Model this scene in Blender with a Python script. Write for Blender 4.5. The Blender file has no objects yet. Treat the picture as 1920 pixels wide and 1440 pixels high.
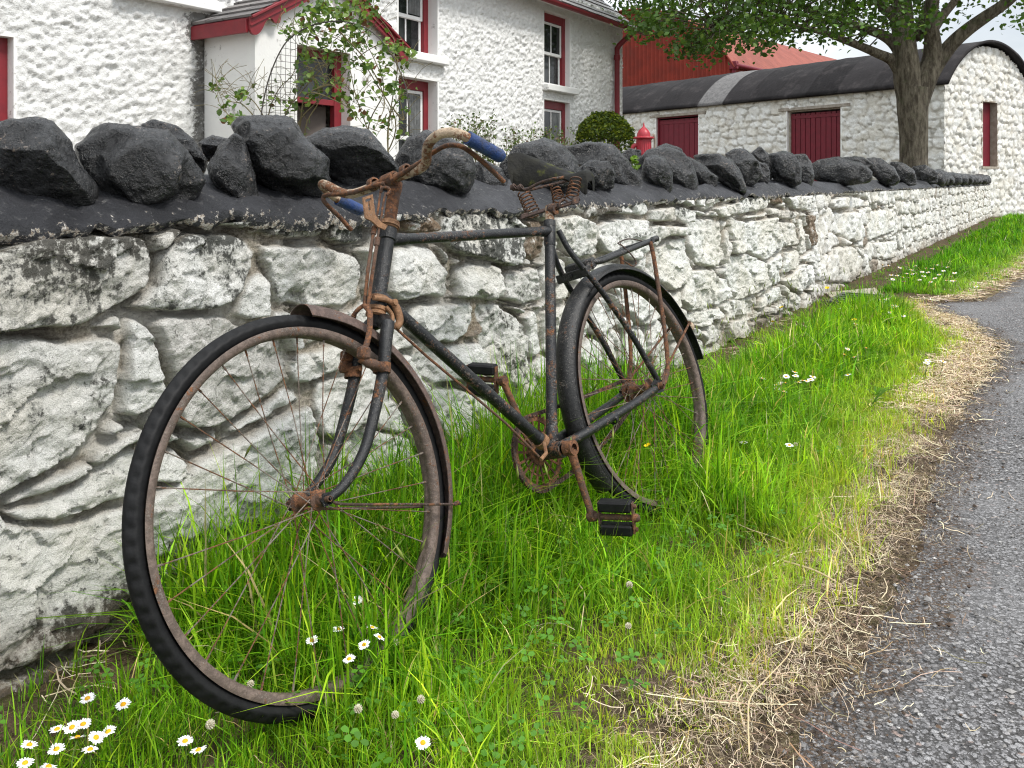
import bpy, math, random
import numpy as np
from mathutils import Vector, Matrix

rng = np.random.default_rng(11)
random.seed(5)
scene = bpy.context.scene
COL = scene.collection
F, HY, CAMH = 1600.0, 340.0, 0.94
CAM = np.array([0, 0, CAMH])
A = math.radians(33.0)
D = np.array([math.sin(A), math.cos(A), 0.0])      # along the wall, away from the viewer
N = np.array([math.cos(A), -math.sin(A), 0.0])     # out of the wall, towards the road
P0 = np.array([-0.95, 1.583, 0.0])                 # foot of the wall, start of the survey line
UP = np.array([0, 0, 1.0])
CT = float((CAM - P0) @ N)

# ------------------------------------------------------------------ survey helpers
def ray(px, py=HY):
    return np.array([(px - 960.0) / F, 1.0, -(py - HY) / F])
def at(px, py, Y):
    return CAM + ray(px, py) * Y
def W(s, t, z):
    return P0 + D * s + N * t + UP * z
def on_t(px, py, t=0.0):
    r = ray(px, py)
    return CAM + r * ((t - CT) / (r[:2] @ N[:2]))
def s_of(p):
    return float((p - P0) @ D)
def t_of(p):
    return float((p - P0) @ N)
def ground(px, py, z=0.0):
    return CAM + ray(px, py) * (F * (CAMH - z) / (py - HY))

# ------------------------------------------------------------------ noise
def _hash(i, seed):
    h = (i[..., 0].astype(np.uint32) * np.uint32(374761393) + i[..., 1].astype(np.uint32) * np.uint32(668265263)
         + i[..., 2].astype(np.uint32) * np.uint32(2147483647) + np.uint32((seed * 974711) & 0xffffffff))
    h = (h ^ (h >> np.uint32(13))) * np.uint32(1274126177)
    h = h ^ (h >> np.uint32(16))
    return (h & np.uint32(0xffff)).astype(np.float64) / 65535.0
def vnoise(p, seed=0):
    p = np.asarray(p, float)
    i = np.floor(p).astype(np.int64); f = p - i; f = f * f * (3 - 2 * f)
    i = (i & 0xffffffff)
    out = 0
    for dx in (0, 1):
        for dy in (0, 1):
            for dz in (0, 1):
                w = (f[..., 0] if dx else 1 - f[..., 0]) * (f[..., 1] if dy else 1 - f[..., 1]) * (f[..., 2] if dz else 1 - f[..., 2])
                out = out + w * _hash((i + np.array([dx, dy, dz])) & 0xffffffff, seed)
    return out * 2 - 1
def fbm(p, octv=4, seed=0, gain=0.5):
    a, s, out = 1.0, 1.0, 0
    for k in range(octv):
        out = out + a * vnoise(p * s + k * 17.3, seed + k); a *= gain; s *= 2.03
    return out
def fbm2(x, y, octv=4, seed=0, gain=0.5):
    return fbm(np.stack([x, y, np.zeros_like(x)], -1), octv, seed, gain)
def sstep(a, b, x):
    t = np.clip((x - a) / (b - a), 0, 1); return t * t * (3 - 2 * t)

# ------------------------------------------------------------------ objects
ORG = {}
def tag(o, label=None, cat=None, group=None, kind=None):
    if label: o['label'] = label
    if cat: o['category'] = cat
    if group: o['group'] = group
    if kind: o['kind'] = kind
    return o
def thing(name, label, cat, loc=(0, 0, 0), group=None, M=None):
    o = bpy.data.objects.new(name, None); COL.objects.link(o)
    o.empty_display_size = 0.1
    if M is not None: o.matrix_world = M; ORG[o.name] = np.zeros(3)
    else: o.location = loc; ORG[o.name] = np.array(loc, float)
    return tag(o, label, cat, group)
def link(name, me, mat, parent=None, org=None):
    o = bpy.data.objects.new(name, me); COL.objects.link(o)
    if mat: me.materials.append(mat)
    if parent is not None:
        o.parent = parent; ORG[o.name] = ORG[parent.name]
    else:
        ORG[o.name] = np.zeros(3) if org is None else np.array(org, float)
        if org is not None: o.location = org
    return o
def mesh_np(name, V, faces, mat, parent=None, smooth=True, attrs=None, org=None):
    """faces: list of integer arrays (n,3) or (n,4)."""
    o0 = ORG[parent.name] if parent is not None else (np.zeros(3) if org is None else np.array(org, float))
    V = np.asarray(V, np.float64).reshape(-1, 3) - o0
    me = bpy.data.meshes.new(name)
    faces = [np.asarray(f, np.int32) for f in faces if len(f)]
    me.vertices.add(len(V)); me.vertices.foreach_set('co', V.astype(np.float32).ravel())
    nl = sum(f.size for f in faces); nf = sum(len(f) for f in faces)
    me.loops.add(nl); me.polygons.add(nf)
    me.loops.foreach_set('vertex_index', np.concatenate([f.ravel() for f in faces]))
    st, k = [], 0
    for f in faces:
        st.append(k + np.arange(len(f)) * f.shape[1]); k += f.size
    me.polygons.foreach_set('loop_start', np.concatenate(st).astype(np.int32))
    me.polygons.foreach_set('use_smooth', np.full(nf, smooth))
    for an, col in (attrs or {}).items():
        a = me.attributes.new(an, 'FLOAT_COLOR', 'POINT')
        c = np.ones((len(V), 4), np.float32); col = np.asarray(col)
        c[:, :col.shape[1]] = col
        a.data.foreach_set('color', c.ravel())
    me.update(calc_edges=True); me.validate()
    return link(name, me, mat, parent, org)

class MB:
    """collects pieces of one part, then builds them as one mesh"""
    def __init__(s): s.V = []; s.F = []; s.n = 0
    def add(s, V, Fc):
        V = [tuple(map(float, v)) for v in V]
        s.V += V; s.F += [tuple(int(i) + s.n for i in f) for f in Fc]; s.n += len(V); return s
    def tube(s, pts, r, n=10, cap=True, closed=False, flat=None):
        P = np.array(pts, float); m = len(P)
        R = np.full(m, r, float) if np.isscalar(r) else np.array(r, float)
        if closed: T = np.roll(P, -1, 0) - np.roll(P, 1, 0)
        else: T = np.gradient(P, axis=0)
        T /= np.linalg.norm(T, axis=1)[:, None] + 1e-12
        a = np.array([0, 0, 1.0]) if abs(T[0][2]) < 0.9 else np.array([1.0, 0, 0])
        nrm = np.cross(T[0], a); nrm /= np.linalg.norm(nrm)
        V = []
        for i in range(m):
            nrm = nrm - T[i] * (nrm @ T[i]); nrm /= np.linalg.norm(nrm); b = np.cross(T[i], nrm)
            for k in range(n):
                th = 2 * math.pi * k / n
                V.append(P[i] + R[i] * (math.cos(th) * nrm + math.sin(th) * b))
        Fc = []
        for i in range(m if closed else m - 1):
            j = (i + 1) % m
            for k in range(n):
                Fc.append((i * n + k, i * n + (k + 1) % n, j * n + (k + 1) % n, j * n + k))
        if cap and not closed:
            Fc.append(tuple(range(n - 1, -1, -1))); Fc.append(tuple((m - 1) * n + k for k in range(n)))
        return s.add(V, Fc)
    def box(s, c, a, b, d, bev=0.0):
        """centre and three half-axis vectors; bev cuts the corners (metres)"""
        c, a, b, d = [np.array(x, float) for x in (c, a, b, d)]
        L = [np.linalg.norm(x) for x in (a, b, d)]
        bev = min(bev, 0.45 * min(L))
        if bev <= 0:
            V = [c + i * a + j * b + k * d for k in (-1, 1) for j in (-1, 1) for i in (-1, 1)]
            return s.add(V, [(0, 2, 3, 1), (4, 5, 7, 6), (0, 1, 5, 4), (2, 6, 7, 3), (0, 4, 6, 2), (1, 3, 7, 5)])
        ax = [a, b, d]; V = []; idx = {}
        for q in range(3):
            for i in (-1, 1):
                for j in (-1, 1):
                    for k in (-1, 1):
                        sg = [i, j, k]; p = c.copy()
                        for w in range(3):
                            f = 1.0 if w == q else 1 - bev / L[w]
                            p = p + sg[w] * f * ax[w]
                        idx[(q, i, j, k)] = len(V); V.append(p)
        Fc = []
        for q in range(3):
            o = [w for w in range(3) if w != q]
            for sq in (-1, 1):
                f = []
                for e in ((-1, -1), (1, -1), (1, 1), (-1, 1)):
                    sg = [0, 0, 0]; sg[q] = sq; sg[o[0]] = e[0]; sg[o[1]] = e[1]; f.append(idx[(q, *sg)])
                Fc.append(tuple(f))
        for q in range(3):       # edges along axis q
            o = [w for w in range(3) if w != q]
            for e0 in (-1, 1):
                for e1 in (-1, 1):
                    f = []
                    for face, sq in ((o[0], -1), (o[0], 1), (o[1], 1), (o[1], -1)):
                        sg = [0, 0, 0]; sg[q] = sq; sg[o[0]] = e0; sg[o[1]] = e1; f.append(idx[(face, *sg)])
                    Fc.append(tuple(f))
        for i in (-1, 1):
            for j in (-1, 1):
                for k in (-1, 1):
                    Fc.append((idx[(0, i, j, k)], idx[(1, i, j, k)], idx[(2, i, j, k)]))
        return s.add(V, Fc)
    def seg(s, p, q, w, h, side=(0, 0, 1), bev=0.0):
        """bar of section w x h from p to q"""
        p, q = np.array(p, float), np.array(q, float); d = (q - p) / 2; L = np.linalg.norm(d)
        a = np.cross(d, side); a /= np.linalg.norm(a); b = np.cross(a, d); b /= np.linalg.norm(b)
        return s.box((p + q) / 2, d, a * w / 2, b * h / 2, bev)
    def lathe(s, prof, c, ax, n=24, closed=False, ref=None):
        """profile [(radius, along-axis)]"""
        c, ax = np.array(c, float), np.array(ax, float); ax /= np.linalg.norm(ax)
        a = np.array([0, 0, 1.0]) if abs(ax[2]) < 0.9 else np.array([1.0, 0, 0])
        u = np.cross(ax, a); u /= np.linalg.norm(u); v = np.cross(ax, u)
        m = len(prof); V = []
        for k in range(n):
            th = 2 * math.pi * k / n; dr = math.cos(th) * u + math.sin(th) * v
            for r, x in prof: V.append(c + dr * r + ax * x)
        Fc = []
        for k in range(n):
            k2 = (k + 1) % n
            for i in range(m if closed else m - 1):
                j = (i + 1) % m
                Fc.append((k * m + i, k2 * m + i, k2 * m + j, k * m + j))
        return s.add(V, Fc)
    def prism(s, poly, off):
        """flat polygon (3D points) pushed along the vector off"""
        P = [np.array(p, float) for p in poly]; n = len(P); off = np.array(off, float)
        return s.add(P + [p + off for p in P], [tuple(range(n - 1, -1, -1)), tuple(range(n, 2 * n))] + [(i, (i + 1) % n, n + (i + 1) % n, n + i) for i in range(n)])
    def build(s, name, mat, parent=None, smooth=False, org=None, auto=None):
        o0 = ORG[parent.name] if parent is not None else (np.zeros(3) if org is None else np.array(org, float))
        me = bpy.data.meshes.new(name)
        me.from_pydata([(v[0] - o0[0], v[1] - o0[1], v[2] - o0[2]) for v in s.V], [], s.F)
        me.update()
        import bmesh
        bm = bmesh.new(); bm.from_mesh(me); bmesh.ops.recalc_face_normals(bm, faces=bm.faces)
        if smooth:
            for f in bm.faces: f.smooth = True
            ang = math.radians(auto or 40)
            for e in bm.edges:
                if len(e.link_faces) == 2 and e.calc_face_angle(0) > ang: e.smooth = False
        bm.to_mesh(me); bm.free()
        return link(name, me, mat, parent, org)

def spline(pts, n=8):
    """Catmull-Rom through the points"""
    P = np.array(pts, float)
    if len(P) < 3: return P
    Q = np.vstack([2 * P[0] - P[1], P, 2 * P[-1] - P[-2]]); out = []
    for i in range(1, len(Q) - 2):
        for k in range(n):
            t = k / n
            out.append(0.5 * ((2 * Q[i]) + (-Q[i - 1] + Q[i + 1]) * t + (2 * Q[i - 1] - 5 * Q[i] + 4 * Q[i + 1] - Q[i + 2]) * t * t + (-Q[i - 1] + 3 * Q[i] - 3 * Q[i + 1] + Q[i + 2]) * t ** 3))
    out.append(Q[-2]); return np.array(out)

# ------------------------------------------------------------------ materials
class Mt:
    def __init__(s, name, rough=0.8, spec=0.3):
        s.m = bpy.data.materials.new(name); s.m.use_nodes = True; s.t = s.m.node_tree
        s.b = s.t.nodes['Principled BSDF']; s.b.inputs['Roughness'].default_value = rough
        s.b.inputs['Specular IOR Level'].default_value = spec
        s.tc = s.t.nodes.new('ShaderNodeTexCoord')
    def n(s, typ, **kw):
        nd = s.t.nodes.new(typ)
        for k, v in kw.items(): setattr(nd, k, v)
        return nd
    def put(s, sock, v):
        if hasattr(v, 'is_output') or isinstance(v, bpy.types.NodeSocket): s.t.links.new(v, sock)
        elif isinstance(v, (tuple, list)) and sock.type == 'RGBA': sock.default_value = (*v[:3], 1)
        else: sock.default_value = v
    def vec(s, scale=(1, 1, 1), rot=(0, 0, 0)):
        mp = s.n('ShaderNodeMapping'); s.t.links.new(s.tc.outputs['Object'], mp.inputs[0])
        mp.inputs['Scale'].default_value = scale; mp.inputs['Rotation'].default_value = rot
        return mp.outputs[0]
    def noise(s, scale, detail=5, rough=0.6, vec=None, dist=0.0):
        nd = s.n('ShaderNodeTexNoise'); nd.inputs['Scale'].default_value = scale
        nd.inputs['Detail'].default_value = detail; nd.inputs['Roughness'].default_value = rough; nd.inputs['Distortion'].default_value = dist
        s.t.links.new(vec if vec is not None else s.tc.outputs['Object'], nd.inputs['Vector']); return nd.outputs['Fac']
    def vor(s, scale, vec=None, feature='F1', out='Distance', rnd=1.0):
        nd = s.n('ShaderNodeTexVoronoi', feature=feature); nd.inputs['Scale'].default_value = scale; nd.inputs['Randomness'].default_value = rnd
        s.t.links.new(vec if vec is not None else s.tc.outputs['Object'], nd.inputs['Vector']); return nd.outputs[out]
    def ramp(s, x, lo, hi):
        nd = s.n('ShaderNodeMapRange', interpolation_type='SMOOTHSTEP'); s.put(nd.inputs[0], x)
        nd.inputs[1].default_value = lo; nd.inputs[2].default_value = hi; return nd.outputs[0]
    def math(s, op, a, b=0.0, clamp=False):
        nd = s.n('ShaderNodeMath', operation=op, use_clamp=clamp); s.put(nd.inputs[0], a); s.put(nd.inputs[1], b); return nd.outputs[0]
    def mix(s, f, a, b, mode='MIX'):
        nd = s.n('ShaderNodeMix', data_type='RGBA', blend_type=mode); s.put(nd.inputs[0], f); s.put(nd.inputs[6], a); s.put(nd.inputs[7], b); return nd.outputs[2]
    def attr(s, name):
        nd = s.n('ShaderNodeAttribute', attribute_name=name); sp = s.n('ShaderNodeSeparateColor'); s.t.links.new(nd.outputs['Color'], sp.inputs[0])
        return nd.outputs['Color'], sp.outputs[0], sp.outputs[1], sp.outputs[2]
    def bump(s, h, strength=0.5, dist=0.01):
        nd = s.n('ShaderNodeBump'); nd.inputs['Strength'].default_value = strength; nd.inputs['Distance'].default_value = dist
        s.put(nd.inputs['Height'], h)
        if s.b.inputs['Normal'].is_linked: s.t.links.new(s.b.inputs['Normal'].links[0].from_socket, nd.inputs['Normal'])
        s.t.links.new(nd.outputs[0], s.b.inputs['Normal']); return s
    def col(s, v): s.put(s.b.inputs['Base Color'], v); return s
    def rgh(s, v): s.put(s.b.inputs['Roughness'], v); return s

def m_wall(name, thick=0.0):
    """whitewashed rubble: flaking lime over dark stone, sandy mortar; attribute 'st' = joint, dirt, hue"""
    m = Mt(name, 0.9, 0.2)
    _, joint, dirt, hue = m.attr('st')
    n1 = m.noise(6, 6, 0.65); n2 = m.noise(24, 9, 0.74); n3 = m.noise(110, 6, 0.72); big = m.noise(2.6, 4, 0.6)
    st = m.noise(11, 8, 0.72, m.vec((5, 5, 0.9)))
    k = m.math('ADD', m.math('MULTIPLY', n1, 0.30), m.math('MULTIPLY', n2, 0.42))
    k = m.math('ADD', k, m.math('MULTIPLY', st, 0.22)); k = m.math('ADD', k, m.math('MULTIPLY', n3, 0.16))
    k = m.math('ADD', k, m.math('MULTIPLY', dirt, 0.24))
    base = m.mix(m.ramp(n2, 0.36, 0.64), (0.90, 0.90, 0.87), (0.78, 0.785, 0.75))
    base = m.mix(m.math('MULTIPLY', m.ramp(big, 0.42, 0.62), 0.5), base, (0.70, 0.655, 0.545))
    base = m.mix(m.math('MULTIPLY', m.ramp(k, 0.67 + thick, 0.74 + thick), 0.65), base, (0.40, 0.405, 0.375))
    base = m.mix(m.math('MULTIPLY', m.ramp(k, 0.712 + thick, 0.76 + thick), 0.92), base, (0.075, 0.077, 0.07))
    base = m.mix(m.math('MULTIPLY', m.ramp(m.math('ADD', n3, m.math('MULTIPLY', n2, 0.5)), 0.86, 0.93), 0.75), base, (0.13, 0.13, 0.115))
    tan = m.mix(m.ramp(n2, 0.35, 0.7), (0.24, 0.155, 0.085), (0.10, 0.075, 0.05))
    base = m.mix(m.math('MULTIPLY', hue, m.ramp(n2, 0.30, 0.48)), base, tan)
    mort = m.mix(m.ramp(n3, 0.38, 0.62), (0.46, 0.40, 0.31), (0.19, 0.155, 0.105))
    mort = m.mix(m.ramp(n1, 0.42, 0.60), mort, (0.66, 0.63, 0.56))
    base = m.mix(m.math('MULTIPLY', joint, 0.85 - thick * 2.2), base, mort)
    return m.col(base).bump(n2, 0.9, 0.022).bump(n3, 1.0, 0.008).m

def m_coping():
    m = Mt('black_painted_stone', 0.5, 0.7)
    n1 = m.noise(9, 7, 0.68); n2 = m.noise(34, 9, 0.74); n3 = m.noise(120, 6, 0.72)
    c = m.mix(m.ramp(n1, 0.38, 0.66), (0.0035, 0.0037, 0.0042), (0.013, 0.0135, 0.015))
    c = m.mix(m.math('MULTIPLY', m.ramp(n2, 0.54, 0.66), 0.7), c, (0.060, 0.059, 0.060))
    sp = m.ramp(m.math('ADD', m.math('MULTIPLY', n3, 0.7), m.math('MULTIPLY', n1, 0.5)), 0.70, 0.75)
    c = m.mix(m.math('MULTIPLY', sp, 0.75), c, m.mix(m.ramp(n2, 0.42, 0.58), (0.30, 0.27, 0.25), (0.40, 0.30, 0.22)))
    m.col(c).rgh(m.mix(m.ramp(n2, 0.35, 0.65), (0.18,) * 3, (0.40,) * 3))
    return m.bump(n1, 0.8, 0.05).bump(n2, 0.8, 0.018).bump(n3, 0.3, 0.004).m
def m_blackmortar():
    m = Mt('black_painted_mortar', 0.5, 0.45)
    n1 = m.noise(5, 6, 0.62); n2 = m.noise(45, 8, 0.74); n3 = m.noise(200, 4, 0.65)
    c = m.mix(m.ramp(n1, 0.38, 0.62), (0.016, 0.0165, 0.020), (0.038, 0.039, 0.045))
    c = m.mix(m.math('MULTIPLY', m.ramp(n2, 0.55, 0.64), 0.7), c, (0.12, 0.12, 0.12))
    e = m.attr('st')[1]
    fl = m.ramp(m.math('ADD', n2, m.math('MULTIPLY', e, 0.17)), 0.655, 0.69)
    c = m.mix(fl, c, m.mix(m.ramp(n3, .4, .6), (0.60, 0.57, 0.52), (0.30, 0.24, 0.18)))
    return m.col(c).bump(n1, 0.9, 0.05).bump(n2, 1.0, 0.016).bump(n3, 0.6, 0.003).m
def m_rough(name, c1, c2, scale=30, rough=0.85, bump=0.5, bd=0.01, spec=0.25, dirt=None, dth=(0.62, 0.72)):
    m = Mt(name, rough, spec); n = m.noise(scale, 6, 0.65); n2 = m.noise(scale * 4, 4, 0.6)
    c = m.mix(m.ramp(n, 0.35, 0.65), c1, c2)
    if dirt: c = m.mix(m.math('MULTIPLY', m.ramp(m.math('ADD', m.math('MULTIPLY', m.noise(scale * 0.18, 6, 0.7), 0.6), m.math('MULTIPLY', n, 0.4)), *dth), 0.85), c, dirt)
    m.col(c)
    if bump: m.bump(n, bump, bd).bump(n2, bump * 0.6, bd * 0.3)
    return m.m
def m_metal_worn(name, paint, amount, rough=0.42, chips=0.45):
    """old enamel flaking to rust; amount = share of rust"""
    m = Mt(name, rough, 0.4)
    n1 = m.noise(11, 8, 0.72); n2 = m.noise(70, 8, 0.76); n3 = m.noise(260, 5, 0.7)
    k = m.math('ADD', m.math('MULTIPLY', n1, 0.55), m.math('MULTIPLY', n2, 0.45))
    rust = m.mix(m.ramp(n2, 0.36, 0.64), (0.052, 0.024, 0.014), (0.21, 0.092, 0.042))
    rust = m.mix(m.math('MULTIPLY', m.ramp(m.math('ADD', m.math('MULTIPLY', n1, .6), m.math('MULTIPLY', n3, .4)), 0.55, 0.65), 0.45), rust, (0.30, 0.16, 0.08))
    rust = m.mix(m.ramp(n3, 0.52, 0.66), rust, (0.030, 0.018, 0.013))
    th = 0.66 - amount * 0.32
    f = m.ramp(k, th, th + 0.05)
    pt = m.mix(m.ramp(n2, 0.42, 0.66), paint, tuple(min(1, x * 1.9 + 0.008) for x in paint))
    pt = m.mix(m.math('MULTIPLY', m.ramp(m.math('ADD', m.math('MULTIPLY', n3, .7), m.math('MULTIPLY', n1, .5)), 0.66, 0.71), chips), pt, (0.27, 0.25, 0.22))
    m.col(m.mix(f, pt, rust)).rgh(m.mix(f, (rough,) * 3, (0.92,) * 3))
    return m.bump(f, 0.4, 0.003).bump(n2, 0.5, 0.004).bump(n3, 0.6, 0.002).m
def m_leaf(name, attr='col', trans=0.45, rough=0.5, spec=0.35):
    m = Mt(name, rough, spec); c = m.attr(attr)[0]; m.col(c)
    tr = m.n('ShaderNodeBsdfTranslucent'); m.put(tr.inputs[0], m.mix(1.0, c, (1.35, 1.4, 0.6), 'MULTIPLY'))
    mx = m.n('ShaderNodeMixShader'); mx.inputs[0].default_value = trans
    out = m.t.nodes['Material Output']
    m.t.links.new(m.b.outputs[0], mx.inputs[1]); m.t.links.new(tr.outputs[0], mx.inputs[2]); m.t.links.new(mx.outputs[0], out.inputs[0])
    return m.m

MAT = {}
MAT['wall'] = m_wall('whitewashed_rubble'); MAT['barnwall'] = m_wall('limewashed_barn_stone', 0.12)
MAT['coping'] = m_coping(); MAT['bmortar'] = m_blackmortar()
MAT['backcast'] = m_rough('white_roughcast', (0.80, 0.80, 0.78), (0.84, 0.845, 0.835), 40, 0.9, 0.7, 0.02, dirt=(0.30, 0.29, 0.27), dth=(0.60, 0.68))
def m_roughcast():
    m = Mt('white_roughcast', 0.9, 0.2); n = m.noise(40, 7, 0.7); n2 = m.noise(130, 5, 0.7); n1 = m.noise(5, 7, 0.72); d = m.attr('st')[2]
    c = m.mix(m.ramp(n, 0.35, 0.65), (0.79, 0.79, 0.77), (0.85, 0.855, 0.845))
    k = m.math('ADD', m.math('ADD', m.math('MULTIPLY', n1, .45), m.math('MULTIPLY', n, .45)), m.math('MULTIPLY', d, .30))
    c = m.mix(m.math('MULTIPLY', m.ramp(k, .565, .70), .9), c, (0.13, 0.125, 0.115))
    return m.col(c).bump(n, .8, .022).bump(n2, .6, .006).m
MAT['roughcast'] = m_roughcast()
MAT['smoothwhite'] = m_rough('white_smooth_render', (0.82, 0.82, 0.80), (0.80, 0.80, 0.785), 12, 0.85, 0.25, 0.01, dirt=(0.30, 0.28, 0.26), dth=(0.56, 0.62))
MAT['paintwhite'] = m_rough('white_gloss_paint', (0.80, 0.80, 0.79), (0.76, 0.76, 0.75), 20, 0.4, 0.1, 0.002)
MAT['redpaint'] = m_rough('dark_red_paint', (0.235, 0.022, 0.03), (0.19, 0.02, 0.028), 10, 0.45, 0.2, 0.004, spec=0.4)
MAT['reddoor'] = m_rough('maroon_door_paint', (0.165, 0.010, 0.022), (0.13, 0.009, 0.018), 8, 0.55, 0.2, 0.004, spec=0.35)
MAT['redpump'] = m_rough('pillar_red_paint', (0.42, 0.03, 0.045), (0.34, 0.025, 0.04), 14, 0.4, 0.3, 0.006, spec=0.45)
MAT['iron_red'] = m_rough('red_oxide_sheet', (0.25, 0.033, 0.018), (0.18, 0.027, 0.016), 1.3, 0.6, 0.15, 0.01, dirt=(0.15, 0.045, 0.03), dth=(0.6, 0.72))
MAT['iron_pink'] = m_rough('faded_red_roof_sheet', (0.29, 0.085, 0.062), (0.22, 0.065, 0.048), 1.1, 0.6, 0.15, 0.01)
MAT['dark'] = m_rough('painted_interior_shade', (0.02, 0.018, 0.018), (0.03, 0.026, 0.024), 3, 0.9, 0.0)  # near-black colour standing in for shade inside the porch
MAT['greyinside'] = m_rough('grey_brown_door_leaf', (0.20, 0.17, 0.155), (0.16, 0.14, 0.13), 5, 0.9, 0.1, 0.003)  # brownish grey of the inner door leaf
MAT['timber'] = m_rough('weathered_timber', (0.40, 0.36, 0.31), (0.26, 0.23, 0.19), 8, 0.9, 0.4, 0.01)
MAT['concrete'] = m_rough('old_concrete', (0.42, 0.38, 0.32), (0.30, 0.26, 0.21), 9, 0.9, 0.5, 0.01)
MAT['glass'] = (lambda m: (m.col(m.mix(m.ramp(m.noise(2.2, 4), 0.4, 0.7), (0.012, 0.013, 0.014), (0.05, 0.055, 0.055))), m.m)[1])(Mt('window_glass', 0.05, 0.35))
MAT['curtain'] = m_rough('net_curtain', (0.34, 0.35, 0.35), (0.20, 0.21, 0.21), 9, 0.9, 0.1, 0.003)
MAT['rust'] = m_metal_worn('rusty_iron', (0.075, 0.042, 0.028), 0.62, 0.8)
MAT['rustdark'] = m_metal_worn('dark_rusty_iron', (0.035, 0.02, 0.015), 0.42, 0.75)
MAT['rustgold'] = m_metal_worn('ochre_rusty_iron', (0.17, 0.088, 0.042), 0.46, 0.7)
MAT['frame'] = m_metal_worn('black_enamel_worn', (0.0045, 0.005, 0.006), 0.36, 0.30)
MAT['frame2'] = m_metal_worn('black_enamel_rusting', (0.006, 0.006, 0.006), 0.28, 0.36)
MAT['chrome'] = m_metal_worn('pitted_plating', (0.34, 0.26, 0.18), 0.58, 0.45)
MAT['rim'] = m_metal_worn('rusty_rim', (0.085, 0.062, 0.05), 0.36, 0.6)
MAT['spoke'] = m_metal_worn('tarnished_spoke', (0.15, 0.125, 0.105), 0.60, 0.5)
MAT['guard_rust'] = m_metal_worn('rusted_mudguard', (0.070, 0.046, 0.038), 0.40, 0.6)
MAT['rubber'] = m_rough('perished_rubber', (0.0045, 0.0045, 0.005), (0.009, 0.009, 0.0095), 60, 0.6, 0.3, 0.002, spec=0.22)
MAT['grip'] = m_rough('worn_blue_grip', (0.018, 0.046, 0.155), (0.045, 0.07, 0.15), 45, 0.5, 0.8, 0.006, dirt=(0.03, 0.03, 0.04), dth=(0.48, 0.60))
MAT['leather'] = m_rough('mossy_black_leather', (0.005, 0.0048, 0.004), (0.012, 0.0115, 0.008), 24, 0.55, 0.7, 0.006, spec=0.12, dirt=(0.055, 0.06, 0.008), dth=(0.53, 0.60))
MAT['leaf'] = m_leaf('tree_leaves', trans=0.28); MAT['grass'] = m_leaf('grass_blades', trans=0.42, spec=0.16); MAT['straw'] = m_leaf('dry_straw', trans=0.15, rough=0.7)
MAT['petal'] = (lambda m: (m.col((0.80, 0.80, 0.80)), m.m)[1])(Mt('daisy_petal', 0.6, 0.2))
MAT['yellow'] = m_rough('flower_yellow', (0.80, 0.42, 0.01), (0.62, 0.30, 0.01), 300, 0.7, 0.3, 0.001)
MAT['butter'] = m_rough('buttercup_yellow', (0.85, 0.62, 0.01), (0.80, 0.55, 0.01), 100, 0.4, 0.0)
MAT['clover'] = m_rough('clover_flower', (0.62, 0.60, 0.46), (0.42, 0.36, 0.26), 160, 0.7, 0.2, 0.002)
MAT['stem'] = m_rough('green_stem', (0.07, 0.13, 0.02), (0.11, 0.17, 0.03), 60, 0.6, 0.0)
def m_bark():
    m = Mt('tree_bark', 0.9, 0.2); v = m.vec((1, 1, 0.28)); n = m.noise(14, 7, 0.7, v); n2 = m.noise(5, 5, 0.6); vo = m.vor(16, v)
    c = m.mix(m.ramp(n, 0.35, 0.65), (0.085, 0.07, 0.052), (0.25, 0.22, 0.165))
    c = m.mix(m.math('MULTIPLY', m.ramp(n2, 0.55, 0.7), 0.5), c, (0.13, 0.135, 0.08))
    return m.col(c).bump(n, 1.0, 0.06).bump(vo, 0.6, 0.05).m
MAT['bark'] = m_bark()
MAT['twig'] = m_rough('rose_twig', (0.13, 0.11, 0.05), (0.20, 0.17, 0.09), 30, 0.8, 0.2, 0.002)
MAT['wire'] = m_rough('dark_wire', (0.05, 0.045, 0.04), (0.09, 0.08, 0.07), 50, 0.6, 0.0)
def m_slate():
    m = Mt('roof_slate', 0.55, 0.4); _, r, g, b = m.attr('st'); n = m.noise(12, 6, 0.65)
    c = m.mix(r, (0.13, 0.125, 0.125), (0.24, 0.225, 0.22)); c = m.mix(m.math('MULTIPLY', m.ramp(n, 0.55, 0.75), 0.5), c, (0.33, 0.30, 0.27))
    return m.col(c).bump(n, 0.4, 0.01).m
MAT['slate'] = m_slate()
def m_felt():
    m = Mt('tarred_roof_felt', 0.85, 0.15); _, r, g, b = m.attr('st'); n = m.noise(1.6, 7, 0.7); n2 = m.noise(9, 6, 0.7)
    c = m.mix(r, (0.010, 0.009, 0.0095), (0.032, 0.029, 0.030))
    c = m.mix(m.math('MULTIPLY', m.ramp(n, 0.5, 0.7), 0.5), c, (0.075, 0.066, 0.066)); c = m.mix(g, c, m.mix(m.ramp(n2, 0.3, 0.7), (0.12, 0.115, 0.115), (0.20, 0.195, 0.19)))
    return m.col(c).bump(n2, 0.5, 0.03).m
MAT['felt'] = m_felt()
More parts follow.
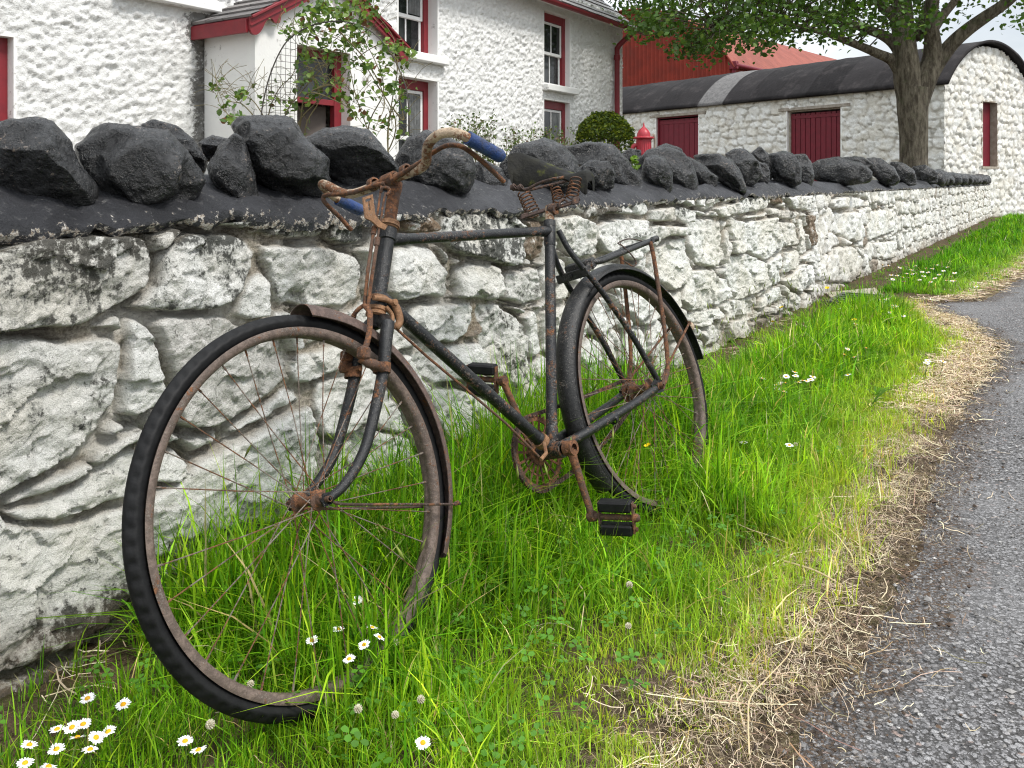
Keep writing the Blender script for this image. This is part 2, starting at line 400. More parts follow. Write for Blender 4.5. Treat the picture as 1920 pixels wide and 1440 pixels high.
def m_asphalt():
    m = Mt('worn_asphalt', 0.8, 0.35)
    def wob(sc, amt):
        nd = m.n('ShaderNodeTexNoise'); nd.inputs['Scale'].default_value = sc; nd.inputs['Detail'].default_value = 3; m.t.links.new(m.tc.outputs['Object'], nd.inputs['Vector'])
        v = m.n('ShaderNodeVectorMath', operation='MULTIPLY_ADD'); m.t.links.new(nd.outputs['Color'], v.inputs[0]); v.inputs[1].default_value = (amt,) * 3; m.t.links.new(m.tc.outputs['Object'], v.inputs[2]); return v.outputs[0]
    va, vb = wob(150, .010), wob(300, .005)
    def sep(c): sp = m.n('ShaderNodeSeparateColor'); m.put(sp.inputs[0], c); return sp.outputs
    A1, A2 = sep(m.vor(85, va, out='Color')), sep(m.vor(190, vb, out='Color')); vd, vd2 = m.vor(85, va), m.vor(190, vb)
    n = m.noise(1.2, 6, 0.6); nd = m.noise(6, 7, 0.72); n3 = m.noise(420, 4, .7)
    big = m.ramp(A1[1], 0.42, 0.50)
    st = m.mix(A1[0], (0.115, 0.112, 0.115), (0.36, 0.355, 0.36)); fine = m.mix(A2[0], (0.085, 0.082, 0.084), (0.30, 0.295, 0.30))
    st = m.mix(m.math('MULTIPLY', m.ramp(A1[2], 0.90, 0.95), 0.7), st, (0.36, 0.26, 0.22)); st = m.mix(m.ramp(A1[2], 0.0, 0.04), (0.55, 0.54, 0.52), st)
    st = m.mix(m.math('MULTIPLY', m.ramp(vd, 0.42, 0.60), big), st, (0.06, 0.057, 0.056)); fine = m.mix(m.ramp(vd2, 0.45, 0.62), fine, (0.05, 0.048, 0.047))
    c = m.mix(big, fine, st)
    c = m.mix(m.math('MULTIPLY', m.ramp(n, 0.40, 0.68), 0.40), c, (0.25, 0.247, 0.25)); c = m.mix(m.math('MULTIPLY', m.ramp(n3, .5, .7), .35), c, (0.09, 0.088, 0.088))
    e = m.attr('st')[1]
    dm = m.ramp(m.math('ADD', m.math('MULTIPLY', e, 0.75), m.math('MULTIPLY', nd, 0.8)), 0.70, 0.95)
    gn = m.noise(140, 4, 0.7)
    c = m.mix(m.math('MULTIPLY', dm, m.ramp(gn, 0.42, 0.58)), c, m.mix(m.ramp(gn, 0.48, 0.62), (0.028, 0.018, 0.012), (0.10, 0.068, 0.045)))
    return m.col(c).bump(m.math('MULTIPLY', m.math('SUBTRACT', 1.0, vd), big), 0.9, 0.010).bump(m.math('SUBTRACT', 1.0, vd2), 0.7, 0.004).m
MAT['asphalt'] = m_asphalt()
def m_soil():
    m = Mt('verge_soil', 0.95, 0.15); n = m.noise(4, 7, 0.7); n2 = m.noise(60, 5, 0.7); n3 = m.noise(200, 3, 0.6)
    c = m.mix(m.ramp(n2, 0.35, 0.65), (0.055, 0.036, 0.022), (0.15, 0.105, 0.065))
    c = m.mix(m.math('MULTIPLY', m.ramp(n, 0.45, 0.6), 0.7), c, (0.05, 0.065, 0.018))
    c = m.mix(m.ramp(n3, 0.62, 0.7), c, (0.30, 0.23, 0.15))
    return m.col(c).bump(n2, 0.9, 0.02).bump(n3, 0.6, 0.006).m
MAT['soil'] = m_soil()

# ================================================================== SETTING: ground, road, path
def grid_faces(nu, nv):
    i = np.arange(nu - 1)[:, None] * nv + np.arange(nv - 1)[None]
    return np.stack([i, i + nv, i + nv + 1, i + 1], -1).reshape(-1, 4)
EDGE_PX = [(1440, 1440), (1470, 1330), (1560, 1230), (1640, 1120), (1690, 990), (1730, 880), (1790, 770), (1845, 690), (1856, 640), (1800, 598), (1740, 577)]
EDGE = [ground(*p) for p in EDGE_PX]
ed = np.array([(s_of(p), t_of(p)) for p in EDGE])
V2 = np.array([(s_of(ground(*p)), t_of(ground(*p))) for p in [(1650, 562), (1740, 566), (1830, 562), (1890, 530), (1930, 505)]])
es = np.concatenate([[-4, ed[0, 0] - 0.7], ed[:, 0], V2[1:, 0], [14, 26, 80]])
et = np.concatenate([[ed[0, 1] - 0.05, ed[0, 1] - 0.03], ed[:, 1], V2[1:, 1], [1.55, 1.6, 1.6]])
o_ = np.argsort(es); es, et = es[o_], et[o_]
def t_edge(s):
    return np.interp(s, es, et)
gs = np.array([-60, -8, -4, 0, 4, 10, 30, 90, 260.]); gt = np.array([-200, -40, -8, 0, 2, 8, 40, 200.])
GV = np.array([W(s, t, -0.012) for s in gs for t in gt])
tag(mesh_np('ground', GV, [grid_faces(len(gs), len(gt))], MAT['soil'], smooth=True), kind='structure')
# the road: a sheet with a ragged edge, a little camber, brown debris along the verge
ss = np.concatenate([np.arange(-4, 9, 0.025), np.arange(9, 26, 0.15), np.arange(26, 81, 3.0)])
tt = np.concatenate([np.array([0, .03, .06, .1, .15, .2, .27, .35, .5, .8, 1.3, 2, 3, 4.2]), [5.0]])
rag = 0.05 * fbm2(ss * 3.0, ss * 0 + 3.3, 4, 9) + 0.02 * fbm2(ss * 14, ss * 0, 3, 19)
RV = np.zeros((len(ss), len(tt), 3)); RA = np.zeros((len(ss), len(tt), 3))
for j, q in enumerate(tt):
    tv = t_edge(ss) + rag * max(0, 1 - q / 0.8) + q
    RV[:, j] = P0 + D * ss[:, None] + N * tv[:, None] + UP * (-0.0108 + 0.018 * min(1, q / 0.4))
    RA[:, j, 0] = max(0, 1 - q / 0.30)
tag(mesh_np('road', RV.reshape(-1, 3), [grid_faces(len(ss), len(tt))], MAT['asphalt'], attrs={'st': RA.reshape(-1, 3)}), kind='structure')
lt_s = np.concatenate([np.arange(-3, 7, .03), np.arange(7, 26, .2)]); lt_q = np.array([-.34, -.26, -.19, -.12, -.05, .02, .05])
LV = np.zeros((len(lt_s), len(lt_q), 3))
for j, q in enumerate(lt_q): LV[:, j] = P0 + D * lt_s[:, None] + N * (t_edge(lt_s) + q + (.05 * fbm2(lt_s * 4, lt_s * 0, 4, 83) if j == 0 else .03 * fbm2(lt_s * 5, lt_s * 0 + j, 4, 84)))[:, None] + UP * (-.0115 + .0045 * (0 < j < 6) + .003 * fbm2(lt_s * 12, lt_s * 0 + j, 3, 85) * (0 < j < 6))[:, None]
def m_litter():
    m = Mt('crushed_litter', .95, .1); v = m.vec((1, 1, 1)); n = m.noise(26, 8, .75, v, 1.5); n2 = m.noise(170, 6, .75, v, 2.5); n3 = m.noise(5, 5, .7)
    c = m.mix(m.ramp(n2, .42, .62), (.075, .052, .035), (.46, .36, .24)); c = m.mix(m.math('MULTIPLY', m.ramp(n, .46, .62), .75), c, (.060, .042, .028)); c = m.mix(m.math('MULTIPLY', m.ramp(n3, .5, .65), .4), c, (.11, .12, .03))
    return m.col(c).bump(n2, 1, .008).bump(n, 1, .02).m
tag(mesh_np('dirt', LV.reshape(-1, 3), [grid_faces(len(lt_s), len(lt_q))], m_litter()), kind='structure')
# concrete entry between the two verges
cp = [ground(*p) for p in [(1548, 549), (1640, 540), (1670, 566), (1760, 578), (1660, 574), (1570, 568)]]
mb = MB(); mb.prism([p + UP * 0.004 - UP * 0.012 for p in cp], UP * 0.012)
tag(mb.build('path', MAT['concrete']), kind='structure')

# ================================================================== STONE WALLS
def poly_sdf(X, Z, poly):
    """signed distance to a polygon, positive inside"""
    P = np.array(poly); Q = np.roll(P, -1, 0)
    d = np.full(X.shape, 1e9); ins = np.zeros(X.shape, bool)
    for (ax, az), (bx, bz) in zip(P, Q):
        ex, ez = bx - ax, bz - az; L = ex * ex + ez * ez + 1e-12
        tt_ = np.clip(((X - ax) * ex + (Z - az) * ez) / L, 0, 1)
        d = np.minimum(d, np.hypot(X - ax - tt_ * ex, Z - az - tt_ * ez))
        c = ((az > Z) != (bz > Z)) & (X < (bx - ax) * (Z - az) / (bz - az + 1e-15) + ax)
        ins ^= c
    return np.where(ins, d, -d)
TR = []   # traced stones: (origin x, y, scale, points, dirt, hue)
def tr(ox, oy, sc, dirt, hue, *pts): TR.append(([(ox + x / sc, oy + y / sc) for x, y in pts], dirt, hue))
a_ = (0, 400, 2.4)
tr(*a_, .62, .1, (-250, 200), (0, 155), (120, 125), (280, 110), (420, 85), (560, 85), (660, 110), (685, 160), (680, 240), (675, 320), (630, 370), (560, 410), (440, 470), (300, 510), (160, 535), (0, 555), (-250, 575))
tr(*a_, .62, 0, (725, 205), (790, 140), (850, 90), (960, 85), (1060, 95), (1140, 120), (1172, 180), (1160, 240), (1100, 330), (1030, 410), (960, 428), (850, 420), (740, 436), (660, 436), (605, 420), (645, 370), (695, 320))
tr(*a_, .4, .2, (695, 105), (780, 75), (838, 85), (785, 135), (700, 195))
tr(*a_, .45, .05, (-250, 590), (0, 578), (150, 568), (260, 580), (400, 566), (500, 572), (562, 600), (550, 720), (530, 830), (508, 880), (460, 930), (440, 980), (380, 1030), (300, 1110), (200, 1180), (100, 1245), (0, 1285), (-250, 1330))
tr(*a_, .15, 0, (585, 485), (622, 468), (660, 500), (690, 560), (710, 640), (720, 730), (728, 800), (700, 880), (600, 932), (548, 900), (556, 800), (575, 700), (580, 580))
tr(0, 0, 1, .3, .25, (297, 640), (285, 605), (310, 590), (380, 586), (440, 600), (470, 622), (530, 640), (548, 680), (543, 705), (520, 735), (480, 765), (440, 787), (400, 806), (362, 812), (332, 795), (322, 760), (312, 700))
tr(*a_, .4, .1, (440, 1062), (520, 1030), (640, 975), (650, 1030), (560, 1066), (455, 1122), (420, 1110))
tr(*a_, .35, .1, (60, 1312), (200, 1220), (330, 1135), (400, 1118), (440, 1132), (330, 1200), (190, 1290), (70, 1330))
tr(*a_, .35, 0, (40, 1352), (185, 1318), (335, 1228), (455, 1150), (565, 1088), (650, 1075), (655, 1262), (440, 1330), (280, 1376), (120, 1402))
tr(*a_, .25, 0, (-250, 1350), (0, 1310), (60, 1400), (150, 1425), (330, 1395), (560, 1330), (640, 1310), (660, 1500), (600, 1700), (480, 1850), (200, 2000), (-250, 2200))
tr(*a_, .45, 0, (700, 1110), (810, 1070), (870, 1125), (880, 1185), (820, 1215), (700, 1220), (685, 1170))
b_ = (200, 540, 1.8)
tr(*b_, .18, 0, (135, 715), (250, 665), (330, 590), (440, 520), (560, 465), (640, 420), (690, 395), (725, 510), (720, 600), (690, 665), (720, 745), (560, 800), (440, 832), (330, 885), (240, 922), (160, 915), (130, 840))
tr(*b_, .3, 0, (200, 1120), (300, 1000), (345, 930), (460, 870), (570, 832), (700, 770), (760, 800), (700, 960), (640, 1100), (400, 1200))
c_ = (400, 400, 2.88)
tr(*c_, .25, .0, (438, 815), (480, 775), (640, 722), (800, 742), (812, 790), (790, 830), (620, 872), (520, 925), (455, 915), (432, 860))
tr(*c_, .25, 0, (575, 920), (700, 885), (850, 830), (890, 860), (890, 1000), (840, 1100), (740, 1178), (640, 1215), (592, 1190), (560, 1050))
tr(*c_, .3, 0, (905, 1000), (965, 935), (1015, 1020), (1045, 1080), (1065, 1200), (1000, 1180), (910, 1150))
tr(*c_, .2, 0, (800, 1180), (900, 1165), (1060, 1215), (1100, 1330), (1080, 1440), (760, 1440), (730, 1320))
tr(*c_, .55, .1, (220, 100), (350, 72), (480, 42), (600, 57), (628, 92), (600, 130), (480, 140), (320, 130))
tr(*c_, .75, 0, (645, 62), (760, 32), (850, 50), (850, 148), (740, 160), (640, 148))
tr(*c_, .5, .95, (1050, 22), (1110, 6), (1190, 12), (1225, 90), (1160, 105), (1050, 85))
tr(*c_, .38, 0, (268, 182), (400, 178), (560, 183), (700, 193), (790, 222), (825, 280), (810, 380), (790, 470), (720, 498), (600, 508), (460, 490), (365, 488), (345, 420), (305, 340), (274, 250))
tr(*c_, .25, 0, (152, 522), (200, 382), (258, 312), (298, 350), (322, 430), (300, 558), (220, 570), (152, 550))
tr(*c_, .15, 0, (985, 205), (1130, 175), (1200, 172), (1258, 280), (1275, 400), (1258, 450), (1150, 450), (1000, 470), (958, 420), (950, 320))
tr(*c_, .22, 0, (1332, 300), (1400, 272), (1560, 282), (1575, 350), (1565, 450), (1510, 480), (1440, 463), (1330, 448))
tr(*c_, .42, .15, (1592, 320), (1770, 302), (1783, 460), (1700, 488), (1592, 458))
tr(*c_, .2, 0, (1100, 512), (1250, 490), (1415, 480), (1415, 580), (1380, 640), (1290, 700), (1180, 708), (1070, 640), (1060, 560))
tr(*c_, .6, .1, (1442, 500), (1560, 490), (1620, 530), (1690, 600), (1708, 780), (1718, 900), (1640, 960), (1580, 885), (1540, 900), (1482, 800), (1462, 640))
tr(*c_, .2, 0, (1090, 765), (1300, 712), (1448, 705), (1468, 800), (1460, 860), (1340, 900), (1220, 928), (1130, 850))
tr(*c_, .25, 0, (1190, 965), (1350, 938), (1480, 1005), (1518, 1060), (1500, 1130), (1400, 1198), (1290, 1238), (1220, 1100))
tr(*c_, .4, 0, (1652, 1045), (1770, 1005), (1790, 1100), (1680, 1150), (1540, 1185), (1570, 1100))
d_ = (860, 360, 3.84)
tr(*d_, .72, 0, (0, 150), (300, 130), (420, 150), (498, 250), (480, 400), (458, 500), (390, 528), (200, 480), (60, 450), (0, 430), (-120, 330), (-100, 180))
tr(*d_, .5, .9, (507, 205), (600, 190), (622, 330), (615, 480), (560, 518), (500, 430), (530, 330))
tr(*d_, .48, 0, (705, 185), (850, 172), (938, 205), (998, 260), (978, 370), (958, 450), (880, 478), (780, 420), (702, 270))
tr(*d_, .85, .25, (922, 112), (1000, 82), (1150, 112), (1138, 150), (1040, 160), (930, 198))
tr(*d_, .5, 0, (1008, 235), (1150, 195), (1368, 202), (1378, 400), (1300, 498), (1200, 468), (1052, 440), (1000, 330))
tr(*d_, .4, .15, (1382, 132), (1558, 104), (1550, 200), (1480, 220), (1382, 200))
tr(*d_, .6, 0, (1574, 132), (1622, 104), (1690, 140), (1690, 210), (1640, 230), (1584, 190))
tr(*d_, .4, .05, (1390, 242), (1500, 242), (1676, 250), (1660, 318), (1500, 318), (1420, 398), (1387, 350))
tr(*d_, .2, 0, (1442, 402), (1560, 345), (1658, 335), (1678, 560), (1640, 658), (1540, 708), (1450, 640), (1432, 520))
tr(*d_, .12, 0, (1694, 185), (1900, 205), (1915, 470), (1870, 538), (1800, 538), (1705, 500), (1676, 380))
tr(*d_, .3, 0, (702, 705), (798, 625), (830, 680), (758, 780), (702, 780))
tr(*d_, .3, 0, (1134, 744), (1230, 742), (1278, 790), (1258, 868), (1200, 860), (1144, 800))
tr(*d_, .3, 0, (850, 520), (1000, 500), (1180, 520), (1330, 600), (1438, 690), (1400, 840), (1280, 960), (1130, 720), (900, 640))
tr(*d_, .15, 0, (1664, 565), (1860, 560), (1910, 700), (1880, 810), (1800, 818), (1660, 858), (1600, 780))
tr(*d_, .35, 0, (1640, 874), (1900, 834), (1900, 905), (1780, 950), (1680, 948), (1640, 920))
e_ = (1250, 340, 2.866)
for dirt, hue, pts in [
    (.18, 0, [(350, 190), (430, 220), (588, 192), (620, 340), (520, 428), (450, 380), (350, 300)]),
    (.2, 0, [(352, 314), (440, 309), (488, 340), (450, 378), (360, 390)]),
    (.12, 0, [(342, 402), (440, 392), (528, 440), (538, 560), (480, 600), (380, 638), (332, 500)]),
    (.12, 0, [(152, 502), (268, 474), (278, 580), (220, 698), (140, 688), (102, 600)]),
    (.15, 0, [(292, 512), (330, 522), (348, 620), (280, 668), (252, 600)]),
    (.12, 0, [(534, 440), (600, 402), (625, 382), (628, 540), (552, 568)]),
    (.18, 0, [(492, 642), (618, 562), (628, 640), (490, 688)]),
    (.2, 0, [(352, 642), (470, 622), (478, 710), (362, 728)]),
    (.3, .1, [(162, 772), (298, 694), (318, 720), (300, 740), (182, 788)]),
    (.4, .15, [(172, 812), (260, 772), (318, 790), (298, 858), (212, 888)]),
    (.5, .3, [(592, 142), (678, 162), (688, 200), (602, 200)]),
    (.2, .1, [(602, 214), (688, 222), (698, 340), (632, 348)]),
    (.5, .9, [(752, 182), (798, 182), (806, 340), (772, 348)]),
    (.2, 0, [(704, 204), (743, 204), (757, 378), (722, 398)]),
    (.1, 0, [(792, 62), (832, 60), (838, 540), (802, 538)]),
    (.2, 0, [(634, 540), (720, 444), (778, 452), (788, 540), (720, 598), (652, 568)]),
    (.2, 0, [(642, 382), (688, 374), (688, 470), (632, 498)]),
    (.3, .1, [(332, 762), (440, 734), (438, 830), (342, 858)]),
    (.35, .2, [(452, 762), (678, 694), (690, 704), (600, 768), (452, 818)]),
    (.3, .1, [(272, 142), (388, 112), (398, 170), (300, 198)]),
    (.45, 0, [(402, 82), (548, 78), (548, 148), (402, 178)]),
    (.6, .9, [(562, 72), (618, 72), (618, 118), (566, 118)]),
    (.3, 0, [(642, 82), (782, 74), (776, 158), (682, 148)]),
    (.08, 0, [(912, 112), (940, 87), (1060, 82), (1098, 102), (1088, 140), (922, 145)]),
    (.1, 0, [(922, 172), (1058, 167), (1078, 300), (1050, 328), (922, 268)]),
    (.25, .1, [(882, 440), (920, 362), (1030, 352), (1083, 420), (1078, 500), (1020, 548), (882, 538)]),
    (.1, 0, [(862, 192), (893, 192), (888, 300), (852, 290)]),
    (.1, 0, [(842, 292), (880, 292), (868, 430), (842, 438)]),
    (.1, 0, [(1122, 162), (1198, 152), (1208, 280), (1122, 318)]),
    (.1, 0, [(1217, 142), (1253, 162), (1238, 270), (1212, 280)]),
    (.15, 0, [(1152, 332), (1248, 322), (1248, 410), (1190, 423), (1152, 370)])]:
    tr(*e_, dirt, hue, *pts)
TRS = []
for pts, dirt, hue in TR:
    q = np.array([on_t(x, y, 0) for x, y in pts]); TRS.append((np.array([[(p - P0) @ D, p[2]] for p in q]), dirt, hue))

def rubble(S, Z, traced, rgh, seed, rec, rowh=0.2, asp=1.5, warp=0.006, r0=0.008):
    """stone relief on a wall face: returns height, joint, dirt, hue"""
    r = np.random.default_rng(seed)
    shp = S.shape; S = S.ravel(); Z = Z.ravel()
    Sw = S + warp * fbm2(S * 14, Z * 14, 3, seed) ; Zw = Z + warp * fbm2(S * 14 + 40, Z * 14, 3, seed + 5)
    best = np.full(S.shape, -1e9); sid = np.full(S.shape, -1)
    for i, (P, _, _) in enumerate(traced):
        lo, hi = P.min(0) - 0.06, P.max(0) + 0.06
        k = np.where((Sw > lo[0]) & (Sw < hi[0]) & (Zw > lo[1]) & (Zw < hi[1]))[0]
        if not len(k): continue
        d = poly_sdf(Sw[k], Zw[k], P); up = d > best[k]
        best[k[up]] = d[up]; sid[k[up]] = i
    # fill: coursed random rubble
    s0, s1, z0, z1 = S.min() - .5, S.max() + .5, Z.min() - .2, Z.max() + .2
    sd = []
    z = z0
    while z < z1:
        h = rowh * r.uniform(.7, 1.35); s = s0 + r.uniform(0, .3)
        while s < s1:
            w = rowh * asp * r.uniform(.45, 1.6); sd.append((s + w / 2, z + h / 2 + r.uniform(-.25, .25) * h)); s += w
        z += h
    sd = np.array(sd); d1 = np.full(S.shape, 1e9); d2 = d1.copy(); fid = np.zeros(S.shape, int)
    order = np.argsort(sd[:, 0]); sd = sd[order]
    o2 = np.argsort(Sw); 
    for c in np.array_split(o2, max(1, len(o2) // 4000)):
        a, b = np.searchsorted(sd[:, 0], [Sw[c].min() - .8, Sw[c].max() + .8])
        dd = np.hypot((Sw[c][:, None] - sd[None, a:b, 0]) / asp, Zw[c][:, None] - sd[None, a:b, 1])
        p = np.argpartition(dd, 1, axis=1)[:, :2]; da = np.take_along_axis(dd, p, 1); sw = da[:, 0] > da[:, 1]
        d1[c] = da.min(1); d2[c] = da.max(1); fid[c] = np.where(sw, p[:, 1], p[:, 0]) + a
    din = (d2 - d1) * 0.62 - 0.012
    n = len(traced)
    fill = (best < -0.012)
    dist = np.where(fill, np.minimum(din, -best - 0.02), best)
    ids = np.where(fill, n + fid, sid)
    m = n + len(sd)
    cen = np.zeros((m, 2)); dirt = r.uniform(.05, .5, m) ** 1.3; hue = np.where(r.uniform(0, 1, m) < .05, r.uniform(.4, .9, m), r.uniform(0, .12, m))
    for i, (P, dq, hq) in enumerate(traced): cen[i] = P.mean(0); dirt[i] = dq; hue[i] = hq
    cen[n:] = sd
    face = r.uniform(-.012, .014, m); tx = r.normal(0, .06, m); tz = r.normal(-.04, .07, m)
    p = np.clip(dist / r0, 0, 1); p = np.sqrt(1 - (1 - p) ** 2)
    inner = face[ids] + tx[ids] * (Sw - cen[ids, 0]) + tz[ids] * (Zw - cen[ids, 1])
    inner = np.clip(inner, -.022, .028) + 0.004 * (1 - np.exp(-np.maximum(dist, 0) / .03))
    def cleave(cell, amp, grad, sd_):                    # broken facets: a small tilted plane per cell
        gx, gz = (S + .012 * fbm2(S * 25, Z * 25, 2, sd_ + 9) + ids * .37) / cell, (Z + .012 * fbm2(S * 25 + 9, Z * 25, 2, sd_ + 10)) / (cell * .75)
        ix, iz = np.floor(gx), np.floor(gz); bd = np.full(S.shape, 1e9); out = np.zeros(S.shape)
        for dx in (-1, 0, 1):
            for dz in (-1, 0, 1):
                c = np.stack([ix + dx, iz + dz, 0 * ix], -1).astype(np.int64) & 0xffffffff
                px_, pz_ = ix + dx + _hash(c, sd_), iz + dz + _hash(c, sd_ + 1); d = (gx - px_) ** 2 + (gz - pz_) ** 2; k = d < bd
                v = amp * (_hash(c, sd_ + 2) - .5) + grad * cell * ((gx - px_) * (_hash(c, sd_ + 3) - .5) + (gz - pz_) * (_hash(c, sd_ + 4) - .5))
                bd = np.where(k, d, bd); out = np.where(k, v, out)
        return out
    facet = cleave(.13, .012, .30, seed + 40) + cleave(.045, .004, .30, seed + 50)
    rough = fbm2(S * 14 + ids * 3.1, Z * 20, 6, seed + 2, 0.66)
    chip = 1 - np.abs(fbm2(S * 15 + ids * 2.3 + Z * 6, Z * 24, 4, seed + 6, .62))
    groove = np.exp(-((dist + .004) / .006) ** 2) * sstep(-.25, .25, fbm2(S * 5, Z * 5, 3, seed + 14))
    h = -rec * .7 + (rec * .7 + inner) * p + p * rgh * (facet + 0.0050 * rough + 0.005 * (chip - .7)) + (1 - p) * 0.010 * fbm2(S * 34, Z * 34, 4, seed + 8, .6) - rgh * .034 * groove
    joint = 1 - np.clip(dist / (r0 * .75) + 0.1, 0, 1)
    return h.reshape(shp), joint.reshape(shp), dirt[ids].reshape(shp), hue[ids].reshape(shp)

ZT = 0.842
def wall_face(name, s_lin, z_lin, t0, traced, seed, mat, parent, rec=0.040, damp=True, **kw):
    S, Z = np.meshgrid(s_lin, z_lin, indexing='ij')
    h, jo, di, hu = rubble(S, Z, traced, 1.0, seed, rec, **kw)
    if damp: di = di + 0.55 * sstep(0.30, -0.02, Z) * (S < .9) * (.7 + .8 * fbm2(S * 3, Z * 4, 3, seed + 60)) + 0.42 * sstep(0.22, -0.02, Z) * (0.6 + fbm2(S * 2.5, Z * 4, 3, seed + 31)) + 0.25 * sstep(.74, .84, Z) * (0.5 + fbm2(S * 6, Z, 3, seed + 77))
    if damp: hu = np.maximum(hu, 0.55 * sstep(0.16, -0.04, Z + 0.05 * fbm2(S * 5, Z * 5, 3, seed)))
    V = P0 + D * S[..., None] + N * (t0 + h)[..., None] + UP * Z[..., None]
    nu, nv = S.shape; V = V.reshape(-1, 3)
    Fc = [grid_faces(nu, nv)]
    # plain body behind the face: top, back, ends
    k = len(V); sa, sb, za, zb = s_lin[0], s_lin[-1], z_lin[0], z_lin[-1]
    B = np.array([W(s, t, z) for s in (sa, sb) for t in (t0 - .05, t0 - .46) for z in (za, zb)])
    V = np.vstack([V, B]); q = lambda *i: [k + x for x in i]
    Fc.append(np.array([q(1, 5, 7, 3), q(2, 3, 7, 6), q(0, 1, 3, 2), q(4, 6, 7, 5)]))
    # close the ragged ends of the face onto the body
    st = np.zeros((len(V), 3)); st[:nu * nv, 0] = jo.ravel(); st[:nu * nv, 1] = di.ravel(); st[:nu * nv, 2] = hu.ravel(); st[nu * nv:, 0] = .3; st[nu * nv:, 1] = .2
    e0 = np.stack([np.arange(nv - 1), np.arange(1, nv)], 1)
    V2_ = np.vstack([V, V[:nv] - N * .12, V[(nu - 1) * nv:nu * nv] - N * .12]); st = np.vstack([st, st[:nv], st[(nu - 1) * nv:nu * nv]])
    ka, kb = len(V), len(V) + nv; i = np.arange(nv - 1); o = (nu - 1) * nv
    Fc.append(np.stack([i, i + 1, ka + i + 1, ka + i], 1)); Fc.append(np.stack([o + i, kb + i, kb + i + 1, o + i + 1], 1))
    return mesh_np(name, V2_, Fc, mat, parent, attrs={'st': np.clip(st, 0, 1)})

def mortar_cap(sa, sb, t0, seed, parent, step=0.02):
    """the black painted bed the coping stones sit in"""
    s = np.arange(sa, sb, step); prof = [(-0.004, -.016), (0.009, .000), (0.004, .010), (-.03, .038), (-.08, .066), (-.14, .088), (-.22, .10), (-.32, .10), (-.42, .06), (-.465, 0.0), (-.47, -.03)]
    V = np.zeros((len(s), len(prof), 3)); st = np.zeros((len(s), len(prof), 3))
    low = 0.014 * fbm2(s * 4, s * 0 + seed, 4, seed) + 0.010 * fbm2(s * 26, s * 0, 4, seed + 4)
    for j, (t, z) in enumerate(prof):
        w = max(0, 1 - j / 5)
        zz = ZT + z + low * w * 1.2 + (0.020 * fbm2(s * 5, s * 0 + j * .8, 4, seed + 1) + .006 * fbm2(s * 24, s * 0 + j * 1.7, 3, seed + 7)) * (j > 1)
        tn = t0 + t + 0.010 * fbm2(s * 9, s * 0 + j * .6, 3, seed + 2)
        V[:, j] = P0 + D * s[:, None] + N * tn[:, None] + UP * zz[:, None]
        st[:, j, 0] = (1, .9, .35)[j] if j < 3 else 0
    return mesh_np('mortar_bed', V.reshape(-1, 3), [grid_faces(len(s), len(prof))], MAT['bmortar'], parent, attrs={'st': st.reshape(-1, 3)})

def boulder(outline, centre, hx, dep, depth, seed, parent, nt=72, npz=36, cuts=7):
    """a stone with a given outline (in the plane hx/up about centre) and its own thickness along dep"""
    r = np.random.default_rng(seed)
    P = np.array(outline, float); Q = np.roll(P, -1, 0)
    th = np.linspace(0, 2 * np.pi, nt, endpoint=False); R = np.zeros(nt)
    for i, a in enumerate(th):
        dx, dy = math.cos(a), math.sin(a); best = 0
        for (x0, y0), (x1, y1) in zip(P, Q):
            ex, ey = x1 - x0, y1 - y0; den = dx * ey - dy * ex
            if abs(den) < 1e-9: continue
            tt_ = (x0 * ey - y0 * ex) / den; u = (x0 * dy - y0 * dx) / den
            if tt_ > best and -1e-6 <= u <= 1 + 1e-6: best = tt_
        R[i] = best
    R = (np.roll(R, 1) + 2 * R + np.roll(R, -1)) / 4 * 1.045
    ph = np.linspace(-np.pi / 2, np.pi / 2, npz)
    c = np.abs(np.cos(ph)) ** 0.62; sN = np.sign(np.sin(ph)) * np.abs(np.sin(ph)) ** 0.85
    L = np.zeros((npz, nt, 3))
    L[..., 0] = c[:, None] * (R * np.cos(th))[None]; L[..., 1] = c[:, None] * (R * np.sin(th))[None]; L[..., 2] = sN[:, None] * depth
    rad = R.mean()
    q = L.reshape(-1, 3).copy()
    for k in range(cuts):                              # broken faces
        a = r.uniform(0, 2 * np.pi); tilt = r.uniform(-.75, -.1) if k < cuts - 1 else r.uniform(.1, .6)
        nrm = np.array([math.cos(a) * math.cos(math.asin(max(-1, tilt))), math.sin(a) * math.cos(math.asin(tilt)), tilt])
        ext = np.abs(q @ nrm).max() if k == 0 else (q @ nrm).max()
        hcut = ext * r.uniform(.68, .84); d = q @ nrm - hcut
        edge = np.hypot(q[:, 0], q[:, 1]) / (np.interp(np.arctan2(q[:, 1], q[:, 0]) % (2 * np.pi), np.append(th, 2 * np.pi), np.append(R, R[0])) + 1e-9)
        keep = 1 - 0.97 * sstep(.80, .97, edge)         # leave the outline alone
        q = q - nrm * (np.where(d > 0, d * .92, 0) * keep)[:, None]
    nz = q / (np.linalg.norm(q, axis=1)[:, None] + 1e-9)
    q = q + nz * (rad * (0.055 * fbm(q / rad * 1.6 + seed, 3, seed) + 0.030 * fbm(q / rad * 4 + seed, 5, seed + 1, .58) - 0.018 * sstep(.45, .8, vnoise(q / rad * 7 + seed, seed + 3))))[:, None]
    V = centre + q[:, :1] * hx + q[:, 1:2] * UP + q[:, 2:] * dep
    i = np.arange(npz - 1)[:, None] * nt; j = np.arange(nt)[None]; j2 = (np.arange(nt)[None] + 1) % nt
    Fc = np.stack([i + j, i + j2, i + nt + j2, i + nt + j], -1).reshape(-1, 4)
    return mesh_np('coping_stone', V, [Fc], MAT['coping'], parent)
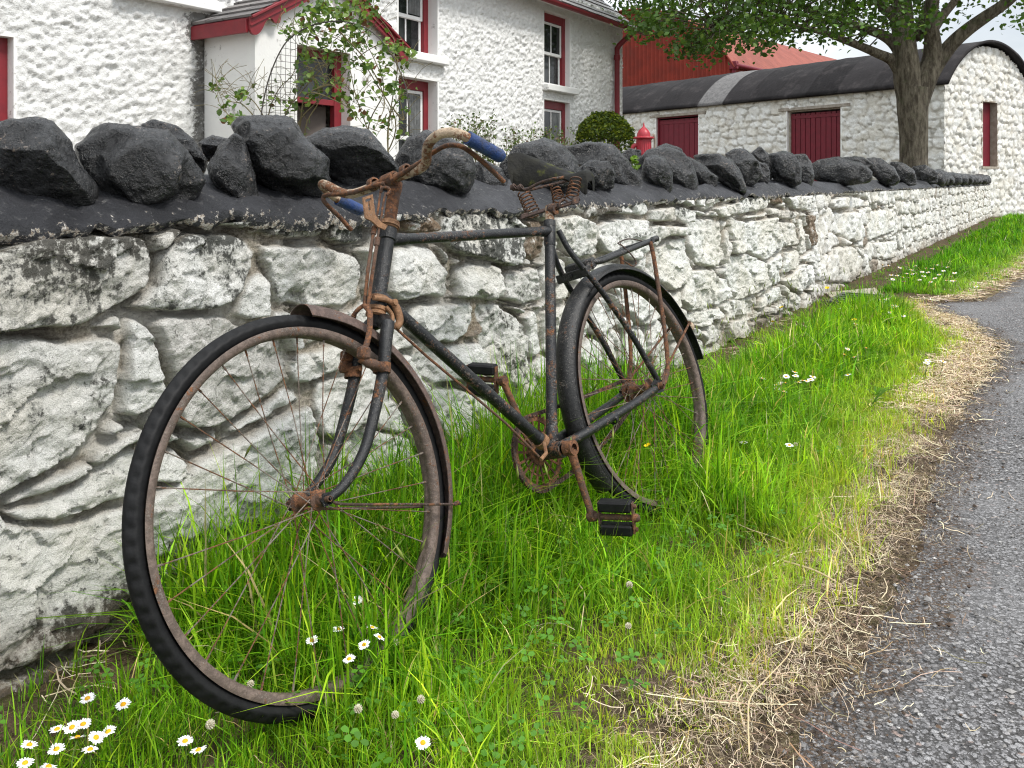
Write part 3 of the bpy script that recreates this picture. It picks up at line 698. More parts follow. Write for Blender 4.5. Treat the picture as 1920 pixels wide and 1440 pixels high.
def traced_stone(pts, t, depth, seed, parent, **kw):
    P = np.array(pts, float); c = P.mean(0); C = on_t(c[0], c[1], t); Y = C[1]
    dep = np.array([ray(c[0])[0], 1, 0]); dep /= np.linalg.norm(dep); hx = np.array([dep[1], -dep[0], 0])
    ol = [((on := CAM + ray(x, y) * (((C - CAM) @ dep) / (ray(x, y) @ dep))) - C) for x, y in pts]
    ol = [(float(o @ hx), float(o @ UP)) for o in ol]
    return boulder(ol, C, hx, dep, depth, seed, parent, **kw)

S_END1 = s_of(on_t(1537, 400, 0))
wall1 = thing('stone_wall', 'whitewashed rubble wall behind the bicycle topped with big black boulders', 'wall', W(2, -.2, 0))
wall_face('masonry', np.concatenate([np.arange(-1.3, -.05, .02), np.arange(-.05, 2.4, .0050), np.arange(2.4, 4.3, .0064), np.arange(4.3, S_END1, .01)]), np.linspace(-.03, ZT, 172), 0.0, TRS, 3, MAT['wall'], wall1, rowh=.17)
mortar_cap(-1.3, S_END1, 0.0, 5, wall1, .015)
ST = [([(-60, 330), (-40, 255), (0, 233), (25, 229), (62, 227), (100, 237), (125, 262), (140, 300), (182, 352), (172, 388), (120, 402), (50, 405), (-10, 398), (-50, 370)], -.17, .17),
      ([(140, 275), (175, 250), (205, 236), (260, 238), (310, 250), (345, 285), (380, 340), (368, 370), (330, 400), (290, 422), (255, 410), (195, 375), (165, 330)], -.15, .16),
      ([(265, 236), (290, 225), (330, 237), (362, 262), (385, 300), (382, 322), (340, 320), (290, 280)], -.40, .10),
      ([(372, 268), (398, 255), (427, 262), (420, 300), (385, 302)], -.42, .08),
      ([(390, 312), (410, 280), (440, 255), (455, 262), (467, 300), (485, 372), (470, 390), (440, 392), (410, 362), (394, 335)], -.13, .11),
      ([(438, 240), (455, 222), (520, 220), (550, 225), (568, 255), (612, 300), (620, 350), (606, 382), (560, 382), (510, 362), (475, 337), (462, 300), (452, 265)], -.16, .16),
      ([(570, 262), (600, 248), (650, 240), (690, 246), (720, 280), (748, 320), (742, 350), (690, 362), (640, 347), (600, 325)], -.20, .16),
      ([(745, 300), (765, 262), (800, 245), (835, 260), (880, 285), (890, 320), (877, 357), (830, 380), (780, 362), (752, 335)], -.16, .15),
      ([(885, 310), (910, 300), (940, 318), (957, 350), (947, 370), (905, 368), (885, 340)], -.22, .10),
      ([(940, 310), (965, 275), (1020, 262), (1050, 273), (1078, 300), (1092, 340), (1060, 368), (1000, 360), (955, 345)], -.20, .16),
      ([(1055, 278), (1110, 268), (1150, 275), (1177, 300), (1200, 340), (1207, 365), (1180, 367), (1150, 347), (1100, 325), (1070, 300)], -.24, .14),
      ([(1083, 318), (1105, 301), (1140, 304), (1153, 325), (1149, 352), (1120, 362), (1095, 348)], -.12, .10),
      ([(1162, 292), (1180, 278), (1202, 282), (1200, 302), (1172, 308)], -.45, .08),
      ([(1204, 320), (1209, 297), (1227, 291), (1245, 296), (1260, 324), (1260, 353), (1247, 368), (1222, 364), (1208, 348)], -.10, .11),
      ([(1192, 300), (1216, 282), (1254, 278), (1279, 285), (1296, 303), (1306, 337), (1302, 368), (1288, 374), (1272, 360), (1240, 340), (1200, 320)], -.17, .14),
      ([(1215, 285), (1250, 270), (1278, 280), (1285, 305), (1240, 312)], -.36, .10),
      ([(1287, 292), (1314, 307), (1345, 332), (1343, 348), (1325, 359), (1304, 347), (1295, 324)], -.16, .12),
      ([(1298, 292), (1347, 289), (1372, 301), (1389, 324), (1399, 353), (1397, 364), (1377, 359), (1347, 339), (1320, 318)], -.12, .13),
      ([(1358, 290), (1379, 280), (1400, 282), (1422, 303), (1427, 326), (1416, 345), (1397, 351), (1380, 325), (1370, 303)], -.14, .13),
      ([(1418, 303), (1437, 308), (1443, 324), (1441, 341), (1424, 352), (1414, 343)], -.12, .09),
      ([(1407, 290), (1425, 275), (1443, 291), (1449, 307), (1447, 339), (1428, 322)], -.28, .10),
      ([(1441, 290), (1468, 285), (1487, 289), (1499, 307), (1502, 343), (1487, 351), (1456, 341), (1443, 324)], -.14, .14),
      ([(1487, 291), (1510, 290), (1520, 303), (1527, 330), (1519, 355), (1502, 351), (1495, 310)], -.13, .12)]
for i, (p, t, d) in enumerate(ST):
    hi = i < 12
    traced_stone(p, t, d, 40 + i, wall1, nt=170 if hi else 96, npz=84 if hi else 48)
def fill_stone(s, t, w, h, d, seed, parent, z=None):
    r = np.random.default_rng(seed); k = 9
    ol = [(w * math.cos(a) * r.uniform(.85, 1.1), h * math.sin(a) * r.uniform(.85, 1.1)) for a in np.linspace(0, 2 * math.pi, k, endpoint=False)]
    return boulder(ol, W(s, t, (ZT + .03 + h * .8) if z is None else z), D, N, d, seed, parent, nt=48, npz=26, cuts=6)
for k, (s, t, w, h) in enumerate([(-.95, -.2, .17, .12), (-.55, -.18, .16, .13), (1.0, -.38, .12, .09), (2.6, -.40, .15, .09), (3.5, -.4, .15, .08), (5.3, -.4, .15, .08)]):
    fill_stone(s, t, w, h, .15, 300 + k, wall1)

wall2 = thing('stone_wall', 'lower far stretch of whitewashed rubble wall running up to the round-roofed barn', 'wall', W(15, -.25, 0))
wall_face('masonry', np.concatenate([np.arange(S_END1 + .004, 11, .016), np.arange(11, 25.35, .045)]), np.linspace(-.03, ZT - .012, 64), -.045, TRS, 8, MAT['wall'], wall2, rowh=.17, asp=1.15)
mortar_cap(S_END1 + .004, 25.3, -.05, 6, wall2, .04)
ST2 = [([(1518, 313), (1535, 300), (1565, 296), (1612, 305), (1632, 320), (1633, 341), (1590, 348), (1552, 349), (1525, 334)], -.16, .14),
       ([(1610, 307), (1630, 295), (1652, 297), (1677, 315), (1687, 337), (1677, 348), (1655, 347), (1636, 327)], -.15, .14),
       ([(1570, 298), (1590, 294), (1617, 294), (1637, 307), (1625, 318), (1590, 312)], -.34, .12),
       ([(1668, 304), (1692, 305), (1714, 320), (1719, 346), (1695, 348), (1676, 332)], -.16, .16),
       ([(1710, 313), (1735, 310), (1757, 322), (1757, 344), (1725, 346)], -.16, .18)]
for i, (p, t, d) in enumerate(ST2): traced_stone(p, t, d, 90 + i, wall2, nt=60, npz=30)
s = s_of(on_t(1748, 330, -.15)) + .1; k = 0
while s < 25.2:
    w = random.uniform(.19, .28); fill_stone(s + w * .6, -.17 + random.uniform(-.05, .05), w, random.uniform(.10, .14), .17, 500 + k, wall2); s += w * 1.5; k += 1

# ================================================================== THE BICYCLE (bike axes: x rearward, y up the frame, z towards the road)
BY, BL = .6825, .307
bu = np.array([math.sin(BY), math.cos(BY), 0]); bn0 = np.array([math.cos(BY), -math.sin(BY), 0])
bv = np.array([0, 0, 1]) * math.cos(BL) - bn0 * math.sin(BL); bn = np.cross(bu, bv)
BO = np.array([0.395, 2.508, -0.609 + CAMH]) - .016 * bn      # rear wheel centre
BASE = np.array([-.6, -.3575, 0.0])                            # ground line under the middle of the bicycle
Mx = Matrix(((*[], bu[0], bv[0], bn[0], 0), (bu[1], bv[1], bn[1], 0), (bu[2], bv[2], bn[2], 0), (0, 0, 0, 1)))
org = BO + BASE[0] * bu + BASE[1] * bv
Mx = Matrix.Translation(Vector(org)) @ Mx
bike = thing('bicycle', 'rusty old black roadster bicycle with blue handlebar grips leaning on the white stone wall', 'bicycle', M=Mx)
ORG[bike.name] = BASE.copy()
def bk(px, py, k):
    r = ray(px, py); O = BO - CAM; P = r * ((k + O @ bn) / (r @ bn)) - O
    return np.array([P @ bu, P @ bv, k])
def B(*rows): return np.array([bk(*r) for r in rows])
HR, HF = np.array([0, 0, 0.]), np.array([-1.197, .018, -.006])
RT = .3515

def ring_profile(prof, c, n=160, ax=(0, 0, 1)):
    mb = MB(); mb.lathe(prof, c, ax, n, closed=True); return mb
def make_tyre(c, parent, steer=0.0):
    n, m = 504, 22; rs, R = .0168, RT - .0168
    TH = np.linspace(0, 2 * np.pi, n, endpoint=False)[:, None]; a = np.linspace(-2.5, 2.5, m)[None]
    ph = (TH * 84 / (2 * np.pi)) % 1.0
    blk = sstep(.08, .2, ph) * sstep(.74, .62, ph)
    aa = np.abs(a)
    sh = sstep(.42, .55, aa) * sstep(1.22, 1.05, aa)
    ph2 = (TH * 168 / (2 * np.pi)) % 1.0
    cen = sstep(.40, .32, aa) * (np.abs(np.sin(ph2 * np.pi)) * .5 + .5)
    r = rs * (1 - .06 * (aa > 1.6)) - .0024 * sh * (1 - blk) + .0008 * cen + .0008 * (np.abs(aa - 1.32) < .06)
    x = R + r * np.cos(a); z = r * np.sin(a) * 1.0
    V = np.stack([c[0] + x * np.cos(TH), c[1] + x * np.sin(TH), c[2] + z - steer * x * np.cos(TH)], -1).reshape(-1, 3)
    i = (np.arange(n)[:, None] * m); i2 = ((np.arange(n) + 1) % n)[:, None] * m; j = np.arange(m - 1)[None]
    return mesh_np('tyre', V, [np.stack([i + j, i2 + j, i2 + j + 1, i + j + 1], -1).reshape(-1, 4)], MAT['rubber'], parent)
RIM = [(.3235, .0165), (.3250, .0180), (.3215, .0190), (.3150, .0183), (.3095, .0150), (.3072, .0095), (.3075, .004), (.3085, 0), (.3075, -.004), (.3072, -.0095), (.3095, -.0150), (.3150, -.0183), (.3215, -.0190), (.3250, -.0180), (.3235, -.0165), (.318, -.0155), (.3125, -.0125), (.3115, 0), (.3125, .0125), (.318, .0155)]
def make_wheel(c, nsp, fl, fr, hubr, hubl, seed, rear=False, steer=0.0):
    wax = np.array([steer, 0, 1.0]); wax /= np.linalg.norm(wax); tw = lambda p: p - np.array([0, 0, steer * (p[0] - c[0])])
    r = np.random.default_rng(seed); mb = MB()
    for k in range(nsp):
        sd = 1 if k % 2 == 0 else -1; q = k // 2; dr = 1 if q % 2 == 0 else -1
        ar = 2 * math.pi * (k + .25) / nsp; ah = ar + dr * math.radians(70 if nsp > 34 else 62)
        p = c + np.array([fr * math.cos(ah), fr * math.sin(ah), sd * fl]); e = c + np.array([.308 * math.cos(ar), .308 * math.sin(ar), sd * .003])
        if r.uniform() < .07 and not rear: continue
        mid = (p + e) / 2 + r.normal(0, .0016, 3)
        p, e, mid = tw(p), tw(e), tw(mid); mb.tube([p, mid, e], [.00115] * 3, 5); d = (p - e) / np.linalg.norm(p - e)
        mb.tube([e, e + d * .013], .0021, 6)
    w = mb.build('wheel', MAT['spoke'], bike, smooth=True)
    make_tyre(c, w, steer)
    ring_profile(RIM, c, 200, wax).build('rim', MAT['rim'], w, smooth=True, auto=60)
    mb = MB()
    mb.lathe([(.004, -hubl), (.0055, -hubl), (.0055, -hubl + .02), (.011, -hubl + .021), (.0125, -fl - .006), (fr + .004, -fl - .002), (fr + .004, -fl + .002), (hubr, -fl + .008), (hubr * .82, 0), (hubr, fl - .008), (fr + .004, fl - .002), (fr + .004, fl + .002), (.0125, fl + .006), (.011, hubl - .021), (.0055, hubl - .02), (.0055, hubl), (.004, hubl)], c, (0, 0, 1), 24)
    for sd in (-1, 1):
        mb.lathe([(.0001, hubl - .024), (.0115, hubl - .024), (.0115, hubl - .013), (.0001, hubl - .013)] if sd > 0 else [(.0001, -hubl + .024), (.0115, -hubl + .024), (.0115, -hubl + .013), (.0001, -hubl + .013)], c, (0, 0, 1), 6)
    mb.build('hub', MAT['rust'], w, smooth=True)
    return w
make_wheel(HF, 32, .031, .0150, .0105, .066, 1, steer=.0165)
wr = make_wheel(HR, 40, .030, .0235, .0155, .076, 2, True)

# ---- frame
fr = MB()
HTt, HTb = bk(729, 428, 0), bk(706.5, 580, 0)
TTf, TTr = HTt + (HTb - HTt) * .155, bk(1032, 433, 0)
BBc = bk(1035, 845, 0); SC = TTr
DTf = HTb + (HTt - HTb) * .16
fr.tube([HTt, HTb], .0172, 18)
for p, d in ((HTt, -.001), (HTb, .001)):
    ax = (HTt - HTb) / np.linalg.norm(HTt - HTb); fr.lathe([(.0172, -.016), (.0202, -.014), (.0202, .014), (.0172, .016)], p - ax * (.016 if p is HTt else -.016), ax, 18)
fr.tube([TTf, TTr], .0133, 16); fr.tube([DTf, BBc], .0146, 16)
STt = bk(1030.5, 420, 0); fr.tube([STt, BBc], .0146, 16)
def lug(p, q, r, l0, l1):
    d = (q - p) / np.linalg.norm(q - p); fr.tube([p + d * l0, p + d * (l0 + .004), p + d * (l1 - .006), p + d * l1], [r * .98, r * 1.16, r * 1.14, r * .99], 16)
lug(TTf, TTr, .0133, .008, .058); lug(TTr, TTf, .0133, 0, .05); lug(DTf, BBc, .0146, .0, .06); lug(BBc, DTf, .0146, .012, .065); lug(BBc, STt, .0146, .012, .06); lug(STt, BBc, .0146, .0, .07)
fr.lathe([(.014, -.036), (.0205, -.036), (.0205, .036), (.014, .036)], BBc, (0, 0, 1), 24)
SP = STt + (STt - BBc) / np.linalg.norm(STt - BBc)*.004
fr.lathe([(.0147, -.012), (.0175, -.010), (.0175, .008), (.0142, .010)], STt, STt - BBc, 18)
for sd in (-1, 1):
    drop = np.array([.012, .0, sd * .056])
    fr.tube(spline([SC + (.014, -.004, sd * .018)] + [np.array([*bk(x, y, k)[:2], sd * k]) for x, y, k in ((1066, 467, .027), (1090, 499, .037), (1128, 546, .047), (1185, 629, .052), (1232, 711, .056))], 6), .0084, 12)
    fr.tube(spline([BBc + (.012, .005, sd * .022), BBc + (.10, .016, sd * .040), np.array([-.14, -.022, sd * .052]), np.array([-.02, -.004, sd * .057])], 6), np.linspace(.0135, .0112, 19), 14)
    fr.prism([drop + (-.045, -.012, -.0025), drop + (-.045, .010, -.0025), drop + (-.012, .026, -.0025), drop + (.014, .014, -.0025), drop + (.020, -.006, -.0025), drop + (.012, -.018, -.0025), drop + (-.02, -.018, -.0025)], (0, 0, .005))
cs = np.array([-.245, -.040, .046]); dcs = np.array([.235, .04, .01]); dcs /= np.linalg.norm(dcs)
fr.lathe([(.0125, -.005), (.0148, -.005), (.0148, .005), (.0125, .005)], cs, dcs, 14)
frame = fr.build('frame', MAT['frame'], bike, smooth=True)
# rusty fittings that belong to the frame: headset cups, seat-stay bridge plate
ax = (HTt - HTb) / np.linalg.norm(HTt - HTb)
hs = MB(); hs.lathe([(.017, -.006), (.0225, -.004), (.0225, .003), (.019, .005), (.0235, .008), (.0235, .013), (.0165, .017)], HTt + ax * .002, ax, 20); hs.build('headset_cup', MAT['rustgold'], bike, smooth=True)
hs = MB(); hs.lathe([(.017, .006), (.0215, .004), (.0215, -.004), (.0185, -.006), (.023, -.010), (.023, -.015), (.017, -.018)], HTb, ax, 20); hs.build('headset_cup', MAT['rustgold'], bike, smooth=True)
# ---- fork
fk = MB(); CR = bk(714, 601, 0)
fk.tube([HTb, CR - ax * .012], .0165, 16)
for sd in (-1, 1):
    fk.tube([CR, CR + (-.010, -.004, sd * .022), CR + (-.022, -.016, sd * .041)], [.0165, .016, .0150], 14)
    fk.tube(spline([CR + (-.018, -.010, sd * .041), (-.978, .275, sd * .046), (-1.000, .222, sd * .047), (-1.043, .148, sd * .048), (-1.092, .078, sd * .049), (-1.150, .033, sd * .050), (-1.196, .016, sd * .051)], 6), np.linspace(.0150, .0085, 37), 14)
    c = HF + (0, 0, sd * .053); fk.prism([c + (.014, .010, -.002), c + (.010, -.012, -.002), c + (-.008, -.012, -.002), c + (-.012, .0, -.002), c + (-.004, .011, -.002)], (0, 0, .004))
fork = fk.build('fork', MAT['frame'], bike, smooth=True)
# ---- mudguards
def guard(c, R, a0, a1, hw, crown, mat, flare=0.0):
    n, m = 90, 13; A = np.linspace(math.radians(a0), math.radians(a1), n); q = np.linspace(-1, 1, m); V = []
    for th_off in (0.0, -.0012):
        for i, a in enumerate(A):
            fl = 1 + flare * max(0, 1 - i / 9) ** 2
            for x in q:
                rr = R + th_off - crown * (1 - math.sqrt(max(0, 1 - (x * .97) ** 2))) * (1 if abs(x) < 1 else 1)
                z = hw * fl * x * (1 - .03 * abs(x)) + (0 if abs(x) < 1 else 0)
                V.append(c + np.array([rr * math.cos(a), rr * math.sin(a), z]))
    Fc = []
    k = n * m
    for i in range(n - 1):
        for j in range(m - 1):
            f = (i * m + j, i * m + j + 1, (i + 1) * m + j + 1, (i + 1) * m + j); Fc += [f, tuple(k + x for x in f[::-1])]
        for j in (0, m - 1): Fc.append((i * m + j, (i + 1) * m + j, k + (i + 1) * m + j, k + i * m + j))
    for i in (0, n - 1):
        for j in range(m - 1): Fc.append((i * m + j, i * m + j + 1, k + i * m + j + 1, k + i * m + j))
    mb = MB(); mb.add(V, Fc)
    for sd in (-1, 1):                                  # rolled edge
        mb.tube([c + np.array([(R - crown * .78) * math.cos(a), (R - crown * .78) * math.sin(a), sd * hw * .965]) for a in A[1:-1:2]], .0016, 6)
    return mb.build('mudguard', mat, bike, smooth=True, auto=50)
GF = HF + np.array([.006, .012, 0])
gf = guard(GF, .361, 81, -36, .0335, .038, MAT['guard_rust'], .25); gf['label'] = 'rusted front mudguard'
gr_ = guard(HR + (0, 0, 0), .379, 4, 214, .0320, .028, MAT['frame2']); gr_['label'] = 'black rear mudguard'
mb = MB()
mb.tube(spline([HF + (.006, -.004, .058), HF + (.03, -.018, .060), HF + (.15, -.052, .050), (-.872, -.083, .036), (-.860, -.082, .033)], 6), .0026, 8)
mb.tube(spline([HF + (.006, -.004, -.058), HF + (.03, -.018, -.060), HF + (.15, -.052, -.050), (-.872, -.083, -.036), (-.860, -.082, -.033)], 6), .0026, 8)
mb.tube([(-.872, -.083, .034), (-.863, -.082, .040)], .0045, 8)
mb.build('stay', MAT['rustdark'], gf, smooth=True)
mb = MB()
for sd in (-1, 1):
    mb.tube([(.018, .006, sd * .064), (.05, .035, sd * .062), (.318, .150, sd * .037)], .0036, 8); mb.lathe([(.0001, -.004), (.006, -.004), (.006, .004), (.0001, .004)], (.318, .150, sd * .037), (0, 0, 1), 8)
mb.build('stay', MAT['rust'], gr_, smooth=True)
mb = MB(); c = np.array([.398 * math.cos(math.radians(20)), .398 * math.sin(math.radians(20)), .0]); d = c / np.linalg.norm(c)
mb.lathe([(.0001, -.014), (.014, -.014), (.017, -.006), (.017, .008), (.0145, .012), (.0001, .013)], c, d, 20)
o = mb.build('reflector', MAT['chrome'], gr_, smooth=True)
# ---- handlebar: swept roadster bar, grips, roller levers
hb = MB()
near = [bk(731, 338, 0), bk(765, 325, .06), bk(788, 316, .105), bk(799, 304, .13), bk(800, 287, .152), bk(804, 270, .176), bk(817, 256, .205), bk(834, 249, .23), bk(856, 250, .254), bk(876, 258, .268), bk(908, 276, .270), bk(938, 293, .270)]
far = [bk(731, 338, 0), bk(702, 349, -.05), bk(664, 363, -.112), bk(640, 361, -.150), bk(618, 350, -.190), bk(605, 345, -.226), bk(607, 351, -.250), bk(622, 365, -.262), bk(640, 377, -.266), bk(658, 386, -.268), bk(675, 394, -.268)]
hb.tube(spline(near[::-1] + far[1:], 6), .0112, 16)
bar = hb.build('handlebar', MAT['chrome'], bike, smooth=True)
for P in (near, far):
    a, b = P[-3], P[-1]; d = (b - a) / np.linalg.norm(b - a)
    if P is far: a = a - d * .012
    L = np.linalg.norm(b - a); mb = MB(); prof = [(.0115, 0)]
    for k in range(13):
        x = L * (k + .5) / 13; prof += [(.0152, x - L * .034), (.0158, x), (.0152, x + L * .034)]
    prof += [(.0150, L), (.0120, L + .006), (.0001, L + .007)]
    mb.lathe(prof, a, d, 20); mb.build('grip', MAT['grip'], bar, smooth=True)
def lever(rows, name='brake_lever'):
    mb = MB(); mb.tube(spline(B(*rows), 6), .0056, 10); return mb.build(name, MAT['rust'], bar, smooth=True)
lever([(735, 338, .022), (762, 320, .07), (790, 303, .118), (811, 287, .15), (832, 275, .185), (850, 272, .215), (870, 277, .235), (896, 296, .24), (922, 319, .242), (945, 341, .242)])
lever([(722, 344, .0), (700, 348, -.035), (668, 359, -.09), (636, 364, -.15), (616, 365, -.185), (607, 369, -.205), (608, 378, -.208), (622, 393, -.212), (640, 410, -.218), (652, 424, -.22), (659, 431, -.222)])
mb = MB()
for P in (bk(703, 347, -.05), bk(764, 322, .055)):
    mb = MB(); mb.lathe([(.0115, -.008), (.0165, -.007), (.0165, .007), (.0115, .008)], P + (-.004, .002, 0), (0, .1, 1), 14); mb.build('lever_bracket', MAT['rust'], bar, smooth=True)
sm = MB(); STEM = HTt + ax * .125
sm.tube([HTt + ax * .01, HTt + ax * .06, STEM - ax * .012], [.0145, .0150, .0150], 16); sm.tube([STEM - ax * .035, STEM - ax * .02, STEM - ax * .005], [.0155, .0178, .0165], 16)
cl = bk(731, 338, 0); sm.tube([STEM - ax * .016, cl], .0135, 12); sm.lathe([(.0115, -.020), (.0175, -.019), (.0175, .019), (.0115, .020)], cl, (0, 0, 1), 18)
sm.build('stem', MAT['rust'], bike, smooth=True)
# ---- brake rods and stirrup
br = MB()
br.tube(spline(B((715, 349, .0), (711, 378, .004), (707, 404, .004), (701, 432, .006)), 4), .0026, 8); br.tube(B((701, 432, .006), (690, 505, .008), (683, 574, .01)), .0040, 10)
br.tube(spline(B((723, 361, .016), (718, 385, .016), (715, 405, .016), (707, 452, .018)), 4), .0026, 8); br.tube(B((708, 450, .018), (697, 520, .02), (690, 574, .022)), .0040, 10)
for r in ((701, 432, .006), (707, 453, .018)): 
    p = bk(*r); br.lathe([(.0001, -.010), (.0062, -.010), (.0062, .010), (.0001, .010)], p, ax, 8)
br.tube(spline(B((714, 360, .004), (718, 352, .012), (727, 352, .02), (731, 358, .022), (725, 366, .018)), 5), .0038, 8)
br.tube(B((745, 618, .026), (800, 668, .026), (880, 735, .028), (950, 795, .028), (1010, 856, .03)), .0030, 8)
br.build('brake_rod', MAT['rust'], bike, smooth=True)
sb = MB()
sb.tube(spline(B((683, 572, .012), (672, 580, .0), (664, 590, -.012), (663, 597, -.02)), 5), .0048, 8)
sb.tube(spline(B((683, 572, .012), (692, 583, .03), (694, 600, .042), (691, 630, .05), (684, 656, .054), (682, 664, .055)), 5), .0062, 10)
sb.tube(spline(B((664, 590, -.012), (655, 625, -.05), (650, 655, -.056)), 5), .0058, 8)
for r, w in (((682, 662, .055), .012), ((650, 668, -.05), .011), ((648, 689, -.05), .011)):
    p = bk(*r); sb.box(p, (.012, -.004, 0), (.004, w, 0), (0, 0, .010), .004)
sb.tube(spline(B((674, 672, .048), (690, 680, .055), (706, 685, .058), (722, 692, .058)), 4), [.008] * 4 + [.0105] * 4 + [.0095] * 4 + [.006], 10)
sb.lathe([(.0150, -.010), (.0185, -.010), (.0185, .010), (.0150, .010)], bk(716, 690, .047), (.3, .95, 0), 16)
sb.lathe([(.0150, -.010), (.0185, -.010), (.0185, .010), (.0150, .010)], bk(662, 700, -.047), (.3, .95, 0), 16)
sb.tube(B((648, 689, -.05), (664, 692, -.04), (676, 690, -.02)), .006, 8)
sb.build('brake_stirrup', MAT['rust'], bike, smooth=True)
bc = MB()
bc.lathe([(.0195, -.005), (.0235, -.005), (.0235, .005), (.0195, .005)], bk(709, 562, 0), ax, 18)
bc.tube(spline(B((700, 558, .024), (724, 562, .026), (740, 572, .028), (748, 590, .030), (749, 604, .030), (742, 616, .028)), 5), [.006] * 10 + [.0085] * 15 + [.006], 10)
bc.tube(spline(B((724, 575, .022), (735, 590, .024), (736, 604, .026), (742, 616, .028)), 5), .0045, 8)
bc.lathe([(.0001, -.006), (.007, -.006), (.007, .006), (.0001, .006)], bk(739, 567, .034), (0, 0, 1), 8)
bc.build('brake_crank', MAT['rustgold'], bike, smooth=True); bc = MB()
bc.lathe([(.0150, -.008), (.020, -.008), (.020, .008), (.0150, .008)], BBc + (DTf - BBc) * .07, DTf - BBc, 16); bc.tube(B((1020, 830, .02), (1024, 850, .03), (1014, 862, .032)), .005, 8)
bc.build('cable_clamp', MAT['rustgold'], bike, smooth=True)
# ---- lamp bracket with its T-shaped slot
lb = MB()
pl = B((681, 370, .022), (699, 364, .022), (705, 402, .022), (686, 409, .022)); e1, e2 = pl[1] - pl[0], pl[3] - pl[0]
P_ = lambda a, b: pl[0] + e1 * a + e2 * b
dz = np.array([-.0012, 0, -.003])
cells = [((0, 0), (1, .14)), ((0, .14), (.18, .42)), ((.82, .14), (1, .42)), ((0, .42), (.40, .70)), ((.60, .42), (1, .70)), ((0, .70), (1, 1)), ((.18, .26), (.42, .42)), ((.58, .26), (.82, .42))]
for (x0, y0), (x1, y1) in cells: lb.prism([P_(x0, y0), P_(x1, y0), P_(x1, y1), P_(x0, y1)], dz)
pb = [P_(0, 1), P_(1, 1)]; q1, q2 = bk(697, 414, .022), bk(707, 407, .022); q3, q4 = bk(709, 425, .022), bk(716, 417, .022); q5, q6 = bk(722, 431, .022), bk(727, 423, .022)
for a, b, c, d in ((pb[0], pb[1], q2, q1), (q1, q2, q4, q3), (q3, q4, q6, q5)): lb.prism([a, b, c, d], dz)
lb.lathe([(.0235, -.003), (.0262, -.003), (.0262, .003), (.0235, .003)], bk(728, 424, 0), ax, 20)
lb.build('lamp_bracket', MAT['rustgold'], bike, smooth=False)
# ---- saddle, twisted on its post
sp = MB(); sp.tube([STt - (STt - BBc) * .05, STt, STt + (STt - BBc) / np.linalg.norm(STt - BBc) * .055], .0125, 14); sp.build('seat_post', MAT['chrome'], bike, smooth=True)
topc = [(951, 291, -.135), (957, 287, -.128), (972, 291, -.115), (992, 299, -.09), (1012, 308, -.06), (1032, 318, -.03), (1052, 326, 0), (1068, 325, .025), (1084, 320, .052), (1096, 326, .072), (1100, 338, .080)]
botc = [(952, 322, -.135), (960, 345, -.128), (972, 350, -.115), (990, 348, -.09), (1010, 343, -.06), (1032, 338, -.03), (1052, 335, 0), (1066, 338, .025), (1080, 348, .052), (1094, 362, .072), (1100, 360, .080)]
half = [.008, .018, .022, .025, .028, .031, .034, .033, .028, .020, .012]
T_, B_ = B(*topc), B(*botc); rows = []; back = np.array([1.0, 0, .25]); back /= np.linalg.norm(back)
for tq, bq, h in zip(T_, B_, half):
    ht = tq - bq; row = []
    for x, y, drop in ((-1.0, 1.0, 1), (-.98, .5, 0), (-.8, .12, 0), (-.45, .015, 0), (0, 0, 0), (.45, .0, 0), (.8, .10, 0), (.98, .45, 0), (1.0, .9, 1)):
        base = (tq + bq) / 2 * 0 + tq - ht * y; row.append(base + back * (h * (x + 1)))
    rows.append(row)
R3 = np.array(rows); n1_, n2_ = R3.shape[:2]
R3 = np.array([spline(R3[:, j], 4) for j in range(n2_)]).transpose(1, 0, 2); n1_ = len(R3)
sd_ = MB(); V = list(R3.reshape(-1, 3)); low = [p + np.array([.002, -.004, 0]) for p in V]
Fc = [(i * n2_ + j, i * n2_ + j + 1, (i + 1) * n2_ + j + 1, (i + 1) * n2_ + j) for i in range(n1_ - 1) for j in range(n2_ - 1)]
k = len(V); rimq = [i * n2_ for i in range(n1_)] + [(n1_ - 1) * n2_ + j for j in range(1, n2_)] + [i * n2_ + n2_ - 1 for i in range(n1_ - 2, -1, -1)] + [j for j in range(n2_ - 2, 0, -1)]
Fc += [tuple(k + x for x in f[::-1]) for f in Fc] + [(rimq[i], rimq[(i + 1) % len(rimq)], k + rimq[(i + 1) % len(rimq)], k + rimq[i]) for i in range(len(rimq))]
sd_.add(V + low, Fc); saddle = sd_.build('saddle', MAT['leather'], bike, smooth=True, auto=60); saddle['label'] = 'warped mossy leather saddle'
sf = MB()
sf.tube(spline([bk(957, 353, -.11), bk(975, 356, -.09), bk(990, 354, -.07), bk(1012, 343, -.03), bk(1035, 336, .02), bk(1058, 332, .05)], 5), .0045, 8)
sf.tube(spline([bk(957, 353, -.11), bk(978, 357, -.085) + (.02, 0, 0), bk(1000, 350, -.05) + (.05, 0, 0), bk(1050, 336, .03) + (.07, 0, 0)], 5), .0045, 8)
for r in ((963, 351, -.10), (976, 352, -.085)): sf.lathe([(.004, -.006), (.0105, -.006), (.0105, .006), (.004, .006)], bk(*r), (.2, .3, 1), 12)
sf.tube(spline(B((981, 409, -.068), (1000, 402, -.04), (1020, 396, -.015), (1038, 392, .012), (1058, 386, .04), (1080, 378, .068)), 4), .0042, 8)
sf.tube(spline([q + (.022, .004, 0) for q in B((981, 407, -.068), (1000, 400, -.04), (1020, 394, -.015), (1038, 390, .012), (1058, 384, .04), (1080, 376, .068))], 4), .0042, 8)
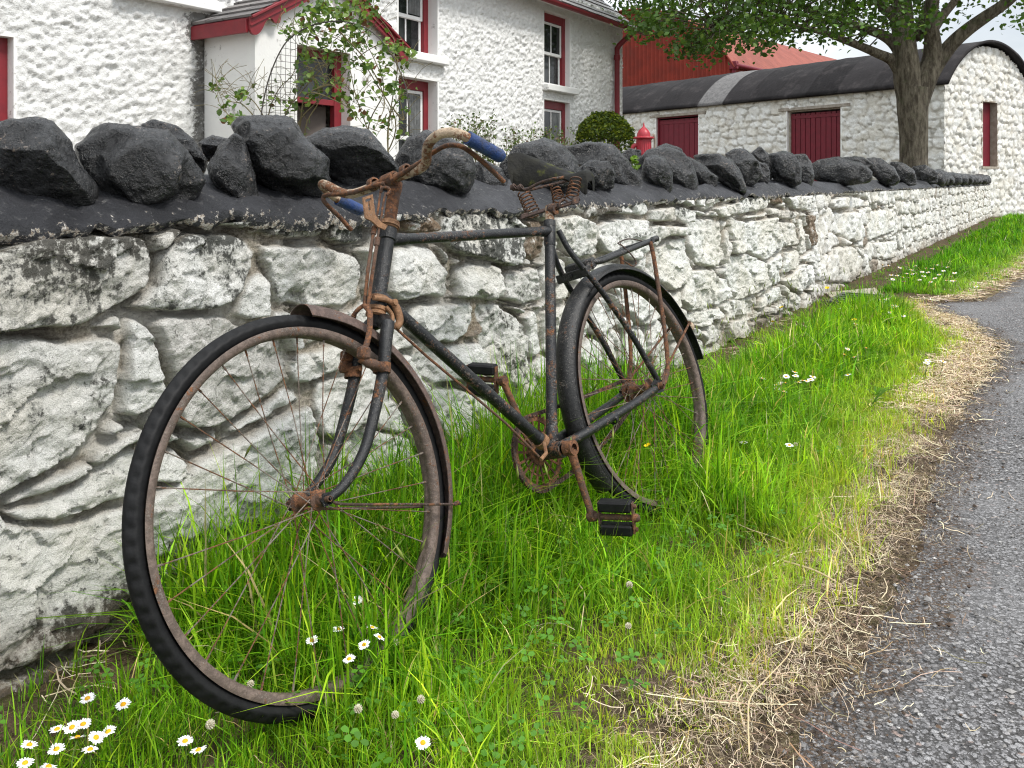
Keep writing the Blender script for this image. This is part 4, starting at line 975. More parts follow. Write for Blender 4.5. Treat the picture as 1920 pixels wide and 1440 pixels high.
sf.lathe([(.006, -.012), (.0165, -.011), (.0165, .011), (.006, .012)], bk(1037, 392, .012), (0, -.2, 1), 14); sf.tube([bk(1037, 392, .0), bk(1031, 405, 0)], .0125, 12)
sf.tube(spline(B((1048, 388, .03), (1050, 378, .034), (1058, 374, .04), (1066, 380, .05)), 4), .0036, 8)
sf.box(bk(1079, 376, .066), (.014, .002, 0), (.003, .011, 0), (0, 0, .005), .002); sf.box(bk(983, 405, -.066), (.014, .002, 0), (.003, .008, 0), (0, 0, .005), .002)
sf.build('saddle_frame', MAT['rustdark'], saddle, smooth=True)
def coil(p, q, r0, r1, turns, w=.0024):
    p, q = np.array(p), np.array(q); d = q - p; a = np.cross(d, (0, 0, 1.0)); a /= np.linalg.norm(a); b = np.cross(d, a); b /= np.linalg.norm(b)
    m = int(turns * 16); t = np.linspace(0, 1, m); th = t * turns * 2 * math.pi; rr = r0 + (r1 - r0) * t
    mb = MB(); mb.tube(p + t[:, None] * d + rr[:, None] * (np.cos(th)[:, None] * a + np.sin(th)[:, None] * b), w, 6); mb.build('spring', MAT['rust'], saddle, smooth=True)
coil(bk(996, 402, -.060) + (.012, 0, 0), bk(977, 362, -.085) + (.012, 0, 0), .0215, .0180, 6.5)
coil(bk(1026, 380, .0) + (.06, 0, 0), bk(1018, 352, -.02) + (.06, 0, 0), .0185, .0130, 4.5)
coil(bk(1066, 376, .05) + (.012, 0, 0), bk(1076, 334, .06) + (.012, 0, 0), .0180, .0150, 6)
# ---- luggage rack
rk = MB()
for sd, sh in ((1, 0), (-1, 0)):
    z = sd * .052
    rk.tube(spline([(-.150, .388, z * .8), (-.11, .386, z), (.05, .408, z), (.205, .430, z)], 6), .0082 if sd > 0 else .0068, 12)
rk.tube([(.190, .428, -.062), (.190, .428, .062)], .0088, 12)
rk.tube([(.205, .431, .050), (.226, .434, .058)], .0098, 12)
rk.box((-.150, .384, 0), (.012, .004, 0), (-.002, .014, 0), (0, 0, .050), .003)
rk.box((-.195, .362, -.004), (.004, .0, 0), (-.002, .0125, 0), (0, 0, .056), .003); rk.box((-.172, .372, .040), (.02, .012, 0), (-.003, .010, 0), (0, 0, .004), .002)
rk.lathe([(.0001, 0), (.006, 0), (.006, .006), (.0001, .007)], (-.199, .362, -.006), (-1, 0, 0), 8)
for q in (.02,): rk.tube([(q, .404, -.052), (q, .404, .052)], .005, 8)
rack = rk.build('luggage_rack', MAT['frame2'], bike, smooth=True)
for sd in (1, -1):
    mb = MB(); mb.tube(spline([(.176, .424, sd * .058), (.165, .36, sd * .060), (.105, .14, sd * .064), (.062, .045, sd * .068), (.032, .012, sd * .067), (.012, .0, sd * .066)], 6), .0068, 10)
    mb.lathe([(.0001, -.004), (.011, -.004), (.011, .004), (.0001, .004)], (.006, .0, sd * .068), (0, 0, 1), 10); mb.build('leg', MAT['rust'], rack, smooth=True)
mb = MB(); mb.tube(spline([(.192, .437, .02), (.10, .446, .03), (.028, .436, .034), (.020, .424, .05), (.034, .392, .064), (.046, .366, .066), (.026, .356, .064), (-.01, .378, .058)], 6), .0022, 8)
mb.build('spring_clip', MAT['rustdark'], rack, smooth=True)
# ---- transmission
ck = MB(); RC = BBc + (0, 0, -.046); n = 46; rr = .0925
pr = []
for k in range(n * 4):
    a = 2 * math.pi * k / (n * 4); r = rr + (.0035 if (k % 4) in (0, 1) else -.003); pr.append((r, a))
inn = .078
V = []; 
for zz in (-.0018, .0018):
    for r, a in pr: V.append(RC + (r * math.cos(a), r * math.sin(a), zz))
    for r, a in pr: V.append(RC + (inn * math.cos(a), inn * math.sin(a), zz))
m4 = n * 4; Fc = []
for i in range(m4):
    j = (i + 1) % m4; o1 = 0; o2 = 2 * m4
    Fc += [(i, j, m4 + j, m4 + i), (o2 + i, o2 + m4 + i, o2 + m4 + j, o2 + j), (i, o2 + i, o2 + j, j), (m4 + i, m4 + j, o2 + m4 + j, o2 + m4 + i)]
ck.add(V, Fc)
for k in range(18):
    a = 2 * math.pi * k / 18 + .1; ck.seg(RC + (.026 * math.cos(a), .026 * math.sin(a), 0), RC + (.080 * math.cos(a), .080 * math.sin(a), 0), .0055, .003, side=(0, 0, 1))
ck.lathe([(.010, -.004), (.031, -.003), (.031, .003), (.010, .004)], RC, (0, 0, 1), 24); ck.lathe([(.053, -.0015), (.057, -.0015), (.057, .0015), (.053, .0015)], RC, (0, 0, 1), 40, closed=True)
ck.build('chainring', MAT['rust'], bike, smooth=False)
spk = MB(); spk.lathe([(.012, -.006), (.036, -.0015), (.038, 0), (.036, .0015), (.012, .006)], HR + (0, 0, -.046), (0, 0, 1), 36); spk.build('sprocket', MAT['rust'], bike, smooth=True)
def chain_path():
    r1, r2 = .0925, .037; P = []
    d = HR[:2] - BBc[:2]; L = np.hypot(*d); phi = math.atan2(d[1], d[0]); off = math.acos((r1 - r2) / L)
    for a in np.linspace(phi + off, phi + 2 * math.pi - off, 60): P.append((BBc[0] + r1 * math.cos(a), BBc[1] + r1 * math.sin(a)))
    e = P[-1]; f_ = (HR[0] + r2 * math.cos(phi - off), HR[1] + r2 * math.sin(phi - off))
    for t in np.linspace(.03, .97, 26): P.append((e[0] + (f_[0] - e[0]) * t, e[1] + (f_[1] - e[1]) * t - .020 * 4 * t * (1 - t)))
    for a in np.linspace(phi - off, phi + off, 20): P.append((HR[0] + r2 * math.cos(a), HR[1] + r2 * math.sin(a)))
    e = P[-1]; f_ = P[0]
    for t in np.linspace(.03, .97, 26): P.append((e[0] + (f_[0] - e[0]) * t, e[1] + (f_[1] - e[1]) * t - .004 * 4 * t * (1 - t)))
    return np.array(P)
cpth = chain_path(); seglen = np.hypot(*np.diff(np.vstack([cpth, cpth[:1]]), axis=0).T); cum = np.concatenate([[0], np.cumsum(seglen)])
nl_ = int(cum[-1] / .0127); xs = np.interp(np.linspace(0, cum[-1], nl_, endpoint=False), cum, np.append(cpth[:, 0], cpth[0, 0])); ys = np.interp(np.linspace(0, cum[-1], nl_, endpoint=False), cum, np.append(cpth[:, 1], cpth[0, 1]))
ch = MB()
for i in range(nl_):
    p = np.array([xs[i], ys[i], -.046]); q = np.array([xs[(i + 1) % nl_], ys[(i + 1) % nl_], -.046]); w = .0038 if i % 2 else .0026
    for sd in (-1, 1): ch.seg(p - (q - p) * .2 + (0, 0, sd * w), q + (q - p) * .2 + (0, 0, sd * w), .0095, .0012, side=(0, 0, 1))
    ch.lathe([(.0001, -.005), (.0042, -.005), (.0042, .005), (.0001, .005)], p, (0, 0, 1), 6)
ch.build('chain', MAT['rustdark'], bike, smooth=False)
def crank(sd, end, pe, seed):
    z0 = sd * .058; a = BBc + (0, 0, z0); mb = MB(); d = (end - a) / np.linalg.norm(end - a)
    mb.lathe([(.0095, -.014), (.0185, -.013), (.0185, .013), (.0095, .014)], a, (0, 0, 1), 20)
    mb.tube([a + d * .006, a + d * .03, a + d * .10, end - d * .006, end + d * .009], [.0125, .0105, .0088, .0088, .0105], 12); mb.lathe([(.0001, -.009), (.0125, -.009), (.0125, .009), (.0001, .009)], end, (0, 0, 1), 14)
    side = np.cross(d, (0, 0, 1.0)); mb.tube([a - side * .024 + d * .004, a + side * .022 + d * .004], .0046, 8)
    c = mb.build('crank', MAT['rust'], bike, smooth=True)
    pax = (pe - end) / np.linalg.norm(pe - end); up = np.array([-.12, 1, 0.]); up -= pax * (up @ pax); up /= np.linalg.norm(up); fw = np.cross(pax, up); L = np.linalg.norm(pe - end)
    pd = MB(); pd.tube([end, end + pax * L * .96], .0075, 10)
    for x in (.17, .97):
        q = end + pax * L * x
        pd.prism([q + up * y * .036 + fw * w * (.012 if abs(y) > .5 else .010) for y, w in ((-1, -.7), (-1, .7), (-.45, 1), (0, 1.25), (.45, 1), (1, .7), (1, -.7), (.45, -1), (0, -1.25), (-.45, -1))], pax * .0035)
        for y in (-1, 1): pd.lathe([(.0001, 0), (.0055, 0), (.0055, .006), (.0001, .008)], q + up * y * .027 + pax * .0035, pax, 8)
    q = end + pax * (L * .97 + .003); pd.lathe([(.0001, 0), (.0105, 0), (.0095, .009), (.005, .014), (.0001, .0145)], q, pax, 12)
    p = pd.build('pedal', MAT['rust'], c, smooth=True)
    rb = MB()
    for y in (-1, 1): rb.box(end + pax * L * .57 + up * y * .0275, pax * L * .385, up * .0125, fw * .0165, .004)
    # rubber blocks are part of the pedal: joined into it with their own material
    me = p.data; me.materials.append(MAT['rubber'])
    import bmesh
    bm = bmesh.new(); bm.from_mesh(me); o0 = ORG[bike.name]; vs = [bm.verts.new((v[0] - o0[0], v[1] - o0[1], v[2] - o0[2])) for v in rb.V]
    for f in rb.F:
        try: bf = bm.faces.new([vs[i] for i in f]); bf.material_index = 1
        except ValueError: pass
    bmesh.ops.recalc_face_normals(bm, faces=bm.faces); bm.to_mesh(me); bm.free()
crank(1, bk(1110, 968, .078), bk(1189, 971, .172), 1)
crank(-1, bk(943, 714, -.078), bk(878, 709, -.170), 2)

# ================================================================== THE COTTAGE
TH = -5.5                                          # its front wall plane
def hs_(px): return s_of(on_t(px, HY, TH))
def hz(px, py): return float(on_t(px, py, TH)[2])
S_R = hs_(1167); S_L = -4.5; ZE = hz(1167, 42) + .02
house = thing('cottage', 'white roughcast farm cottage with dark red window frames and a gabled porch', 'house', W(7, TH - 3, 0))
wins = []   # s0, s1, z0, z1
for a, b, z0, z1 in ((hs_(1020), hs_(1068), hz(1020, 157), hz(1020, 19)), (hs_(1020), hs_(1068), .85, hz(1020, 186)),
                     (hs_(747), hs_(820), hz(820, 107), 3.76), (hs_(747), hs_(820), .85, hz(820, 153)),
                     (hs_(-60), hs_(25), .80, hz(25, 70)), (hs_(395) - 1.0, hs_(395) - .08, hz(393, 4), 3.76)):
    wins.append((a, b, z0, z1))
PS0 = s_of(on_t(478, HY, -4.75)); PS1 = PS0 + 2.0; PT = -4.75
def merged(lo, hi, step, cuts):
    b = [lo] + sorted(c for c in cuts if lo < c < hi) + [hi]; out = []
    for p, q in zip(b[:-1], b[1:]):
        if q - p < 1e-4: continue
        out += list(np.linspace(p, q, max(1, int(round((q - p) / step))), endpoint=False))
    return np.unique(np.round(np.array(out + [hi]), 5))
def rough_wall(name, fn, u, v, holes, amp, seed, mat, parent, relief):
    U, Vv = np.meshgrid(u, v, indexing='ij'); h = relief(U, Vv)
    fade = np.ones_like(U)
    for a, b, c, d in holes:
        dx = np.maximum(np.maximum(a - U, U - b), 0); dz = np.maximum(np.maximum(c - Vv, Vv - d), 0); inside = (U >= a - 1e-6) & (U <= b + 1e-6) & (Vv >= c - 1e-6) & (Vv <= d + 1e-6)
        fade = np.minimum(fade, np.where(inside, 0, np.clip(np.hypot(dx, dz) / .05, 0, 1)))
    h = h * fade * amp; V = fn(U, Vv, h).reshape(-1, 3); Fq = grid_faces(len(u), len(v))
    cu = ((u[:-1] + u[1:]) / 2)[:, None] + 0 * v[None, :-1]; cv = ((v[:-1] + v[1:]) / 2)[None] + 0 * u[:-1, None]
    keep = np.ones(cu.shape, bool)
    for a, b, c, d in holes: keep &= ~((cu > a) & (cu < b) & (cv > c) & (cv < d))
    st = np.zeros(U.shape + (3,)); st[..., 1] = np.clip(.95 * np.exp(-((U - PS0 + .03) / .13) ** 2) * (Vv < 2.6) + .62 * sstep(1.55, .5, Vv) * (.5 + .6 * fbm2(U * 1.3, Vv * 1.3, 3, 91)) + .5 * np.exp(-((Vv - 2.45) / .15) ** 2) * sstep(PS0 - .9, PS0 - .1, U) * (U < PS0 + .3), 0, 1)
    return mesh_np(name, V, [Fq[keep.ravel()]], mat, parent, attrs={'st': st.reshape(-1, 3)})
def thrown(U, Vv):
    a = U * .8 + Vv * .6; b = Vv * .9 - U * .5
    n = fbm2(U * 22, Vv * 25, 3, 61, .6); r = 1 - np.abs(fbm2(a * 16, b * 28, 3, 64, .62)); return .55 * n + .8 * (r - .6) + .4 * fbm2(U * 2.2, Vv * 2.2, 3, 68)
u = merged(S_L, S_R, .018, [x for w in wins for x in w[:2]]); v = merged(-.05, ZE + .1, .018, [x for w in wins for x in w[2:]])
rough_wall('wall', lambda U, Vv, h: P0 + D * U[..., None] + N * (TH + h)[..., None] + UP * Vv[..., None], u, v, wins, .026, 1, MAT['roughcast'], house, thrown)
RZ = ZE + 3.0 * .82
mb = MB()      # gables, back wall
for s in (S_L, S_R): mb.prism([W(s, TH, -.05), W(s, TH, ZE), W(s, TH - 3, RZ - .1), W(s, TH - 6, ZE), W(s, TH - 6, -.05)], D * (.02 if s == S_L else -.02))
mb.prism([W(S_L + .03, TH - 6, -.05), W(S_R - .03, TH - 6, -.05), W(S_R - .03, TH - 6, ZE), W(S_L + .03, TH - 6, ZE)], N * .02)
mb.build('wall', MAT['backcast'], house)
def slates(name, p00, along, up, La, Lu, parent, seed, cw=.30, rh=.20, thick=.012):
    """courses of overlapping slates"""
    r = np.random.default_rng(seed); V, Fc, st = [], [], []; nrm = np.cross(along, up); nrm = nrm / np.linalg.norm(nrm)
    if nrm[2] < 0: nrm = -nrm
    nr = int(La / cw) + 1
    for k in range(int(Lu / rh) + 1):
        for j in range(-1, nr):
            a0 = max(0, j * cw + (k % 2) * cw / 2 + r.uniform(-.004, .004)); a1 = min(La, (j + 1) * cw + (k % 2) * cw / 2 - .006)
            if a1 - a0 < .03: continue
            u0, u1 = k * rh - r.uniform(0, .008), min(Lu, k * rh + rh * 1.25); t = thick * r.uniform(.7, 1.6); b = len(V); g = r.uniform(0, 1)
            for (a, uu, h) in ((a0, u0, t + .014), (a1, u0, t + .014), (a1, u1, .004), (a0, u1, .004), (a0, u0, .004), (a1, u0, .004)):
                V.append(p00 + along * a + up * uu + nrm * h); st.append((g, 0, 0))
            Fc += [(b, b + 1, b + 2, b + 3), (b, b + 4, b + 5, b + 1)]
    return mesh_np(name, V, [np.array(Fc)], MAT['slate'], parent, smooth=False, attrs={'st': np.array(st)})
upv = (-N * 3.0 + UP * 3.0 * .82); Lr = np.linalg.norm(upv) + .33; upv = upv / np.linalg.norm(upv)
e0 = W(S_L - .1, TH + .26, ZE - .26 * .82 + .05)
rf = slates('roof', e0, D, upv, S_R - S_L + .32, Lr, house, 5)
mb = MB(); mb.prism([W(S_L - .1, TH + .24, ZE - .19), W(S_L - .1, TH + .2, ZE - .24), W(S_L - .1, TH - .1, ZE - .02), W(S_L - .1, TH - 3, RZ), W(S_L - .1, TH - 6.3, ZE - .3), W(S_L - .1, TH - 6.3, ZE - .2), W(S_L - .1, TH - 3, RZ + .03)], D * (S_R - S_L + .3)); mb.build('roof', MAT['paintwhite'], house)
mb = MB()      # gutter, bargeboard end and downpipe
gz = ZE - .20; gt_ = TH + .30; pts = []
for k in range(9):
    a = math.pi * k / 8; pts.append(W(S_L - .1, gt_ - .055 * math.cos(a), gz - .055 * math.sin(a)))
inner = [W(S_L - .1, gt_ - .047 * math.cos(math.pi * k / 8), gz - .047 * math.sin(math.pi * k / 8)) for k in range(8, -1, -1)]
mb.prism(pts + inner, D * (S_R - S_L + .55)); mb.prism(pts, D * .004)
mb.build('gutter', MAT['redpaint'], house, smooth=True)
sdp = hs_(1150); mb = MB()
mb.tube(spline([W(sdp + .13, gt_, gz - .05), W(sdp + .13, gt_, gz - .12), W(sdp + .06, gt_ - .09, gz - .22), W(sdp, TH + .10, gz - .36), W(sdp, TH + .08, gz - .6), W(sdp, TH + .08, 1.4), W(sdp, TH + .08, 0)], 5), .050, 12)
for z in (gz - .55, 1.7): mb.lathe([(.050, -.05), (.062, -.045), (.062, .045), (.050, .05)], W(sdp, TH + .08, z), UP, 12)
mb.build('downpipe', MAT['redpaint'], house, smooth=True)
def hbox(mb, s0, s1, t0, t1, z0, z1, bev=0.004): mb.box(W((s0 + s1) / 2, (t0 + t1) / 2, (z0 + z1) / 2), D * (s1 - s0) / 2, N * (t1 - t0) / 2, UP * (z1 - z0) / 2, bev)
def window(s0, s1, z0, z1, curtain=True, opened=False, dep=.16):
    mb = MB(); T0 = TH - dep                           # red box frame at the back of the reveal
    fw = .085
    hbox(mb, s0 - .01, s0 + fw, T0 - .06, T0, z0, z1); hbox(mb, s1 - fw, s1 + .01, T0 - .06, T0, z0, z1); hbox(mb, s0 + fw - .002, s1 - fw + .002, T0 - .062, T0 - .003, z1 - .13, z1 + .01)
    w = mb.build('window', MAT['redpaint'], house)
    mb = MB()                                          # smooth reveal
    for a in (s0, s1): mb.prism([W(a, TH + .004, z0 - .01), W(a, TH + .004, z1 + .01), W(a, T0 - .07, z1 + .01), W(a, T0 - .07, z0 - .01)], D * (-.03 if a == s0 else .03))
    mb.prism([W(s0 - .03, TH + .004, z1), W(s1 + .03, TH + .004, z1), W(s1 + .03, T0 - .07, z1), W(s0 - .03, T0 - .07, z1)], UP * .03)
    mb.build('reveal', MAT['smoothwhite'], w)
    mb = MB(); hbox(mb, s0 - .05, s1 + .14, T0 - .07, TH + .11, z0 - .11, z0, .012); mb.build('sill', MAT['smoothwhite'], w)
    a, b, c, d = s0 + fw + .006, s1 - fw - .006, z0 + .01, z1 - .135; mid = (c + d) / 2; sa = MB(); r = .042
    for (zl, zh, tq) in ((mid - .02, d, T0 - .022), (c, mid + .02, T0 - .052)):
        hbox(sa, a, a + r, tq - .03, tq, zl, zh); hbox(sa, b - r, b, tq - .03, tq, zl, zh); hbox(sa, a + r, b - r, tq - .032, tq - .002, zh - r, zh); hbox(sa, a + r, b - r, tq - .032, tq - .002, zl, zl + r * 1.2)
        m_ = (a + b) / 2; hbox(sa, m_ - .012, m_ + .012, tq - .028, tq - .004, zl + r, zh - r, .002)
    if opened: hbox(sa, a + r, b - r, T0 - .09, T0 - .07, mid + .30, mid + .335)
    sa.build('sash', MAT['paintwhite'], w)
    g = MB(); hbox(g, a + .02, b - .02, T0 - .040, T0 - .036, mid, d - .02, 0); hbox(g, a + .02, b - .02, T0 - .070, T0 - .066, c + .02, mid, 0); g.build('pane', MAT['glass'], w)
    if curtain:
        cu_ = MB(); n = 14
        for k in range(n):
            x = b - .05 - (k + .5) * (b - a) * .38 / n; cu_.tube([W(x, T0 - .031 + .0 * k, mid + .05), W(x, T0 - .031, d - .05)], .0055 if k % 2 else .0035, 6)
        cu_.build('curtain', MAT['curtain'], w, smooth=True)
for k, w in enumerate(wins): window(*w, curtain=(k not in (0, 4)), opened=(k == 2), dep=.09 if k in (0, 1, 4) else .16)
# ---- porch
porch_wall = MB(); ZP = 2.50; SM = (PS0 + PS1) / 2; SL = .56; PH = ZP + (PS1 - PS0) / 2 * SL
d0, d1, dz = s_of(on_t(557, HY, PT)), s_of(on_t(657, HY, PT)), float(on_t(557, 83, PT)[2])
hbox(porch_wall, PS0, PS0 + .2, TH + .01, PT - .02, -.05, ZP - .05, 0); hbox(porch_wall, PS1 - .2, PS1, TH + .01, PT - .02, -.05, ZP - .05, 0)
porch_wall.prism([W(PS0, PT, -.05), W(d0, PT, -.05), W(d0, PT, dz), W(d1, PT, dz), W(d1, PT, -.05), W(PS1, PT, -.05), W(PS1, PT, ZP), W(SM, PT, PH), W(PS0, PT, ZP)], N * -.022)
hbox(porch_wall, PS0 + .201, d0, PT - .2, PT - .023, -.05, dz, 0); hbox(porch_wall, d1, PS1 - .201, PT - .2, PT - .023, -.05, dz, 0); hbox(porch_wall, d0 - .1, d1 + .1, PT - .2, PT - .023, dz, dz + .2, 0)
porch = porch_wall.build('porch', MAT['smoothwhite'], house)
mb = MB(); fw = .075; TD = PT - .13
hbox(mb, d0 - .01, d0 + .02, TD - .07, TD, -.05, dz); hbox(mb, d1 - fw - .03, d1 + .0, TD - .07, TD, -.05, dz); hbox(mb, d0 + .021, d1 - fw - .031, TD - .068, TD - .003, dz - fw, dz + .01); hbox(mb, d0 + .021, d1 - fw - .031, TD - .066, TD - .005, dz - .56, dz - .50)
df = mb.build('door_frame', MAT['redpaint'], porch)
mb = MB(); hbox(mb, d0 + .02, d1 - fw, TD - .045, TD - .04, dz - .50, dz - fw, 0); mb.build('fanlight', MAT['glass'], porch)
mb = MB(); hbox(mb, d0 - .3, d1 + .3, TH + .012, TH + .02, -.05, dz + .1, 0); mb.build('interior_shade_sheet', MAT['dark'], porch)  # sheet behind the door, the interior's darkness painted into its colour
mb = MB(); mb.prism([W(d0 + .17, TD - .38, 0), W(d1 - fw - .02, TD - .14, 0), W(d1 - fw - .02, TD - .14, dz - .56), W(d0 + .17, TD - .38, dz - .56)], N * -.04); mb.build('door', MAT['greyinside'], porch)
OV, FT = .13, PT + .10
for sg, s_e in ((-1, PS0 - OV), (1, PS1 + OV)):
    zl = ZP - OV * SL; up_ = D * (SM - s_e) + UP * abs(SM - s_e) * SL; L = np.linalg.norm(up_); up_ = up_ / L
    slates('roof', W(s_e, TH - .05, zl + .035), N, up_, FT - TH + .07, L + .02, porch, 9 + sg, .26, .19)
    mb = MB(); mb.prism([W(s_e, TH, zl + .03), W(s_e, TH, zl - .0), W(SM, TH, zl + abs(SM - s_e) * SL), W(SM, TH, zl + .03 + abs(SM - s_e) * SL)], N * (FT - TH - .03)); mb.build('soffit', MAT['redpaint'], porch)
    mb = MB(); hbox(mb, s_e - .02, s_e + .012, TH, FT - .045, zl - .11, zl + .02, .003); mb.build('fascia', MAT['redpaint'], porch)
    # scalloped bargeboard
    top, bot = [], []; m = 60
    for k in range(m + 1):
        x = L * k / m; base = W(s_e, FT - .04, zl + .02) + up_ * x; top.append(base + UP * .03)
        q = x % .30; dep = .10 + .085 * max(0, math.sin(math.pi * min(1, q / .20))) ** .6 if x < .42 else .13
        if .42 <= x: dep = .115
        bot.append(base - UP * dep)
    mb = MB(); P = top + bot[::-1]; mb.V = []; nT = len(top)
    allv = top + bot + [p + N * .03 for p in top] + [p + N * .03 for p in bot]; Fc = []
    for k in range(m):
        Fc += [(k, k + 1, nT + k + 1, nT + k), (2 * nT + k, 3 * nT + k, 3 * nT + k + 1, 2 * nT + k + 1), (k, 2 * nT + k, 2 * nT + k + 1, k + 1), (nT + k, nT + k + 1, 3 * nT + k + 1, 3 * nT + k)]
    Fc += [(0, nT, 3 * nT, 2 * nT), (m, 2 * nT + m, 3 * nT + m, nT + m)]
    mb.add(allv, Fc)
    a = W(s_e, FT - .002, zl + .03); mb.seg(a + up_ * .0, a + up_ * L, .03, .05, side=N, bev=.006); mb.seg(a + up_ * .0 - UP * .075, a + up_ * L - UP * .075, .014, .016, side=N)
    mb.build('bargeboard', MAT['redpaint'], porch, smooth=True, auto=30)

# ================================================================== ROUND-ROOFED WHITE BARN
G = np.array([math.sin(math.radians(54)), math.cos(math.radians(54)), 0]); Lb = np.array([-G[1], G[0], 0]); BC = np.array([10.88, 21.48, 0.])
def on_m(px, py):      # on the long wall
    r = ray(px)[0]; m = (BC[0] - r * BC[1]) / (r * Lb[1] - Lb[0]); Y = BC[1] + Lb[1] * m; return m, CAMH + (HY - py) / F * Y
def on_k(px, py):      # on the gable
    r = ray(px)[0]; k = (BC[0] - r * BC[1]) / (r * G[1] - G[0]); Y = BC[1] + G[1] * k; return k, CAMH + (HY - py) / F * Y
def BP(m, k, z): return BC + Lb * m + G * k + UP * z
barn = thing('stone_barn', 'whitewashed stone barn with a curved black roof and two maroon doors', 'barn', BP(8, 2.4, 0))
EZ = 3.38; BW = 4.85; RISE = 1.17; BLEN = 16.5
doors = []
for a, b, pt in ((1230, 1309, 221), (1476, 1576, 200)):
    m1, z1 = on_m(a, pt); m0, _ = on_m(b, pt); doors.append((m0, m1, -.05, z1 if a < 1300 else 3.02))
um = merged(0, BLEN, .035, [x for d in doors for x in d[:2]]); vm = merged(-.05, EZ, .035, [d[3] for d in doors])
Um, Vm = np.meshgrid(um, vm, indexing='ij')
def lime_wall(name, fn, u, v, holes, seed, rh, clip=None):
    U, Vv = np.meshgrid(u, v, indexing='ij'); h, jo, di, hu = rubble(U, Vv, [], 1.0, seed, .034, rowh=rh, asp=1.7, warp=.04, r0=.03)
    fade = np.ones_like(U)
    for a, b, c, d in holes:
        dx = np.maximum(np.maximum(a - U, U - b), 0); dz = np.maximum(np.maximum(c - Vv, Vv - d), 0); fade = np.minimum(fade, np.clip(np.hypot(dx, dz) / .06, 0, 1))
    V = fn(U, Vv, h * fade).reshape(-1, 3); Fq = grid_faces(len(u), len(v)); cu = ((u[:-1] + u[1:]) / 2)[:, None] + 0 * v[None, :-1]; cv = ((v[:-1] + v[1:]) / 2)[None] + 0 * u[:-1, None]
    keep = np.ones(cu.shape, bool)
    for a, b, c, d in holes: keep &= ~((cu > a) & (cu < b) & (cv > c) & (cv < d))
    if clip is not None: keep &= clip(cu, cv)
    di = di * .55 + .35 * sstep(.5, 0, Vv); st = np.stack([jo * .8, di, hu * .25], -1).reshape(-1, 3)
    return mesh_np(name, V, [Fq[keep.ravel()]], MAT['barnwall'], barn, attrs={'st': np.clip(st, 0, 1)})
lime_wall('wall', lambda U, Vv, h: BC + Lb * U[..., None] - G * h[..., None] + UP * Vv[..., None], um, vm, doors, 21, .24)
def arc_z(k):
    R = ((BW / 2) ** 2 + RISE ** 2) / (2 * RISE); return EZ + np.sqrt(np.maximum(0, R * R - (k - BW / 2) ** 2)) - (R - RISE)
k0, zt = on_k(1843, 193); k1, zt = on_k(1870, 193); _, zb = on_k(1850, 312); slot = (k0, k1, zb, zt)
uk = merged(0, BW, .035, slot[:2]); vk = merged(-.05, EZ + RISE + .02, .035, slot[2:])
lime_wall('wall', lambda U, Vv, h: BC + G * U[..., None] - Lb * h[..., None] + UP * Vv[..., None], uk, vk, [slot], 22, .2, clip=lambda a, b: b < arc_z(a))
mb = MB(); mb.prism([BP(BLEN, 0, -.05), BP(BLEN, BW, -.05), BP(BLEN, BW, EZ), BP(BLEN, BW / 2, EZ + RISE), BP(BLEN, 0, EZ)], Lb * -.05); mb.prism([BP(.05, BW, -.05), BP(BLEN - .06, BW, -.05), BP(BLEN - .06, BW, EZ), BP(.05, BW, EZ)], G * -.05); mb.build('wall', MAT['backcast'], barn)
# curved roof in sheets
R_ = ((BW / 2 + .16) ** 2 + (RISE + .12) ** 2) / (2 * (RISE + .12)); half_a = math.asin((BW / 2 + .16) / R_); cz = EZ + .02 + RISE + .12 - R_
na = 40; mm = np.arange(-.16, BLEN + .1, .05); AA = np.linspace(-half_a, half_a, na)
rp = np.random.default_rng(4); pan = np.floor((mm + .16) / 1.02).astype(int); tone = rp.uniform(0, .8, pan.max() + 1); mlo = on_m(1368, 200)[0]
lightp = int(round((7.1 + .16) / 1.02)); V = []; st = []
for th_ in (0, -.07):
    for i, m in enumerate(mm):
        seam = .012 * (abs(((m + .16) / 1.02) % 1 - .5) > .46) + .009 * vnoise(np.array([[m * .9, 3., 1.]]), 3)[0]
        for j, a in enumerate(AA):
            r = R_ + th_ + (seam if th_ == 0 else 0) + (.02 * vnoise(np.array([[m * 1.3, j * .35, 0]]), 5)[0] if th_ == 0 else 0)
            V.append(BP(m, BW / 2 + r * math.sin(a), cz + r * math.cos(a))); st.append((tone[pan[i]] * .8 + .2 * rp.uniform(), .92 if pan[i] == lightp and a < .25 else 0, 0))
f1 = grid_faces(len(mm), na); k = len(mm) * na; ii = np.arange(len(mm) - 1) * na; jj = np.arange(na - 1); o = (len(mm) - 1) * na
mesh_np('roof', V, [f1, f1[:, ::-1] + k, np.stack([ii, ii + k, ii + na + k, ii + na], 1), np.stack([ii + na - 1, ii + 2 * na - 1, ii + 2 * na - 1 + k, ii + na - 1 + k], 1), np.stack([jj, jj + 1, jj + 1 + k, jj + k], 1), np.stack([o + jj, o + jj + k, o + jj + 1 + k, o + jj + 1], 1)], MAT['felt'], barn, attrs={'st': np.array(st)})
